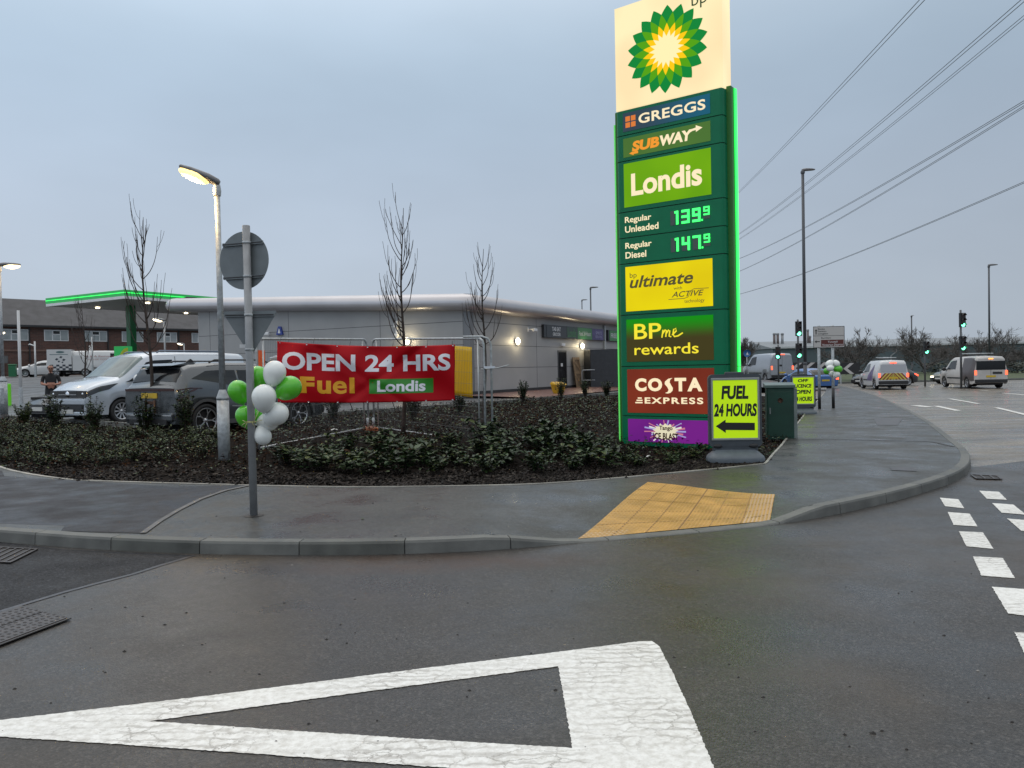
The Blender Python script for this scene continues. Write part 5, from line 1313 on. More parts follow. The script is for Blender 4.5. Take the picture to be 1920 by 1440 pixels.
for px, py, rp, Dd, g_, lab in B2:
    c = atY(px, py, Dd); balloon(c, rp * Dd / FPX, ((1562 - px) * 0.1, 0.1, -(694 - py) * -0.1 - 0.2), g_, lab, 'balloons tied to the direction sign')

# ================================================================== TRAFFIC LIGHTS
def signal_head(b, bl, z, s=1.0, yo=0.0):
    b.box(-0.19 * s, 0.19 * s, -0.02 + yo, 0.12 + yo, z, z + 0.92 * s)
    for k in range(3):
        zc = z + (0.15 + 0.31 * k) * s
        pts = [(0.13 * s * cos(a), 0.13 * s * sin(a)) for a in [radians(q) for q in range(0, 181, 20)]]
        for (xa, za), (xb, zb3) in zip(pts, pts[1:]):
            b.quad((xa, -0.02 + yo, zc + za), (xb, -0.02 + yo, zc + zb3), (xb, -0.20 + yo, zc + zb3 - 0.02), (xa, -0.20 + yo, zc + za - 0.02))
        (bl[k]).lathe([(0.001, 0.0), (0.125 * s, 0.0), (0.125 * s, -0.02)], 16, 0, Matrix.Translation((0, -0.03 + yo, zc)) @ Matrix.Rotation(radians(90), 4, 'X'), False)
lens_dark = mat('unlit signal lens', (0.03, 0.012, 0.01), 0.2)
def traffic_light(px, D, heads, ptop, label, rz=0.0):
    x = xat(px, D, 660); z0 = terrain(x, D)
    t = thing('traffic_light', label, 'traffic light', (x, D, z0), rz, 'green traffic lights at the junction')
    zt = atY(px, ptop, D).z - z0
    b = MB(); b.cyl((0, 0.06, -0.1), (0, 0.06, zt), 0.062, 0.055, 12); b.build('pole', mat('dull signal pole', (0.10, 0.105, 0.11), 0.5, 0.2), t)
    for pyb, sc in heads:
        zb = atY(px, pyb, D).z - z0
        b = MB(); bl = [MB(), MB(), MB()]; signal_head(b, bl, zb, sc, -0.14); hd2 = b.build('signal_head', black_plastic, t)
        bl[0].build('green_lens', green_lit, hd2); bl[1].build('amber_lens', lens_dark, hd2); bl[2].build('red_lens', lens_dark, hd2)
    return t
traffic_light(1497, 45, ((630, 0.92), (671, 0.92)), 599, 'double headed green traffic light left of the direction sign', radians(-5))
traffic_light(1459, 55, ((672.5, 0.92),), 646, 'short single green traffic light in front of the silver van', radians(-25))
traffic_light(1735, 52, ((663.5, 0.92),), 636, 'single green traffic light between the two waiting vans', radians(5))
traffic_light(1803, 46, ((613.5, 0.92), (657, 0.92)), 581, 'tallest green traffic light, two heads above the brown and white van', radians(5))
# round blue arrow sign, chevrons
x = xat(1401, 58); t = thing('round_sign', 'round blue arrow sign on a short pole beside the price sign', 'road sign', (x, 58, terrain(x, 58)))
b = MB(); b.cyl((0, 0, 0), (0, 0, 2.4), 0.04, 0.04, 8); b.build('pole', galv, t)
b = MB(); b.lathe([(0.001, 0), (0.28, 0), (0.28, 0.01)], 24, 0, Matrix.Translation((0, -0.05, 2.1)) @ Matrix.Rotation(radians(90), 4, 'X')); fc = b.build('face', mat('sign blue', (0.03, 0.13, 0.33), 0.4), t)
b = MB(); b.prism([(0.12, -0.065, 1.98), (0.02, -0.065, 2.22), (-0.06, -0.065, 2.0)], (0, -0.004, 0)); b.build('arrow', white_paint, fc)
def chevron(px, D, wd, lab, n=1, flip=False, py=689):
    p = atY(px, py, D); t = thing('chevron_board', lab, 'road sign', (p.x, D, terrain(p.x, D)))
    zc = p.z - t.location.z; hgt = 0.95
    b = MB(); b.box(-wd / 2, wd / 2, -0.03, 0.03, zc - hgt / 2, zc + hgt / 2); bo = b.build('board', black_plastic, t)
    b = MB()
    for k in range(n):
        cx = -wd / 2 + wd * (k + 0.5) / n
        b.prism([(cx + 0.45, -0.035, zc + 0.45), (cx + 0.1, -0.035, zc + 0.45), (cx - 0.45, -0.035, zc), (cx + 0.1, -0.035, zc - 0.45), (cx + 0.45, -0.035, zc - 0.45), (cx - 0.1, -0.035, zc)], (0, -0.006, 0))
    b.build('chevron', mat('sign face white', None), bo)
    b = MB(); b.box(-wd * 0.35, -wd * 0.35 + 0.08, 0.031, 0.1, -0.2, zc + 0.3); b.box(wd * 0.35, wd * 0.35 + 0.08, 0.031, 0.1, -0.2, zc + 0.3); b.build('posts', galv, t)
chevron(1518, 64, 3.2, 'black and white chevron board behind the blue car', 3, py=690)
chevron(1591, 64, 1.9, 'black board with a single white chevron right of the far balloons', 1, py=691)

# ================================================================== FENCE AND BANNER
fm = galv
def heras(p0, p1, label, h=1.95, z0=None, z1=None):
    p0, p1 = Vector(p0), Vector(p1); d = p1 - p0; Lh = hypot(d.x, d.y); rz = atan2(d.y, d.x); sl = d.z / Lh
    t = thing('mesh_fence_panel', label, 'mesh fence', p0, rz, 'temporary mesh fence panels')
    P = lambda x, z: Vector((x, 0, z + sl * x))
    b = MB(); r_ = 0.14
    path = [P(0, -0.12), P(0, h - r_)] + [P(r_ - r_ * cos(a), h - r_ + r_ * sin(a)) for a in [radians(k * 18) for k in range(1, 5)]] + [P(r_, h), P(Lh - r_, h)] + [P(Lh - r_ + r_ * sin(a), h - r_ + r_ * cos(a)) for a in [radians(k * 18) for k in range(1, 5)]] + [P(Lh, h - r_), P(Lh, -0.12)]
    b.tube(path, 0.021, 10); b.build('frame', fm, t)
    b = MB(); b.tube([P(0, 0.06), P(Lh, 0.06)], 0.019, 10); b.tube([P(0.16, 0.06), P(0.16, h)], 0.016, 8); b.tube([P(Lh - 0.16, 0.06), P(Lh - 0.16, h)], 0.016, 8); b.build('rails', mat('bright rail', (0.5, 0.52, 0.53), 0.4, 0.4), t)
    b = MB(); nv = int(Lh / 0.045)
    for i in range(1, nv):
        x = Lh * i / nv; b.tube([P(x, 0.06), P(x, h)], 0.0021, 3, 0, False, False)
    for k in range(1, 9): z = 0.06 + (h - 0.06) * k / 9; b.tube([P(0, z), P(Lh, z)], 0.0024, 3, 0, False, False)
    b.build('wire_mesh', mat('mesh wire', (0.13, 0.14, 0.145), 0.5, 0.4), t)
    return t
FL = Vector((-4.40, 13.3, 0.21)); FM = Vector((-3.10, 16.5, 0.30)); FM2 = Vector((-2.98, 16.5, 0.30)); FR = Vector((-0.50, 14.0, 0.17))
heras(FL, FM, 'galvanised mesh fence panel running back from the sign post side'); heras(FM2, FR, 'galvanised mesh fence panel carrying the yellow banner')
heras(FL + Vector((-0.02, -0.08, 0)), FR + Vector((0.06, -0.1, -0.02)), 'front mesh fence panel behind the red banner', 1.90) if False else None
# second upright pair at the right end: folded return panel
t = thing('mesh_fence_panel', 'narrow return frame clipped to the right end of the mesh fence', 'mesh fence', FR + Vector((0.13, -0.04, 0)), radians(8), 'temporary mesh fence panels')
b = MB(); b.tube([(0, 0, -0.1), (0, 0, 1.84), (-0.05, 0, 1.94), (-0.16, 0, 1.98), (-0.5, 0, 1.98)], 0.02, 10); b.build('frame', fm, t)
b = MB(); b.box(-0.14, 0.06, -0.05, 0.05, 1.40, 1.44); b.box(-0.14, 0.06, -0.05, 0.05, 0.20, 0.24); b.build('clip', chrome, t)
t = thing('fence_foot', 'orange brown block foot at the rear corner of the mesh fence', 'fence foot', (-3.04, 16.42, 0.22), radians(20))
b = MB(); b.box(-0.12, 0.12, -0.3, 0.3, 0, 0.16); b.build('block', mat('orange rubber', (0.28, 0.09, 0.04), 0.7, var=0.4, vs=9), t, bevel=0.03)
b = MB(); b.cyl((-0.06, 0, 0.16), (-0.06, 0, 0.35), 0.03, 0.03, 8); b.cyl((0.06, 0, 0.16), (0.06, 0, 0.35), 0.03, 0.03, 8); b.build('sockets', galv, t)
b = MB(); b.box(0, 0.16, -0.012, 0, 0, 0.33)
o_ = b.build('notice_board', mat('orange notice', (0.75, 0.12, 0.03), 0.4, emit=(1, 0.15, 0.02), es=0.15), loc=atY(483, 692, 13.45), rz=radians(60)); tag(o_, 'small orange notice tied to the left end of the mesh fence', 'notice')
# banner: cloth with sag and creases
red = mat('red banner vinyl', (0.40, 0.003, 0.009), 0.4, spec=0.15)
TLc, TRc, BRc, BLc = atY(521, 640, 13.55), atY(853.5, 646, 13.9), atY(853, 750.5, 13.9), atY(523, 754.5, 13.5)
bn = thing('banner', 'red banner reading open 24 hours strung across the mesh fence', 'banner', (0, 0, 0))
def BP(u, v):
    p = BLc.lerp(BRc, u).lerp(TLc.lerp(TRc, u), v)
    sag = 0.055 * 4 * u * (1 - u)
    p.z -= sag * v + 0.02 * 4 * u * (1 - u) * (1 - v)
    dz = 0.030 * sin(u * 9 + v * 3.0) * sin(pi * u) + 0.022 * sin(u * 23 - v * 6) * (v ** 2) + 0.035 * math.exp(-((u - 0.67) / 0.05) ** 2) * v + 0.018 * sin(v * 7 + u * 14) + 0.02 * abs(sin(u * 6 * pi)) * v ** 3
    dz += 0.03 * max(0, 1 - abs((u - 0.2) - (1 - v) * 0.5) / 0.07) * 0.6 + 0.03 * max(0, 1 - abs((u - 0.82) + (1 - v) * 0.45) / 0.06) * 0.6
    return Vector((p.x, p.y - 0.06 + dz * 1.35, p.z))
m_ = MB(); NX, NY = 110, 36
m_.grid(lambda i, j: BP(i / NX, j / NY), NX, NY)
sh = m_.build('cloth', red, bn); so = sh.modifiers.new('thick', 'SOLIDIFY'); so.thickness = 0.002; so.offset = 1
def banner_text(s, u0, u1, v0, v1, m, bold, nm='lettering', off=0.005):
    vs4, fs4 = text_geo(s, bold, 0.0, 1.0)
    bm = bmesh.new(); bv = [bm.verts.new((lerp(u0, u1, a), lerp(v0, v1, c), 0)) for a, c in vs4]
    for f4 in fs4:
        try: bm.faces.new([bv[i] for i in f4])
        except ValueError: pass
    for axis, k, n_ in ((0, u0, 60), (1, v0, 12)):
        for i in range(n_ + 1):
            c = lerp(u0, u1, i / n_) if axis == 0 else lerp(v0, v1, i / n_)
            no = (1, 0, 0) if axis == 0 else (0, 1, 0); co = (c, 0, 0) if axis == 0 else (0, c, 0)
            bmesh.ops.bisect_plane(bm, geom=bm.verts[:] + bm.edges[:] + bm.faces[:], plane_co=co, plane_no=no)
    for v in bm.verts:
        q = BP(v.co.x, v.co.y); v.co = q + Vector((0, -off, 0))
    me = bpy.data.meshes.new(nm); bm.to_mesh(me); bm.free(); me.materials.append(m)
    o = bpy.data.objects.new(nm, me); COL.objects.link(o); o.parent = sh; return o
bw = mat('banner white', (0.74, 0.75, 0.82), 0.4); by = mat('banner yellow', (0.75, 0.36, 0.01), 0.4)
banner_text('OPEN', 0.028, 0.435, 0.545, 0.845, bw, 0.03); banner_text('24', 0.487, 0.645, 0.545, 0.845, bw, 0.03); banner_text('HRS', 0.70, 0.975, 0.545, 0.845, bw, 0.03)
banner_text('F', 0.125, 0.205, 0.165, 0.44, by, 0.05); banner_text('u', 0.22, 0.297, 0.155, 0.38, by, 0.035); banner_text('e', 0.307, 0.385, 0.155, 0.38, by, 0.022); banner_text('l', 0.40, 0.428, 0.165, 0.44, by, 0.05)
m_ = MB(); m_.grid(lambda i, j: BP(lerp(0.51, 0.875, i / 40), lerp(0.155, 0.415, j / 12)) + Vector((0, -0.004, 0)), 40, 12); m_.build('green_patch', mat('banner green', (0.022, 0.22, 0.012), 0.4), sh)
banner_text('Londis', 0.555, 0.83, 0.185, 0.385, bw, 0.03, off=0.008)
m_ = MB()
for u in [k / 6 for k in range(7)]:
    for v in (0.015, 0.985):
        q = BP(min(max(u, 0.012), 0.988), v); m_.lathe([(0.006, 0), (0.014, 0), (0.014, 0.003)], 10, 0, Matrix.Translation(q + Vector((0, -0.004, 0))) @ Matrix.Rotation(radians(90), 4, 'X'))
m_.build('eyelets', chrome, sh)
m_ = MB()
for u in (0.40, 0.64, 0.985):
    q = BP(u, 0.01); m_.tube([q, q + Vector((0.02, 0.05, -0.08)), q + Vector((0.03, 0.1, -0.16))], 0.006, 5)
for u, v in ((0.012, 0.99), (0.2, 0.99), (0.40, 0.99), (0.64, 0.99), (0.84, 0.99), (0.985, 0.99)):
    q = BP(u, v); m_.tube([q, q + Vector((0.0, 0.05, 0.05)), q + Vector((0.01, 0.08, 0.11))], 0.004, 5)
m_.build('ties', black_plastic, bn)
# yellow banner on the right hand panel
d_ = (FR - FM2).normalized(); yb = thing('banner', 'bright yellow banner behind mesh, mostly hidden by the red one', 'banner', (0, 0, 0))
def YP(u, v):
    p = FM2.lerp(FR, lerp(0.18, 0.89, u)); p.z = lerp(0.86, 1.80, v) + lerp(0.30, 0.17, lerp(0.18, 0.89, u))
    n_ = Vector((-d_.y, d_.x, 0)) 
    return p + Vector((0.03, 0.05, 0)) + n_ * 0.012 * sin(u * 40) * (0.4 + 0.6 * v) + Vector((0, 0, 0.01 * sin(u * 17)))
m_ = MB(); m_.grid(lambda i, j: YP(i / 60, j / 10), 60, 10); yo = m_.build('cloth', mat('yellow banner vinyl', (0.72, 0.46, 0.0), 0.4, emit=(1, 0.6, 0), es=0.05), yb); so = yo.modifiers.new('thick', 'SOLIDIFY'); so.thickness = 0.002
# ================================================================== VEHICLES
def paint_m(name, col, metal=0.3, rough=0.28, dirt=0.08):
    return mat(name, col, rough, metal, coat=0.6, var=dirt, vs=1.6)
plate_w = mat('front number plate', (0.60, 0.60, 0.58), 0.4); plate_y = mat('rear number plate', (0.62, 0.42, 0.03), 0.4)
under = mat('underbody', (0.008, 0.008, 0.009), 0.8)
class Body:
    def __init__(s, P):
        s.P = P; s.L = P['L']; s.W = P['W']; s.clear = P.get('clear', 0.24)
        xs = set(); L_ = s.L
        n = 40
        for i in range(n + 1): xs.add(round(L_ * i / n, 4))
        for x, _ in P['top']: xs.add(round(x, 4))
        s.Ra = P['R'] * 1.17
        for xw in P['wheels']:
            for k in range(0, 13):
                a = pi * k / 12; xs.add(round(xw - s.Ra * cos(a), 4))
            xs.add(round(xw - s.Ra - 0.004, 4)); xs.add(round(xw + s.Ra + 0.004, 4))
        xs |= {0.02, 0.06, L_ - 0.02, L_ - 0.06, L_ - 0.12}
        s.xs = sorted(x for x in xs if 0 <= x <= L_)
    def zb(s, x):
        z = s.clear
        for xw in s.P['wheels']:
            d = abs(x - xw)
            if d <= s.Ra: z = max(z, s.P['R'] * 0.95 + sqrt(max(0, s.Ra ** 2 - d * d)))
        e = min(x, s.L - x)
        return z + 0.06 * (1 - ss(0, 0.25, e))
    def wid(s, x):
        P = s.P; f = P.get('ftaper', 0.15); r = P.get('rtaper', 0.06)
        tf = max(0, (x - (s.L - 0.8)) / 0.8); tr = max(0, (0.35 - x) / 0.35)
        return s.W * (1 - f * tf ** 2.6 - r * tr ** 3)
    def ring(s, x):
        P = s.P; top = interp(P['top'], x); belt = min(interp(P['belt'], x), top - 0.03); w = s.wid(x); zb = s.zb(x); c = s.clear
        mt = P['maxtop']; fr = max(0, min(1, (top - belt) / (mt - interp(P['belt'], s.L * 0.4))))
        rr = lerp(0.93, P['rr'], fr)
        z1 = max(zb + 0.02, c + 0.38 * (belt - c)); z2 = max(z1 + 0.02, c + 0.78 * (belt - c)); zbelt = max(belt, z2 + 0.01)
        tp = max(top, zbelt + 0.02); e = min(0.13, (tp - zbelt) * 0.45)
        return [Vector((x, w * 0.965, zb)), Vector((x, w, z1)), Vector((x, w * 0.992, z2)), Vector((x, w * 0.965, zbelt)), Vector((x, w * lerp(0.955, rr, 0.5), (zbelt + tp - e) / 2)),
                Vector((x, w * rr, tp - e)), Vector((x, w * rr * 0.88, tp - e * 0.22)), Vector((x, 0, tp + 0.012))]
    def pt(s, x, t, side=1):
        r_ = s.ring(x); t = max(0, min(6.999, t)); j = int(t); p = r_[j].lerp(r_[j + 1], t - j)
        return Vector((p.x, p.y * side, p.z))
    def mesh(s, mb, m=0):
        rings = []
        for x in s.xs:
            h = s.ring(x); rings.append(h + [Vector((p.x, -p.y, p.z)) for p in h[-2::-1]])
        k = len(rings[0]); vs = [p for r_ in rings for p in r_]
        fs = [(i * k + j, i * k + j + 1, (i + 1) * k + j + 1, (i + 1) * k + j) for i in range(len(rings) - 1) for j in range(k - 1)]
        mb.add(vs, [f[::-1] for f in fs], m, True)
        for i, fl in ((0, False), (len(rings) - 1, True)):
            r_ = rings[i]; cap = [(j, j + 1, k - 2 - j, k - 1 - j) for j in range(k // 2)]
            mb.add(r_, [c[::-1] if fl else c for c in cap], m, False)
    def patch(s, mb, quad, side, off=0.006, nx=10, ny=5, m=0):
        """quad: four (x,t) corners on the body surface"""
        def P(i, j):
            u, v = i / nx, j / ny
            x = lerp(lerp(quad[0][0], quad[1][0], u), lerp(quad[3][0], quad[2][0], u), v); t = lerp(lerp(quad[0][1], quad[1][1], u), lerp(quad[3][1], quad[2][1], u), v)
            p = s.pt(x, t, side); e = 0.01
            a = s.pt(min(x + e, s.L), t, side) - s.pt(max(x - e, 0), t, side); b = s.pt(x, min(t + 0.05, 6.99), side) - s.pt(x, max(t - 0.05, 0), side)
            n_ = a.cross(b) * side
            if n_.length < 1e-9: n_ = Vector((0, side, 0))
            n_.normalize()
            if n_.dot(Vector((0, p.y, 0.3))) < 0 and abs(n_.y) > 0.05: n_ = -n_
            return p + n_ * off
        mb.grid(P, nx, ny, m, True)
    def screen(s, mb, x0, x1, t0, t1, off=0.008, m=0):
        """glass wrapped across the centre line between stations x0 and x1"""
        nx, ny = 8, 14
        def P(i, j):
            u = i / nx; x = lerp(x0, x1, u); v = j / ny * 2 - 1; t = lerp(lerp(t0, t1, u), 6.999, 1 - abs(v)); p = s.pt(x, t, 1 if v >= 0 else -1)
            e = 0.01; dz = s.pt(x + e, 6.9).z - s.pt(x - e, 6.9).z; n_ = Vector((-dz, 0, 2 * e)).normalized()
            if v != 0: n_ = (n_ + Vector((0, 0.35 * v, 0))).normalized()
            return p + n_ * off
        mb.grid(P, nx, ny, m, True)
def wheel(parent, x, y, R, wd, spokes=10, style=0, rimf=0.66, rim_m=None):
    side = 1 if y > 0 else -1
    M_ = Matrix.Translation((x, y, R)) @ Matrix.Rotation(radians(-90 * side), 4, 'X')      # local +z points outward
    b = MB(); h = wd / 2
    b.lathe([(R * rimf, -h), (R * 0.94, -h), (R, -h * 0.65), (R, h * 0.65), (R * 0.95, h * 0.97), (R * 0.86, h), (R * rimf * 1.04, h * 0.9), (R * rimf, h * 0.5)], 32, 0, M_)
    b.lathe([(0.001, h * 0.15), (R * rimf, h * 0.15)], 24, 1, M_)
    wh = b.build('wheel', [rubber, under], parent)
    b = MB(); rr = R * rimf
    b.lathe([(rr * 0.93, h * 0.72), (rr, h * 0.86), (rr * 1.03, h * 0.86), (rr * 1.0, h * 0.5)], 32, 0, M_)
    b.lathe([(0.001, h * 0.66), (rr * 0.20, h * 0.64), (rr * 0.22, h * 0.3)], 16, 0, M_)
    for k in range(spokes):
        a = 2 * pi * k / spokes; R_ = M_ @ Matrix.Rotation(a, 4, 'Z')
        if style == 0: b.add([R_ @ Vector(p) for p in ((rr * 0.15, -rr * 0.05, h * 0.6), (rr * 0.96, -rr * 0.10, h * 0.72), (rr * 0.96, rr * 0.10, h * 0.72), (rr * 0.15, rr * 0.05, h * 0.6), (rr * 0.15, -rr * 0.05, h * 0.3), (rr * 0.96, -rr * 0.10, h * 0.4), (rr * 0.96, rr * 0.10, h * 0.4), (rr * 0.15, rr * 0.05, h * 0.3))], [(0, 1, 2, 3), (0, 4, 5, 1), (3, 2, 6, 7)])
        else:
            for (p, q) in (((0.15, 0.0), (0.58, 0.0)), ((0.58, 0.0), (0.96, 0.20)), ((0.58, 0.0), (0.96, -0.20))):
                A, B = Vector((p[0] * rr, p[1] * rr, h * 0.66)), Vector((q[0] * rr, q[1] * rr, h * 0.74)); n_ = Vector((-(B - A).y, (B - A).x, 0)).normalized() * rr * 0.045
                b.quad(*[R_ @ v for v in (A - n_, B - n_, B + n_, A + n_)])
    b.build('rim', rim_m or alloy, wh)
def vehicle(name, label, cat, P, loc, heading, body_m, group=None):
    """local +x forward, origin on the ground below the rear bumper centre"""
    t = thing(name, label, cat, loc, heading, group)
    B = Body(P); b = MB(); B.mesh(b); body = b.build('body', body_m, t)
    b = MB(); L_ = B.L; W = B.W
    b.box(0.15, L_ - 0.15, -W + 0.26, W - 0.26, B.clear - 0.06, P['R'] * 2 + 0.1)
    b.box(P['wheels'][0] + P['R'] * 1.25, P['wheels'][1] - P['R'] * 1.25, -W + 0.08, W - 0.08, B.clear - 0.02, B.clear + 0.12)
    b.build('underbody', under, t)
    for x in P['wheels']:
        for y in (1, -1): wheel(t, x, y * (W - 0.125), P['R'], 0.21, P.get('spokes', 10), P.get('wstyle', 0), P.get('rimf', 0.66), P.get('rim_m'))
    return t, B, body
def mirror(t, x, y, z, m, s=1.0):
    b = MB(); sd = 1 if y > 0 else -1
    b.ell((x, y + sd * 0.13 * s, z), (0.09 * s, 0.12 * s, 0.11 * s), 12, 8); b.tube([(x + 0.02, y - sd * 0.04, z - 0.08 * s), (x, y + sd * 0.08, z - 0.03)], 0.03, 6); b.build('wing_mirror', m, t)
def plate(t, x, z, front, wd=0.26):
    b = MB(); d = 0.012 if front else -0.012; b.box(min(x, x + d), max(x, x + d), -wd, wd, z - 0.055, z + 0.055); return b.build('number_plate', plate_w if front else plate_y, t)

def van_profile(L_, H, bonnet=1.0, wheels=None, R=0.335, W=0.95, rr=0.83):
    top = [(0, H - 0.16), (0.05, H - 0.07), (0.18, H - 0.02), (0.7, H), (L_ * 0.45, H), (L_ - 1.95, H - 0.03), (L_ - 1.62, H - 0.12), (L_ - 0.88, H * 0.635), (L_ - 0.45, H * 0.585), (L_ - 0.18, H * 0.535), (L_ - 0.05, H * 0.495), (L_, H * 0.47)]
    belt = [(0, H * 0.56), (L_ - 1.1, H * 0.565), (L_ - 0.75, H * 0.55), (L_ - 0.3, H * 0.51), (L_, H * 0.44)]
    return dict(L=L_, W=W, R=R, top=top, belt=belt, maxtop=H, rr=rr, wheels=wheels or (L_ * 0.185, L_ - 0.92), clear=0.26)

# --- silver panel van in the car park, nose towards the camera
HV = atan2(-0.866, -0.5)
silver_v = mat('silver van paint', (0.50, 0.55, 0.61), 0.25, 0.3, coat=0.7, var=0.04, vs=2)
P = van_profile(5.2, 1.95); P['spokes'] = 10
nose = Vector((-11.75, 20.35, 0)); UXv = Vector((0.5, 0.866, 0))
rear = nose + UXv * 5.2
VZ = 0.30
t, B, body = vehicle('panel_van', 'silver panel van nose out in the car park beside the dark estate car', 'van', P, (rear.x, rear.y, VZ), HV, silver_v)
L_ = 5.2
b = MB(); B.screen(b, L_ - 0.92, L_ - 1.66, 5.35, 5.2); b.build('windscreen', mat('windscreen glass', (0.10, 0.14, 0.14), 0.06, spec=0.8, var=0.3, vs=3), t)
for s in (1, -1):
    b = MB(); B.patch(b, [(L_ - 2.55, 3.15), (L_ - 1.02, 3.12), (L_ - 1.72, 4.72), (L_ - 2.55, 4.75)], s); b.build('side_window', dark_glass, t)
    b = MB(); B.patch(b, [(L_ - 0.55, 2.35), (L_ - 0.012, 2.1), (L_ - 0.012, 3.3), (L_ - 0.82, 3.02)], s, 0.012); b.box(L_ - 0.02, L_ + 0.016, min(s * (B.wid(L_) - 0.395), s * (B.wid(L_) - 0.005)), max(s * (B.wid(L_) - 0.395), s * (B.wid(L_) - 0.005)), 0.715, 0.905); b.ell((L_ + 0.006, s * (B.wid(L_) - 0.14), 0.82), (0.02, 0.05, 0.045), 10, 6, 1); b.build('headlight', [mat('smoked headlight', (0.03, 0.032, 0.035), 0.08, coat=0.5), chrome], t)
    b = MB(); B.patch(b, [(L_ - 2.66, 0.5), (L_ - 2.64, 0.5), (L_ - 2.64, 5.0), (L_ - 2.66, 5.0)], s, 0.003, 1, 14); B.patch(b, [(0.3, 2.25), (L_ - 2.7, 2.25), (L_ - 2.7, 2.31), (0.3, 2.31)], s, 0.003, 14, 1); b.build('door_seam', groove, t)
    mirror(t, L_ - 1.28, s * 0.93, 1.19, white_paint, 1.1)
    b = MB(); b.tube([(0.9, s * 0.76, 1.93), (1.0, s * 0.76, 1.97), (3.0, s * 0.76, 1.97), (3.1, s * 0.76, 1.92)], 0.022, 8); b.build('roof_rail', mat('blue grey rail', (0.15, 0.19, 0.25), 0.3, 0.6), t)
    b = MB(); B.patch(b, [(L_ - 2.45, 2.6), (L_ - 2.25, 2.6), (L_ - 2.25, 2.72), (L_ - 2.45, 2.72)], s, 0.02, 4, 2); b.build('door_handle', silver_v, t)
fw = B.wid(L_)
b = MB(); b.box(L_ - 0.03, L_ + 0.018, -fw + 0.40, fw - 0.40, 0.715, 0.905); gr = b.build('grille', black_plastic, t)
b = MB(); b.box(L_ + 0.019, L_ + 0.026, -fw + 0.12, fw - 0.12, 0.70, 0.716); b.box(L_ + 0.019, L_ + 0.026, -fw + 0.40, fw - 0.40, 0.80, 0.815); b.build('chrome_strip', chrome, gr)
b = MB(); b.lathe([(0.001, 0.0), (0.075, 0.0), (0.085, -0.012)], 24, 0, Matrix.Translation((L_ + 0.034, 0, 0.81)) @ Matrix.Rotation(radians(90), 4, 'Y')); b.build('badge', chrome, gr)
b = MB(); b.box(L_ - 0.03, L_ + 0.03, -fw + 0.04, fw - 0.04, 0.535, 0.695); b.box(L_ - 0.03, L_ + 0.028, -fw + 0.02, fw - 0.02, 0.25, 0.36); b.build('bumper', silver_v, t, bevel=0.03)
b = MB(); b.box(L_ - 0.03, L_ + 0.012, -fw + 0.12, fw - 0.12, 0.36, 0.535); b.build('lower_grille', black_plastic, t)
plate(t, L_ + 0.03, 0.36, True)

t, B, body = None, None, None
# --- dark grey family car, tail towards the camera
HS = atan2(0.866, 0.5)
grey_c = mat('dark grey car paint', (0.085, 0.097, 0.108), 0.22, 0.5, coat=0.7, var=0.05, vs=2)
P = dict(L=4.33, W=0.93, R=0.365, clear=0.27, maxtop=1.62, rr=0.78, wheels=(0.70, 3.38), spokes=5, wstyle=1, rimf=0.72, ftaper=0.14, rtaper=0.10,
         top=[(0, 1.08), (0.03, 1.12), (0.07, 1.16), (0.17, 1.36), (0.29, 1.53), (0.46, 1.585), (1.1, 1.62), (2.1, 1.62), (2.65, 1.55), (3.3, 1.14), (3.75, 1.04), (4.13, 0.94), (4.29, 0.82), (4.33, 0.70)],
         belt=[(0, 1.04), (0.3, 1.08), (1.2, 1.04), (2.4, 1.0), (3.35, 0.97), (3.95, 0.86), (4.33, 0.6)])
p = Vector((-7.64, 16.2, 0.22))
t, B, body = vehicle('estate_car', 'dark grey high estate car with split tail lights, reversed towards the bed', 'car', P, p, HS, grey_c)
b = MB(); B.screen(b, 0.10, 0.26, 5.7, 5.6); b.build('rear_window', mat('tinted rear glass', (0.012, 0.013, 0.015), 0.12, spec=0.35), t)
b = MB(); b.prism([(0.10, -0.62, 1.545), (0.44, -0.62, 1.602), (0.7, -0.62, 1.61), (0.6, -0.62, 1.55)], (0, 1.24, 0)); b.build('spoiler', grey_c, t, bevel=0.01)
b = MB(); b.prism([(0.85, -0.02, 1.60), (1.13, -0.02, 1.615), (1.02, -0.02, 1.70)], (0, 0.04, 0)); b.build('aerial_fin', black_plastic, t)
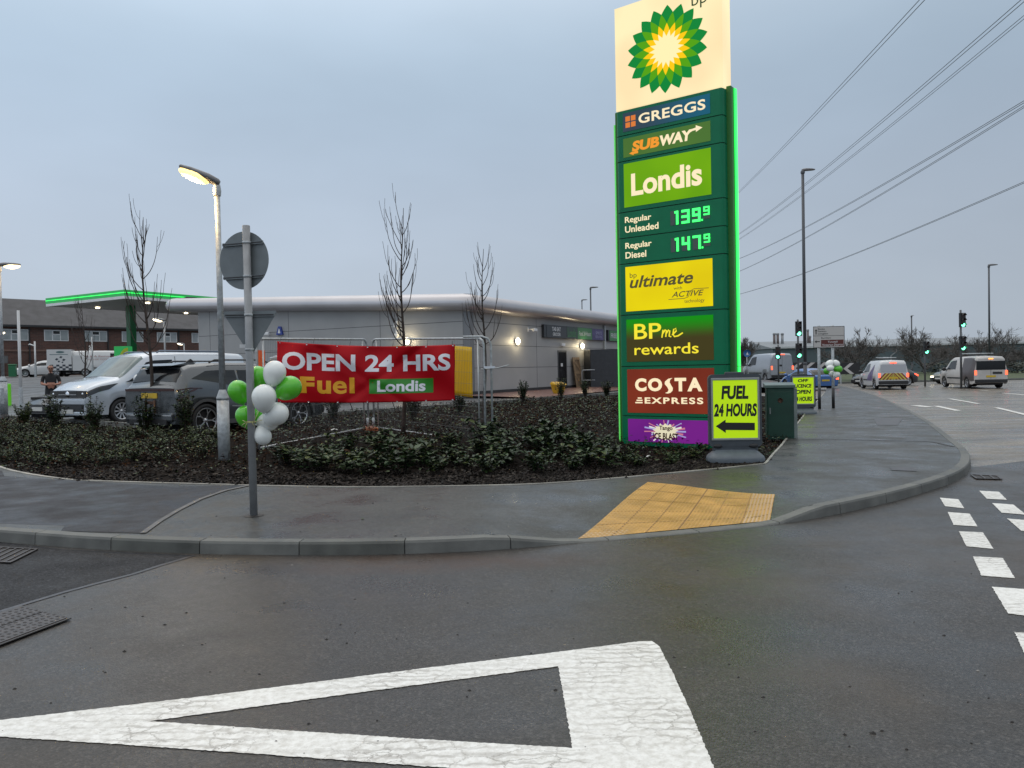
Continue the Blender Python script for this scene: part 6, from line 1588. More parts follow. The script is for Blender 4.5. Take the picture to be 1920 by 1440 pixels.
for s in (1, -1):
    b = MB(); B.patch(b, [(0.40, 4.0), (1.58, 3.15), (1.58, 4.75), (0.80, 4.75)], s); b.build('side_window', dark_glass, t)
    b = MB(); B.patch(b, [(1.64, 3.15), (2.50, 3.12), (2.50, 4.7), (1.64, 4.75)], s); b.build('side_window', dark_glass, t)
    b = MB(); B.patch(b, [(2.56, 3.12), (3.18, 3.12), (2.78, 4.4), (2.56, 4.65)], s); b.build('side_window', dark_glass, t)
    b = MB(); B.patch(b, [(0.02, 2.86), (0.62, 2.9), (0.60, 2.98), (0.02, 2.98)], s, 0.012, 8, 3); B.patch(b, [(0.05, 2.45), (0.20, 2.55), (0.32, 2.86), (0.22, 2.86)], s, 0.012, 5, 5); B.patch(b, [(0.24, 2.45), (0.38, 2.55), (0.50, 2.86), (0.40, 2.86)], s, 0.012, 5, 5); b.build('tail_light', mat('dark tail light', (0.04, 0.008, 0.008), 0.12, coat=0.5), t)
    b = MB(); b.tube([(0.95, s * 0.70, 1.60), (1.1, s * 0.69, 1.66), (2.4, s * 0.69, 1.66), (2.6, s * 0.69, 1.60)], 0.018, 8); b.build('roof_rail', black_plastic, t)
    b = MB(); B.patch(b, [(1.75, 2.55), (1.98, 2.55), (1.98, 2.66), (1.75, 2.66)], s, 0.02, 4, 2); b.build('door_handle', grey_c, t)
    b = MB()
    for xw in (0.70, 3.38):
        pts = [(xw - B.Ra * 1.0 * cos(a), B.P['R'] * 0.95 + B.Ra * sin(a)) for a in [pi * k / 16 for k in range(17)]]
        for (xa, za), (xb, zb4) in zip(pts, pts[1:]):
            ka, kb_ = 1.16, 1.16
            o = lambda x, z, k: (xw + (x - xw) * k, s * (B.wid(xw) * 0.985 + 0.014), B.P['R'] * 0.95 + (z - B.P['R'] * 0.95) * k)
            b.quad(o(xa, za, 0.99), o(xb, zb4, 0.99), o(xb, zb4, 1.14), o(xa, za, 1.14))
    b.box(1.18, 2.9, s * 0.93 - 0.02, s * 0.93 + 0.012, 0.27, 0.36); b.build('arch_trim', mat('grey trim', (0.07, 0.072, 0.075), 0.45), t)
    b = MB(); B.patch(b, [(1.35, 1.25), (3.0, 1.0), (3.0, 1.06), (1.35, 1.32)], s, 0.008, 8, 1); b.build('door_strip', alu, t)
    mirror(t, 3.12, s * 0.9, 1.08, grey_c)
b = MB(); b.box(-0.02, 0.03, -0.80, 0.80, 1.015, 1.065); b.build('light_bar', mat('dark tail light', None), t)
plate(t, -0.005, 0.92, False)
b = MB(); b.box(-0.06, 0.08, -0.78, 0.78, 0.38, 0.56); b.build('bumper', grey_c, t, bevel=0.04)
b = MB(); b.box(-0.072, 0.0, -0.62, 0.62, 0.30, 0.44); b.build('lower_trim', black_plastic, t, bevel=0.02)
b = MB(); b.box(-0.066, -0.05, -0.76, 0.76, 0.50, 0.525); b.box(-0.085, -0.05, -0.42, 0.42, 0.315, 0.345); b.build('chrome_strip', chrome, t)

# --- black saloon beyond the van
P = dict(L=4.4, W=0.9, R=0.325, clear=0.22, maxtop=1.38, rr=0.76, wheels=(0.85, 3.5),
         top=[(0, 0.86), (0.1, 0.95), (0.5, 1.18), (0.95, 1.33), (1.6, 1.38), (2.3, 1.37), (2.65, 1.29), (3.3, 0.98), (3.9, 0.87), (4.25, 0.76), (4.4, 0.58)], belt=[(0, 0.8), (0.5, 0.93), (3.2, 0.90), (4.4, 0.5)])
CARP = P
def car(label, loc, hd, m, lights=None, face='rear', group=None, P=CARP, ang=None):
    t, B, body = vehicle('parked_car' if not lights else 'car', label, 'car', P, loc, hd, m, group); L_ = P['L']
    b = MB(); B.screen(b, L_ - 1.08, L_ - 1.72, 5.4, 5.25); b.build('windscreen', dark_glass, t)
    b = MB(); B.screen(b, 0.14, 0.80, 5.5, 5.3); b.build('rear_window', dark_glass, t)
    for s in (1, -1):
        b = MB(); B.patch(b, [(0.75, 3.2), (1.85, 3.15), (1.85, 4.7), (1.2, 4.7)], s); B.patch(b, [(1.92, 3.15), (3.05, 3.15), (2.55, 4.5), (1.92, 4.7)], s); b.build('side_window', dark_glass, t)
        b = MB(); B.patch(b, [(0.0, 2.0), (0.30, 2.3), (0.35, 2.95), (0.0, 2.9)], s, 0.012); b.box(-0.012, 0.03, s * 0.78 - 0.10, s * 0.78 + 0.08, 0.66, 0.80); b.build('tail_light', lights and face == 'rear' and red_lit or red_lens, t)
        b = MB(); B.patch(b, [(L_ - 0.5, 2.2), (L_ - 0.03, 1.9), (L_ - 0.03, 2.8), (L_ - 0.6, 2.9)], s, 0.012); b.box(L_ - 0.03, L_ + 0.012, s * 0.56 - 0.14, s * 0.56 + 0.14, 0.50, 0.60); b.build('headlight', (lights and face == 'front') and lamp_white or mat('headlight glass', (0.45, 0.47, 0.48), 0.08, 0.4, coat=0.6), t)
        mirror(t, L_ - 1.25, s * 0.88, 0.98, m, 0.9)
    b = MB(); b.box(L_ - 0.02, L_ + 0.02, -0.55, 0.55, 0.32, 0.46); b.build('grille', black_plastic, t, bevel=0.01)
    plate(t, L_ + 0.02, 0.42, True); plate(t, -0.012, 0.62, False)
    return t
nose2 = Vector((-13.55, 21.95, 0)); r2 = nose2 + UXv * 4.4
CARP2 = dict(CARP); CARP2['maxtop'] = 1.28; CARP2['top'] = [(x_, z_ * 0.93) for x_, z_ in CARP['top']]; CARP2['belt'] = [(x_, z_ * 0.93) for x_, z_ in CARP['belt']]
car('black car nose out beyond the silver van, beside the standing man', (r2.x, r2.y, 0.26), HV, mat('black car paint', (0.02, 0.022, 0.026), 0.25, 0.3, coat=0.7), P=CARP2)

# --- distant white van, box truck and car under the terrace
white_v = mat('white van paint', (0.60, 0.61, 0.62), 0.3, coat=0.5, var=0.04, vs=2)
def panel_van(label, loc, hd, P, m, lit_rear=False, windows=False, group=None, name='panel_van'):
    t, B, body = vehicle(name, label, 'van', P, loc, hd, m, group); L_ = P['L']; H = P['maxtop']
    b = MB(); B.screen(b, L_ - 0.92, L_ - 1.66, 5.35, 5.2); b.build('windscreen', dark_glass, t)
    for s in (1, -1):
        b = MB(); B.patch(b, [(L_ - 2.5, 3.15), (L_ - 1.02, 3.12), (L_ - 1.7, 4.7), (L_ - 2.5, 4.75)], s); b.build('side_window', dark_glass, t)
        b = MB(); B.patch(b, [(L_ - 0.55, 2.3), (L_ - 0.05, 2.2), (L_ - 0.05, 3.0), (L_ - 0.7, 2.95)], s, 0.01); b.build('headlight', mat('headlight glass', None) if 'headlight glass' in MATS else dark_glass, t)
        b = MB(); b.box(-0.02, 0.05, s * (B.wid(0) * 0.93) - 0.07, s * (B.wid(0) * 0.93) + 0.05, H * 0.42, H * 0.55); b.build('tail_light', red_lit if lit_rear else red_lens, t)
        mirror(t, L_ - 1.25, s * P['W'] * 0.97, H * 0.6, black_plastic, 1.1)
        b = MB(); B.patch(b, [(0.4, 1.0), (P['wheels'][0] - 0.45, 1.0), (P['wheels'][0] - 0.45, 1.25), (0.4, 1.25)], s, 0.01, 4, 1); B.patch(b, [(P['wheels'][0] + 0.5, 1.0), (P['wheels'][1] - 0.5, 1.0), (P['wheels'][1] - 0.5, 1.25), (P['wheels'][0] + 0.5, 1.25)], s, 0.012, 6, 1); b.build('side_strip', black_plastic, t)
    W0 = B.wid(0)
    b = MB(); b.box(-0.09, 0.06, -W0 * 0.97, W0 * 0.97, 0.34, 0.54); b.build('bumper', black_plastic, t, bevel=0.03)
    b = MB(); b.box(-0.008, 0.0, -0.008, 0.008, 0.56, H - 0.2); b.build('door_seam', groove, t)
    b = MB(); b.box(L_ - 0.02, L_ + 0.02, -0.6, 0.6, 0.5, 0.68); b.build('grille', black_plastic, t)
    plate(t, -0.012, 0.72, False)
    return t, B
vw = Vector((-9.6, 28.2, 0)); P = van_profile(5.0, 2.02)
panel_van('second white van parked behind the silver van, mostly hidden', (vw.x + 2.5, vw.y + 4.33, terrain(vw.x, vw.y) + 0.04), HV, P, white_v)
D = 64; pz = lambda x, y: terrain(x, y) + 0.05
x = xat(137, D); P = van_profile(5.4, 2.1); P['W'] = 0.98
t, B = panel_van('plain white van with red side lettering parked before the brick terrace', (x, D, pz(x, D)), radians(22), P, white_v)
b = MB(); f_ = lambda u, v: Vector((1.0 + u * 2.4, -0.99, 1.2 + v * 0.7)); b.text('A & A Removals', (1.1, -0.995, 1.55), (1, 0, 0), (0, 0, 1), 0, 2.2, 0, 0.14); b.text('HOUSE MOVES', (1.3, -0.995, 1.32), (1, 0, 0), (0, 0, 1), 0, 1.6, 0, 0.1)
b.build('lettering', mat('faded red lettering', (0.35, 0.12, 0.12), 0.5), t)
x = xat(93, D - 1); t = thing('box_truck', 'white box truck with a chequered black and white skirt, behind the standing man', 'truck', (x, D - 1, pz(x, D - 1)), radians(22))
b = MB(); b.box(0, 1.75, -0.9, 0.9, 0.5, 2.2)
for i in range(8):
    for j in range(3):
        if (i + j) % 2: b.box(0.0 + i * 0.218, 0.218 + i * 0.218, -0.906, -0.901, 0.52 + j * 0.15, 0.67 + j * 0.15, 1)
for (a, c, r_) in ((0.7, 1.40, 0.13), (1.0, 1.57, 0.12), (1.2, 1.35, 0.13), (0.85, 1.22, 0.10), (1.1, 1.15, 0.08)): b.prism([(a - r_, -0.902, c - 0.02), (a - 0.02, -0.902, c + r_ * 0.8), (a + r_, -0.902, c + 0.03), (a + 0.01, -0.902, c - r_ * 0.8)], (0, -0.004, 0), 1)
bx = b.build('box', [white_v, mat('dark graphics', (0.03, 0.04, 0.06), 0.5)], t)
b = MB(); b.prism([(0.95 + 0.3 * cos(a), -0.902, 1.98 + 0.09 * sin(a)) for a in [k * pi / 10 for k in range(20)]], (0, -0.004, 0)); b.box(0.2, 1.5, -0.906, -0.902, 1.76, 1.81); b.build('emblem', mat('dull teal graphics', (0.10, 0.17, 0.18), 0.5), bx)
b = MB(); b.box(-0.006, 0.0, -0.4, 0.4, 0.9, 1.9); b.build('rear_shutter', mat('shutter', (0.25, 0.2, 0.2), 0.5), bx)
b = MB(); b.prism([(1.8, -0.85, 0.45), (3.3, -0.85, 0.45), (3.3, -0.85, 0.85), (2.8, -0.85, 1.05), (2.4, -0.85, 1.7), (1.8, -0.85, 1.7)], (0, 1.7, 0)); b.build('cab', white_v, t, bevel=0.05)
b = MB(); b.box(0.1, 3.2, -0.6, 0.6, 0.3, 0.5); b.build('chassis', under, t)
for x_ in (0.6, 2.7):
    for y_ in (-0.76, 0.76): wheel(t, x_, y_, 0.33, 0.22, 8)
x = xat(76, D + 1); car('white car parked at the left end of the row below the terrace', (x + 2.6, D + 1.6, pz(x, D)), radians(195), white_v)

# --- traffic on the right
Dm = 46.5
base = atY(1655, 726, Dm)
def gz(x, y): return terrain(x, y) + 0.003
# small white van with purple graphics and rear chevrons
P = dict(L=4.4, W=0.92, R=0.325, clear=0.24, maxtop=1.80, rr=0.80, wheels=(0.75, 3.5), spokes=8,
         top=[(0, 1.60), (0.05, 1.72), (0.15, 1.78), (0.9, 1.80), (2.3, 1.79), (2.6, 1.70), (3.35, 1.14), (3.8, 1.02), (4.2, 0.92), (4.35, 0.80), (4.4, 0.66)], belt=[(0, 1.04), (3.3, 1.03), (4.0, 0.9), (4.4, 0.56)])
hd_a = radians(128)
xr = xat(1669, Dm); t, B = panel_van('small white van with purple graphics, rear chevrons and roof ladder in the junction', (xr + 0.2, Dm, gz(xr, Dm)), radians(80), P, white_v, True)
b = MB(); B.patch(b, [(1.0, 1.0), (2.2, 1.0), (1.7, 2.9), (1.0, 4.6)], 1, 0.014, 8, 8); b.build('graphics', mat('purple graphics', (0.12, 0.09, 0.20), 0.4, var=0.6, vs=3), t)
b = MB(); W0 = B.wid(0)
for k in range(8):
    for s in (1, -1):
        y0 = s * (0.02 + k * 0.105); y1 = s * (0.02 + (k + 1) * 0.105)
        b.quad((-0.014 - 0.0005 * (k % 2), y0, 0.60), (-0.014 - 0.0005 * (k % 2), y1, 0.60), (-0.014, y1 - s * 0.36 if abs(y1 - s * 0.36) < 0.9 and (y1 - s * 0.36) * s > 0 else s * 0.0, 1.0), (-0.014, max(0, abs(y0) - 0.36) * s, 1.0), k % 2)
b.build('chevrons', [mat('chevron yellow', (0.60, 0.55, 0.10), 0.4), mat('chevron red', (0.25, 0.03, 0.02), 0.4)], t)
b = MB(); b.box(-0.012, -0.002, -0.72, 0.72, 1.06, 1.52); b.build('rear_window', mat('grey tinted panel', (0.42, 0.44, 0.48), 0.25), t)
b = MB(); b.box(-0.03, 0.02, -0.18, 0.18, 1.60, 1.66); b.build('brake_light', red_lit, t)
def roof_ladder(t, x0, x1, z, w_=0.22):
    b = MB()
    for y in (-w_, w_, ): b.tube([(x0, y, z), (x1, y, z + 0.04)], 0.025, 6)
    for k in range(9): xx = lerp(x0 + 0.15, x1 - 0.15, k / 8); b.tube([(xx, -w_, z + 0.01), (xx, w_, z + 0.01)], 0.016, 5)
    b.build('roof_ladder', galv, t)
    b = MB()
    for xx in (x0 + 0.5, x1 - 0.5): b.tube([(xx, -0.65, z - 0.12), (xx, -0.6, z - 0.04), (xx, 0.6, z - 0.04), (xx, 0.65, z - 0.12)], 0.02, 6)
    b.build('roof_bar', black_plastic, t)
roof_ladder(t, 0.2, 2.7, 1.93)
# large brown and white van
Dn = 45; P = van_profile(4.9, 1.92); P['W'] = 0.97
xr = xat(1858, Dn); t, B = panel_van('large white and brown van with a roof ladder waiting at the green lights', (xr, Dn, gz(xr, Dn)), radians(83), P, mat('dirty white paint', (0.52, 0.50, 0.48), 0.35, coat=0.3, var=0.15, vs=1.5), True)
b = MB(); B.patch(b, [(0.02, 0.6), (1.5, 0.6), (1.5, 5.2), (0.02, 5.2)], 1, 0.013, 8, 10); b.build('side_panel', mat('brown wrap', (0.10, 0.085, 0.085), 0.35), t)
b = MB(); b.box(-0.012, -0.002, -0.80, 0.80, 1.10, 1.62); b.build('rear_window', dark_glass, t)
b = MB(); b.box(-0.03, 0.02, -0.12, 0.12, 1.72, 1.78); b.build('brake_light', amber_lit, t)
b = MB(); b.box(-0.014, -0.002, -0.62, -0.1, 0.85, 0.98); b.build('handle_recess', black_plastic, t)
roof_ladder(t, 0.2, 3.3, 2.06)
# silver high roofed van behind the cabinet
Dv = 60; P = van_profile(5.0, 2.25); P['W'] = 1.0
xr = xat(1467, Dv); t, B = panel_van('tall silver grey van behind the green cabinet with its brake light lit', (xr, Dv, gz(xr, Dv)), radians(99), P, mat('pale silver paint', (0.36, 0.385, 0.42), 0.3, 0.4, coat=0.5, var=0.05), True)
b = MB(); b.box(-0.03, 0.03, -0.22, 0.22, 2.10, 2.16); b.build('brake_light', red_lit, t)
b = MB(); b.box(-0.014, -0.002, 0.02, 0.22, 1.2, 1.34); b.build('door_handle', black_plastic, t)
# blue car, dark cars, oncoming silver car
Db = 48; xr = xat(1548, Db)
car('blue car with red tail lights lit behind the direction sign posts', (xr, Db, gz(xr, Db)), radians(98), mat('blue car paint', (0.04, 0.13, 0.36), 0.25, 0.3, coat=0.7), True, 'rear')
Db = 56; xr = xat(1730, Db)
car('black car crossing behind the small white van', (xr - 1.0, Db, gz(xr, Db)), radians(196), mat('black car paint', None), True, 'rear')
Db = 58; xr = xat(1757, Db)
car('grey green oncoming car with its headlights on beside the brown and white van', (xr + 4.3, Db + 1.2, gz(xr, Db)), radians(196), mat('grey green car paint', (0.10, 0.12, 0.11), 0.3, 0.3, coat=0.5), True, 'front')
# ================================================================== PERSON
def person(loc, rz):
    me = bpy.data.meshes.new('person'); bm = bmesh.new()
    V = {}
    def v(n, x, y, z): V[n] = bm.verts.new((x, y, z))
    def e(a, b): bm.edges.new((V[a], V[b]))
    # local -y is where he faces; bowed head, hands together in front
    v('pel', 0, 0, 0.94); v('bel', 0, 0.0, 1.08); v('che', 0, 0.02, 1.28); v('nek0', 0, 0.01, 1.44); v('nek', 0, -0.045, 1.53)
    for a, b in (('pel', 'bel'), ('bel', 'che'), ('che', 'nek0'), ('nek0', 'nek')): e(a, b)
    R = {'pel': (0.165, 0.12), 'bel': (0.165, 0.125), 'che': (0.185, 0.13), 'nek0': (0.10, 0.085), 'nek': (0.062, 0.062)}
    for s, q in ((1, 'l'), (-1, 'r')):
        v('hip' + q, s * 0.10, 0, 0.86); v('kne' + q, s * 0.12, -0.01, 0.48); v('ank' + q, s * 0.13, 0.03, 0.09); v('toe' + q, s * 0.145, -0.14, 0.045)
        v('sho' + q, s * 0.205, 0.02, 1.40); v('elb' + q, s * 0.265, -0.02, 1.13); v('wri' + q, s * 0.10, -0.25, 1.10); v('pal' + q, s * 0.045, -0.31, 1.115)
        for a, b in (('pel', 'hip'), ('hip', 'kne'), ('kne', 'ank'), ('ank', 'toe'), ('che', 'sho'), ('sho', 'elb'), ('elb', 'wri'), ('wri', 'pal')):
            e(a if a in ('pel', 'che') else a + q, b + q)
        R.update({'hip' + q: (0.095, 0.10), 'kne' + q: (0.065, 0.068), 'ank' + q: (0.048, 0.048), 'toe' + q: (0.04, 0.035), 'sho' + q: (0.075, 0.075), 'elb' + q: (0.05, 0.05), 'wri' + q: (0.032, 0.03), 'pal' + q: (0.036, 0.026)})
        for k in range(5):
            a0 = (k - 2) * 0.014
            v('fa%d' % k + q, s * 0.02 + s * (0.0 if k else 0.03), -0.345 + (0.0 if k else 0.02), 1.115 + a0); v('fb%d' % k + q, -s * (0.012 if k else -0.035), -0.36 + (0.004 * k), 1.11 + a0 + (0 if k else 0.03))
            e('pal' + q, 'fa%d' % k + q); e('fa%d' % k + q, 'fb%d' % k + q); R['fa%d' % k + q] = (0.0085, 0.0085); R['fb%d' % k + q] = (0.0075, 0.0075)
    names = {vv: k for k, vv in V.items()}
    bm.verts.index_update(); order = [names[vv] for vv in bm.verts]
    bm.to_mesh(me); bm.free()
    o = bpy.data.objects.new('tmp', me); COL.objects.link(o)
    sk = o.modifiers.new('skin', 'SKIN')
    for i, k in enumerate(order):
        d = me.skin_vertices[0].data[i]; d.radius = R[k]; d.use_root = (k == 'pel')
    sd = o.modifiers.new('sub', 'SUBSURF'); sd.levels = 2; sd.render_levels = 2
    dg = bpy.context.evaluated_depsgraph_get(); ev = o.evaluated_get(dg); m2 = bpy.data.meshes.new_from_object(ev)
    bpy.data.objects.remove(o)
    skin = mat('skin', (0.42, 0.20, 0.14), 0.5); shirt = mat('black shirt', (0.012, 0.013, 0.016), 0.8); trou = mat('dark trousers', (0.03, 0.032, 0.036), 0.8); shoe = mat('dark shoes', (0.015, 0.014, 0.014), 0.5)
    # head joined into the same mesh
    h = MB(); hm = Matrix.Translation((0, -0.085, 1.635)) @ Matrix.Rotation(radians(28), 4, 'X')
    vs5 = []
    prof = [(0.02, -0.115), (0.045, -0.10), (0.062, -0.06), (0.07, -0.02), (0.076, 0.03), (0.073, 0.075), (0.055, 0.105), (0.025, 0.12), (0.001, 0.123)]
    n_ = 20
    for r_, z in prof:
        for j in range(n_):
            a = 2 * pi * j / n_; x, y = r_ * cos(a), r_ * sin(a) * 1.22
            if y < 0:
                if abs(x) < 0.02 and -0.045 < z < 0.0: y -= 0.022        # nose
                if abs(z - 0.01) < 0.02 and 0.015 < abs(x) < 0.05: y += 0.008   # eye sockets
                if z < -0.06: y -= 0.012
            vs5.append(hm @ Vector((x, y, z)))
    h.add(vs5, [(i * n_ + j, i * n_ + (j + 1) % n_, (i + 1) * n_ + (j + 1) % n_, (i + 1) * n_ + j) for i in range(len(prof) - 1) for j in range(n_)], 0, True)
    for s in (1, -1): h.ell(hm @ Vector((s * 0.078, 0.01, -0.005)), (0.012, 0.02, 0.03), 8, 6)
    bm = bmesh.new(); bm.from_mesh(m2)
    off = {}
    hv = [bm.verts.new(p) for p in h.v]
    for f in h.f: 
        try: bm.faces.new([hv[i] for i in f])
        except ValueError: pass
    for f in bm.faces:
        f.smooth = True; c = f.calc_center_median()
        arm_out = c.y < -0.10 or (abs(c.x) > 0.215 and c.z < 1.2)
        f.material_index = 0 if (c.z > 1.49 or (arm_out and 1.0 < c.z < 1.2) ) else (1 if c.z > 0.93 else (3 if c.z < 0.10 else 2))
    m3 = bpy.data.meshes.new('person'); bm.to_mesh(m3); bm.free()
    for q in (skin, shirt, trou, shoe): m3.materials.append(q)
    p = bpy.data.objects.new('person', m3); COL.objects.link(p); p.location = loc; p.rotation_euler[2] = rz; p.scale = (0.94,) * 3
    tag(p, 'man in a black short sleeved shirt standing head bowed, hands together, by the cars', 'person')
    hb = MB(); hb.ell((0, 0.004, 0.045), (0.079, 0.095, 0.082), 16, 8, 0, None); hb.v = [tuple(hm @ Vector(q)) for q in hb.v if True]
    hb.build('hair', mat('short grey brown hair', (0.10, 0.075, 0.06), 0.8), p)
    b = MB()
    return p
px_ = atY(95, 700, 24.2); person((px_.x, 24.2, terrain(px_.x, 24.2) + 0.035), radians(30))

# ================================================================== BARE TREES
bark = mat('dark bark', (0.042, 0.032, 0.028), 0.8, var=0.35, vs=14)
bark2 = mat('grey bark', (0.095, 0.086, 0.08), 0.85, var=0.3, vs=8)
def young_tree(loc, h, seed, label, lean=(0, 0), r=0.05, first=0.36, n=17, sp=0.55, down=True):
    R = random.Random(seed); t = thing('bare_tree', label, 'tree', loc, 0, 'young bare street trees')
    tk = MB(); pts = []; rad = []
    for k in range(15):
        u = k / 14; pts.append(Vector((lean[0] * u + 0.03 * sin(u * 9 + seed), lean[1] * u + 0.03 * cos(u * 7 + seed), h * u - 0.1))); rad.append(lerp(r, 0.005, u ** 0.8))
    tk.tube(pts, rad, 8)
    tk.build('trunk', bark, t)
    cr_ = MB()
    def limb(base, az, ln, r0, up, depth):
        P_ = [base]; d = Vector((cos(az) * (1 - up), sin(az) * (1 - up), up)).normalized(); n_ = 9; Rr = [r0]
        for k in range(1, n_ + 1):
            tgt = Vector((cos(az) * 0.04, sin(az) * 0.04, 1)).normalized()
            d = (d.lerp(tgt, 0.26) + Vector((R.gauss(0, .05), R.gauss(0, .05), R.gauss(0, .03)))).normalized()
            P_.append(P_[-1] + d * ln / n_); Rr.append(lerp(r0, 0.0035, k / n_))
        cr_.tube(P_, Rr, 5)
        if depth > 0:
            for q in range(R.choice((1, 2, 2, 3))):
                k = R.randint(2, 7); limb(P_[k], az + R.uniform(-1.2, 1.2), ln * R.uniform(0.3, 0.6), Rr[k] * 0.7, R.uniform(0.35, 0.75), depth - 1)
    for i in range(n):
        u = first + (0.93 - first) * (i / n) ** 1.05
        k = u * 14; j = int(k); b0 = pts[j].lerp(pts[min(j + 1, 14)], k - j)
        ln = h * lerp(sp * 0.9, 0.13, (u - first) / (1 - first)) * R.uniform(0.7, 1.1)
        limb(b0, R.uniform(0, 6.28) if i % 2 else R.uniform(-0.5, 0.5) + (0 if R.random() < .5 else pi), ln, lerp(0.016, 0.007, u), lerp(R.uniform(0.12, 0.4), R.uniform(0.45, 0.7), (u - first) / (1 - first)), 1)
    cr_.build('crown', bark, t); return t
def tree_at(px, pyt, D, seed, label, leanpx=0, **k):
    x = xat(px, D, 800); z0 = bed_z(x, D); top = atY(px + leanpx, pyt, D)
    return young_tree((x, D, z0), top.z - z0, seed, label, (top.x - x, 0), **k)
t = tree_at(287, 398, 16.2, 11, 'young bare tree in front of the silver van at the left', -22, r=0.055, first=0.38, n=22, sp=0.33)
b = MB()
for x in (-0.09, 0.09): b.cyl((x, -0.1, 0), (x, -0.1, 0.75), 0.022, 0.022, 8)
for z in (0.35, 0.7): b.box(-0.11, 0.11, -0.115, -0.085, z - 0.03, z + 0.03)
b.build('tree_stakes', mat('brown stake', (0.09, 0.05, 0.035), 0.8), t)
tree_at(758, 380, 15.2, 5, 'young bare tree with spreading lower twigs behind the red banner', -5, r=0.052, first=0.40, n=24, sp=0.31)
t = tree_at(909, 458, 16.6, 23, 'slim bare tree just right of the mesh fence', -4, r=0.045, first=0.46, n=18, sp=0.27)
b = MB(); b.tube([(-0.06, 0, 1.28), (0, -0.07, 1.28), (0.3, -0.05, 1.30), (0.55, 0.02, 1.36)], 0.012, 6); b.build('tree_tie', galv, t)
x = xat(160, 30); young_tree((x, 30, terrain(x, 30)), atY(160, 556, 30).z - terrain(x, 30), 9, 'smaller distant bare tree in front of the white vans', (0, 0), r=0.06, first=0.36, n=16, sp=0.40)
def spreading_tree(loc, h, wd, seed, label, trunk_h=0.2, r=0.15, up=0.45, m=bark2):
    R = random.Random(seed); t = thing('spreading_tree', label, 'tree', loc)
    tk = MB(); tk.cyl((0, 0, -0.2), (0, 0, h * trunk_h), r, r * 0.8, 9); tk.build('trunk', m, t)
    cr_ = MB()
    def br(p, d, ln, r0, dep):
        P_ = [p]; Rr = [r0]; n_ = 5
        for k in range(n_):
            d = (d + Vector((R.gauss(0, .16), R.gauss(0, .16), R.gauss(0.02, .10)))).normalized(); q = P_[-1] + d * ln / n_; P_.append(q); Rr.append(lerp(r0, r0 * 0.45, (k + 1) / n_))
        cr_.tube(P_, Rr, 5 if dep > 1 else 3, 0, False)
        if dep > 0:
            for k in range(R.randint(4, 5) if dep < 3 else 4):
                i = R.randint(2, n_); dd = (d + Vector((R.gauss(0, .55), R.gauss(0, .55), R.gauss(0.12, .35)))).normalized()
                br(P_[i], dd, ln * R.uniform(0.5, 0.75), max(0.019, Rr[i] * 0.55), dep - 1)
    for k in range(9):
        a = k / 9 * 6.28 + R.uniform(-.3, .3); br(Vector((0, 0, h * trunk_h * R.uniform(.7, 1))), Vector((cos(a) * wd, sin(a) * wd, up + R.uniform(0, .7))).normalized(), h * 0.40, r * 0.5, 4)
    cr_.build('crown', m, t)
for (px, D, pyt, wd, seed, lab, up) in ((1601, 72, 616, 0.8, 3, 'rounded bare tree right of the direction sign', 0.5), (1733, 84, 599, 1.15, 8, 'wide bare tree behind the single traffic light', 0.45), (1838, 88, 598, 1.2, 14, 'wide bare tree behind the tallest traffic light', 0.45), (1908, 96, 640, 1.2, 31, 'low bare tree at the far right edge', 0.4), (1394, 110, 636, 0.35, 41, 'slender bare tree just right of the green price sign', 1.2)):
    x = xat(px, D); z0 = terrain(x, D); spreading_tree((x, D, z0), (atY(px, pyt, D).z - z0) * 0.98, wd, seed, lab, up=up)

# ================================================================== PLANTING
leaf_ms = [mat('leaf dark green', (0.014, 0.034, 0.014), 0.42, var=0.35, vs=9, spec=0.3), mat('leaf mid green', (0.028, 0.058, 0.018), 0.42, var=0.35, vs=9, spec=0.3), mat('leaf olive', (0.058, 0.078, 0.020), 0.45, var=0.3, vs=9, spec=0.25), mat('leaf pale back', (0.12, 0.16, 0.08), 0.5, spec=0.25), mat('leaf brown', (0.034, 0.018, 0.011), 0.8, var=0.4, vs=9, spec=0.04)]
stem_m = mat('woody stem', (0.03, 0.022, 0.017), 0.8)
def leaf(mb, p, d, up, ln, wd, m):
    d = d.normalized(); s = d.cross(up)
    if s.length < 1e-6: s = Vector((1, 0, 0))
    s.normalize(); n_ = s.cross(d)
    a = p; b1 = p + d * ln * 0.45; c = p + d * ln - n_ * ln * 0.12
    l1 = p + d * ln * 0.35 + s * wd * 0.5 + n_ * wd * 0.18; r1 = p + d * ln * 0.35 - s * wd * 0.5 + n_ * wd * 0.18
    l2 = p + d * ln * 0.75 + s * wd * 0.36 + n_ * wd * 0.10; r2 = p + d * ln * 0.75 - s * wd * 0.36 + n_ * wd * 0.10
    mb.add([a, l1, l2, c, r2, r1, b1], [(0, 6, 1), (1, 6, 3, 2), (0, 5, 6), (6, 5, 4, 3)], m, True)
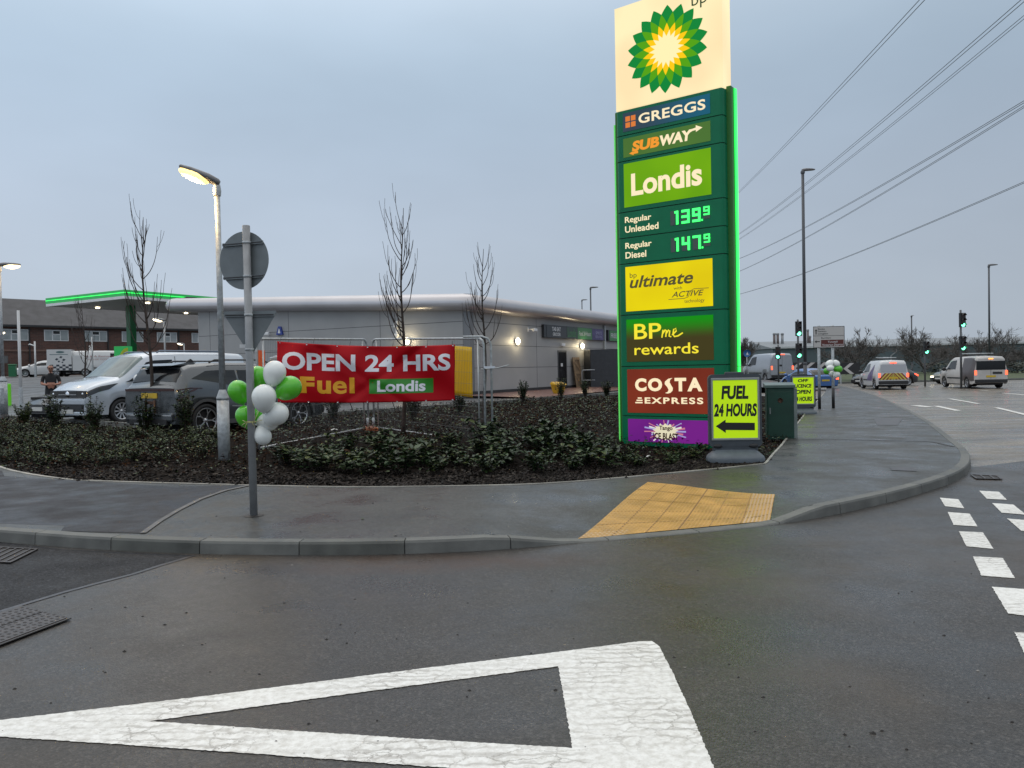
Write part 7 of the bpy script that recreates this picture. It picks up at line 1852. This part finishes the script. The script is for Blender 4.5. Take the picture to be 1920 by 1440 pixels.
def shrub_meshes(seed, r, h, nstem, nleaf, ln, wd, pal, upright=0.5):
    R = random.Random(seed); st = MB(); lf = MB()
    for i in range(nstem):
        a = R.uniform(0, 6.28); rr_ = r * sqrt(R.random()) * 0.95; hh = h * R.uniform(0.55, 1.0)
        tip = Vector((cos(a) * rr_, sin(a) * rr_, hh)); P_ = [Vector((cos(a) * rr_ * 0.2, sin(a) * rr_ * 0.2, -0.05)), tip * 0.55 + Vector((0, 0, 0.03)), tip]
        st.tube(P_, [0.007, 0.005, 0.003], 4, 0, False)
        for k in range(nleaf):
            u = R.uniform(0.3, 1.02); p = P_[0].lerp(P_[1], u * 2) if u < 0.5 else P_[1].lerp(P_[2], min(1, u * 2 - 1))
            b_ = R.uniform(0, 6.28); d = Vector((cos(b_), sin(b_), R.uniform(-0.35, 0.8) * upright + (0.5 if u > 0.9 else 0)))
            s_ = R.uniform(0.6, 1.15)
            leaf(lf, p, d, Vector((R.gauss(0, .3), R.gauss(0, .3), 1)), ln * s_, wd * s_, R.choices(range(5), pal)[0])
    return st, lf
def make_shrub(name, label, cat, group, meshes):
    t = thing(name, label, cat, (0, 0, 0), 0, group)
    meshes[1].build('foliage', leaf_ms, t); meshes[0].build('stems', stem_m, t); return t
def px_inside(poly, p):
    d = p - Vector((0, 0, EYE)); c = Vector((d.dot(_R), d.dot(_U), d.dot(_F)))
    return inside(poly, 960 + FPX * c.x / c.z, 720 - FPX * c.y / c.z)
def scatter(pxpoly, gap, seed, tries=6000, jit=0.0):
    R = random.Random(seed); out = []
    q = [onT(x, y, 0.1) for x, y in pxpoly]; x0, x1 = min(p.x for p in q), max(p.x for p in q); y0, y1 = min(p.y for p in q), max(p.y for p in q)
    w_ = [(p.x, p.y) for p in q]
    for _ in range(tries):
        x, y = R.uniform(x0, x1), R.uniform(y0, y1)
        if not inside(w_, x, y) or not inside(BED, x, y): continue
        if any((x - a) ** 2 + (y - b_) ** 2 < gap * gap for a, b_ in out): continue
        out.append((x, y))
    return out
R9 = random.Random(77)
# glossy laurels in the middle of the bed
protos = [make_shrub('laurel_shrub', 'low glossy dark leaved shrub among others along the front of the mulch bed', 'shrub', 'glossy shrubs along the front of the bed', shrub_meshes(100 + k, 0.30, 0.36, 15, 14, 0.105, 0.048, (5, 5, 2, 0.35, 0.3))) for k in range(4)]
sites = scatter([(520, 862), (640, 888), (800, 893), (960, 888), (1120, 880), (1250, 872), (1330, 858), (1320, 842), (1160, 836), (1100, 826), (960, 826), (860, 836), (700, 845), (600, 850)], 0.45, 21)
for i, (x, y) in enumerate(sites):
    o = protos[i] if i < 4 else dup(protos[i % 4])
    o.location = (x, y, bed_z(x, y) - 0.02); o.rotation_euler[2] = R9.uniform(0, 6.28); s = R9.uniform(0.55, 1.18) * (0.5 if x > 1.5 else 1.0); o.scale = (s * 1.15, s * 1.15, s * R9.uniform(0.85, 1.15))
# small leaved ground cover shrubs on the left
protos = [make_shrub('ground_cover_shrub', 'small leaved low shrub among others in the left part of the mulch bed', 'shrub', 'small leaved shrubs in the left of the bed', shrub_meshes(200 + k, 0.30, 0.25, 22, 16, 0.045, 0.026, (4, 5, 4, 0.4, 1.2))) for k in range(4)]
sites = scatter([(-30, 855), (60, 868), (200, 872), (330, 862), (420, 850), (410, 815), (250, 812), (0, 798), (-60, 800)], 0.45, 22)
for i, (x, y) in enumerate(sites):
    o = protos[i] if i < 4 else dup(protos[i % 4])
    o.location = (x, y, bed_z(x, y) - 0.02); o.rotation_euler[2] = R9.uniform(0, 6.28); s = R9.uniform(0.7, 1.2); o.scale = (s, s, s)
# upright evergreen shrubs seen one by one
up_sites = [(272, 822, 16.0, 0.95, 'dark upright shrub at the tail of the dark estate car, by the staked tree'), (352, 815, 15.4, 1.0, 'dark upright shrub in front of the rear wheel of the dark estate car'), (176, 812, 16.6, 0.85, 'dark upright shrub before the nose of the silver van'), (105, 800, 17.5, 0.9, 'dark upright shrub in front of the black car'),
            (626, 790, 19.5, 0.68, 'dark shrub under the left half of the banner'), (776, 780, 19.8, 0.7, 'dark shrub under the right half of the banner beside the tree'), (862, 770, 21.5, 0.6, 'dark shrub below the yellow banner'),
            (980, 752, 27.0, 0.85, 'tall dark shrub left of the yellow grit bin'), (1052, 743, 31.0, 0.9, 'thin dark shrub in front of the yellow grit bin'), (1098, 742, 32.5, 0.85, 'dark shrub between the leaning gate and bin store fence'), (1138, 741, 31.0, 0.75, 'dark shrub at the foot of the bin store fence'), (44, 786, 20.5, 0.65, 'yellow green bushy shrub at the left edge of the bed')]
for k, (px, py, D, h, lab) in enumerate(up_sites):
    x = xat(px, D, py); pal = (6, 4, 1, 0.3, 1) if 'yellow green' not in lab else (0, 2, 9, 1, 0)
    o = make_shrub('upright_shrub', lab, 'shrub', 'upright shrubs in the bed', shrub_meshes(300 + k, 0.27 if h > 0.7 else 0.27, h, 26, 40, 0.062, 0.032, pal, 0.9))
    o.location = (x, D, bed_z(x, D) - 0.03)
# dry creeping growth over the rest of the bed, and the bark chips
gc = MB(); Rg = random.Random(5); cnt = 0
while cnt < 24000:
    u = Rg.random(); y = 10.2 + 20 * u ** 1.4; x = Rg.uniform(-15, 11)
    if not inside(BED, x, y): continue
    dens = ss(10.9, 12.6, y)
    clump = noise.noise(Vector((x * 0.8, y * 0.8, 9)))
    if Rg.random() > dens * (0.45 + 0.9 * max(0, clump + 0.3)): continue
    z = bed_z(x, y); a = Rg.uniform(0, 6.28)
    hgt = Rg.random() ** 1.5 * 0.20 * dens
    m_i = Rg.choices(range(5), (2.2, 1.2, 0.6, 0.06, 5))[0]
    s = Rg.uniform(0.035, 0.08) * (1 + 0.02 * (y - 10))
    leaf(gc, Vector((x, y, z + hgt)), Vector((cos(a), sin(a), Rg.uniform(-.3, .6))), Vector((Rg.gauss(0, .4), Rg.gauss(0, .4), 1)), s, s * 0.5, m_i)
    if cnt % 6 == 0: gc.tube([(x, y, z), (x + Rg.uniform(-.04, .04), y + Rg.uniform(-.04, .04), z + hgt + 0.05)], 0.003, 3, 4, False)
    cnt += 1
o = gc.build('ground_cover', leaf_ms); tag(o, 'sparse brown and green creeping growth over the mulch bed', 'ground cover', kind='stuff')
ch = MB(); cnt = 0
while cnt < 15000:
    i = Rg.uniform(1.2 * SEG, len(Bl) - 3); k = int(i); b0 = Bl[k].lerp(Bl[k + 1], i - k); dd = abs(Rg.gauss(0, 1.0))
    x, y = b0.x + Rg.gauss(0, .2), b0.y + dd + 0.05
    if y > 16 or not inside(BED, x, y): continue
    a = Rg.uniform(0, 6.28); Mx = Matrix.Translation((x, y, bed_z(x, y) + 0.012)) @ Matrix.Rotation(a, 4, 'Z') @ Matrix.Rotation(Rg.gauss(0, 0.5), 4, 'X') @ Matrix.Rotation(Rg.gauss(0, 0.4), 4, 'Y')
    l_, w2, h2 = Rg.uniform(0.015, 0.05), Rg.uniform(0.006, 0.018), Rg.uniform(0.003, 0.008)
    ch.box(-l_, l_, -w2, w2, -h2, h2, Rg.choices((0, 1, 2), (6, 4, 0.5))[0], Mx); cnt += 1
o = ch.build('bark_mulch', [mat('bark chip', (0.010, 0.008, 0.007), 0.6, var=0.4, vs=6, spec=0.12), mat('bark chip brown', (0.021, 0.015, 0.012), 0.65, spec=0.2), mat('bark chip pale', (0.06, 0.05, 0.042), 0.65, spec=0.2)]); tag(o, 'dark wet bark mulch chips covering the planting bed', 'mulch', kind='stuff')
# litter
for (px, py, lab, s) in ((1216, 866, 'crumpled white litter scrap among the shrubs below the price sign', 0.05), (627, 803, 'white paper strip lying behind the mesh fence panel', 0.07), (934, 740, 'small white label hanging by the slim tree', 0.04), (313, 837, 'white scrap of litter in the left of the bed', 0.03), (1048, 788, 'pale scrap of litter high in the middle of the bed', 0.035)):
    p = onT(px, py, 0.1); x, y = p.x, p.y
    b = MB(); b.add([(-s, -s * 0.4, 0), (0, -s * 0.5, s * 0.3), (s, -s * 0.3, 0.0), (s * 0.9, s * 0.4, s * 0.2), (0, s * 0.5, s * 0.5), (-s, s * 0.4, s * 0.15)], [(0, 1, 4, 5), (1, 2, 3, 4)])
    o = b.build('litter', mat('white litter', (0.6, 0.6, 0.58), 0.6), loc=(x, y, bed_z(x, y) + (0.10 if 'shrubs' in lab else 0.03)), rz=Rg.uniform(0, 6)); so = o.modifiers.new('thick', 'SOLIDIFY'); so.thickness = 0.002; tag(o, lab, 'litter')

# ================================================================== OVERHEAD LINES
wire_m = mat('overhead cable', (0.16, 0.18, 0.20), 0.5, 0.3)
def cable(a, b, sag, r, label):
    P_ = []
    for k in range(41):
        u = k / 40; p = Vector(a).lerp(Vector(b), u); p.z -= sag * 4 * u * (1 - u); P_.append(p)
    m_ = MB(); m_.tube(P_, r, 5, 0, False); o = m_.build('power_line', wire_m); tag(o, label, 'power line', 'overhead power lines')
def line_px(pa, pb, Da, Db, sag, labs, sep=0.35):
    A, B = atY(*pa, Da), atY(*pb, Db)
    d = (B - A); B2 = A + d * 1.15; A2 = A - d * 0.15 if False else A
    for i, lab in enumerate(labs):
        o = Vector((sep * (i - (len(labs) - 1) / 2), 0, 0.05 * i)); cable(A2 + o, B2 + o, sag, 0.022, lab)
line_px((1384, 362), (1725, 0), 150, 42, 0.3, ('left wire of the steepest overhead pair, highest beside the price sign', 'right wire of the steepest overhead pair, highest beside the price sign'), 0.34)
line_px((1384, 440), (1905, 0), 150, 42, 0.8, ('upper wire of the second overhead pair leaving at the top right corner', 'lower wire of the second overhead pair leaving at the top right corner'), 0.34)
line_px((1384, 450), (1921, 20), 165, 50, 0.9, ('upper wire of the third, fainter overhead pair under the top right corner', 'lower wire of the third, fainter overhead pair under the top right corner'), 0.34)
line_px((1384, 486), (1921, 178), 150, 46, 0.9, ('upper wire of the overhead pair crossing the tall unlit lamp', 'lower wire of the overhead pair crossing the tall unlit lamp'), 0.30)
line_px((1384, 510), (1921, 188), 150, 50, 0.9, ('upper wire of the pair just under the one crossing the tall lamp', 'lower wire of the pair just under the one crossing the tall lamp'), 0.28)
line_px((1386, 552), (1921, 332), 150, 52, 0.8, ('upper wire of the lowest overhead pair at the right', 'lower wire of the lowest overhead pair at the right'), 0.34)
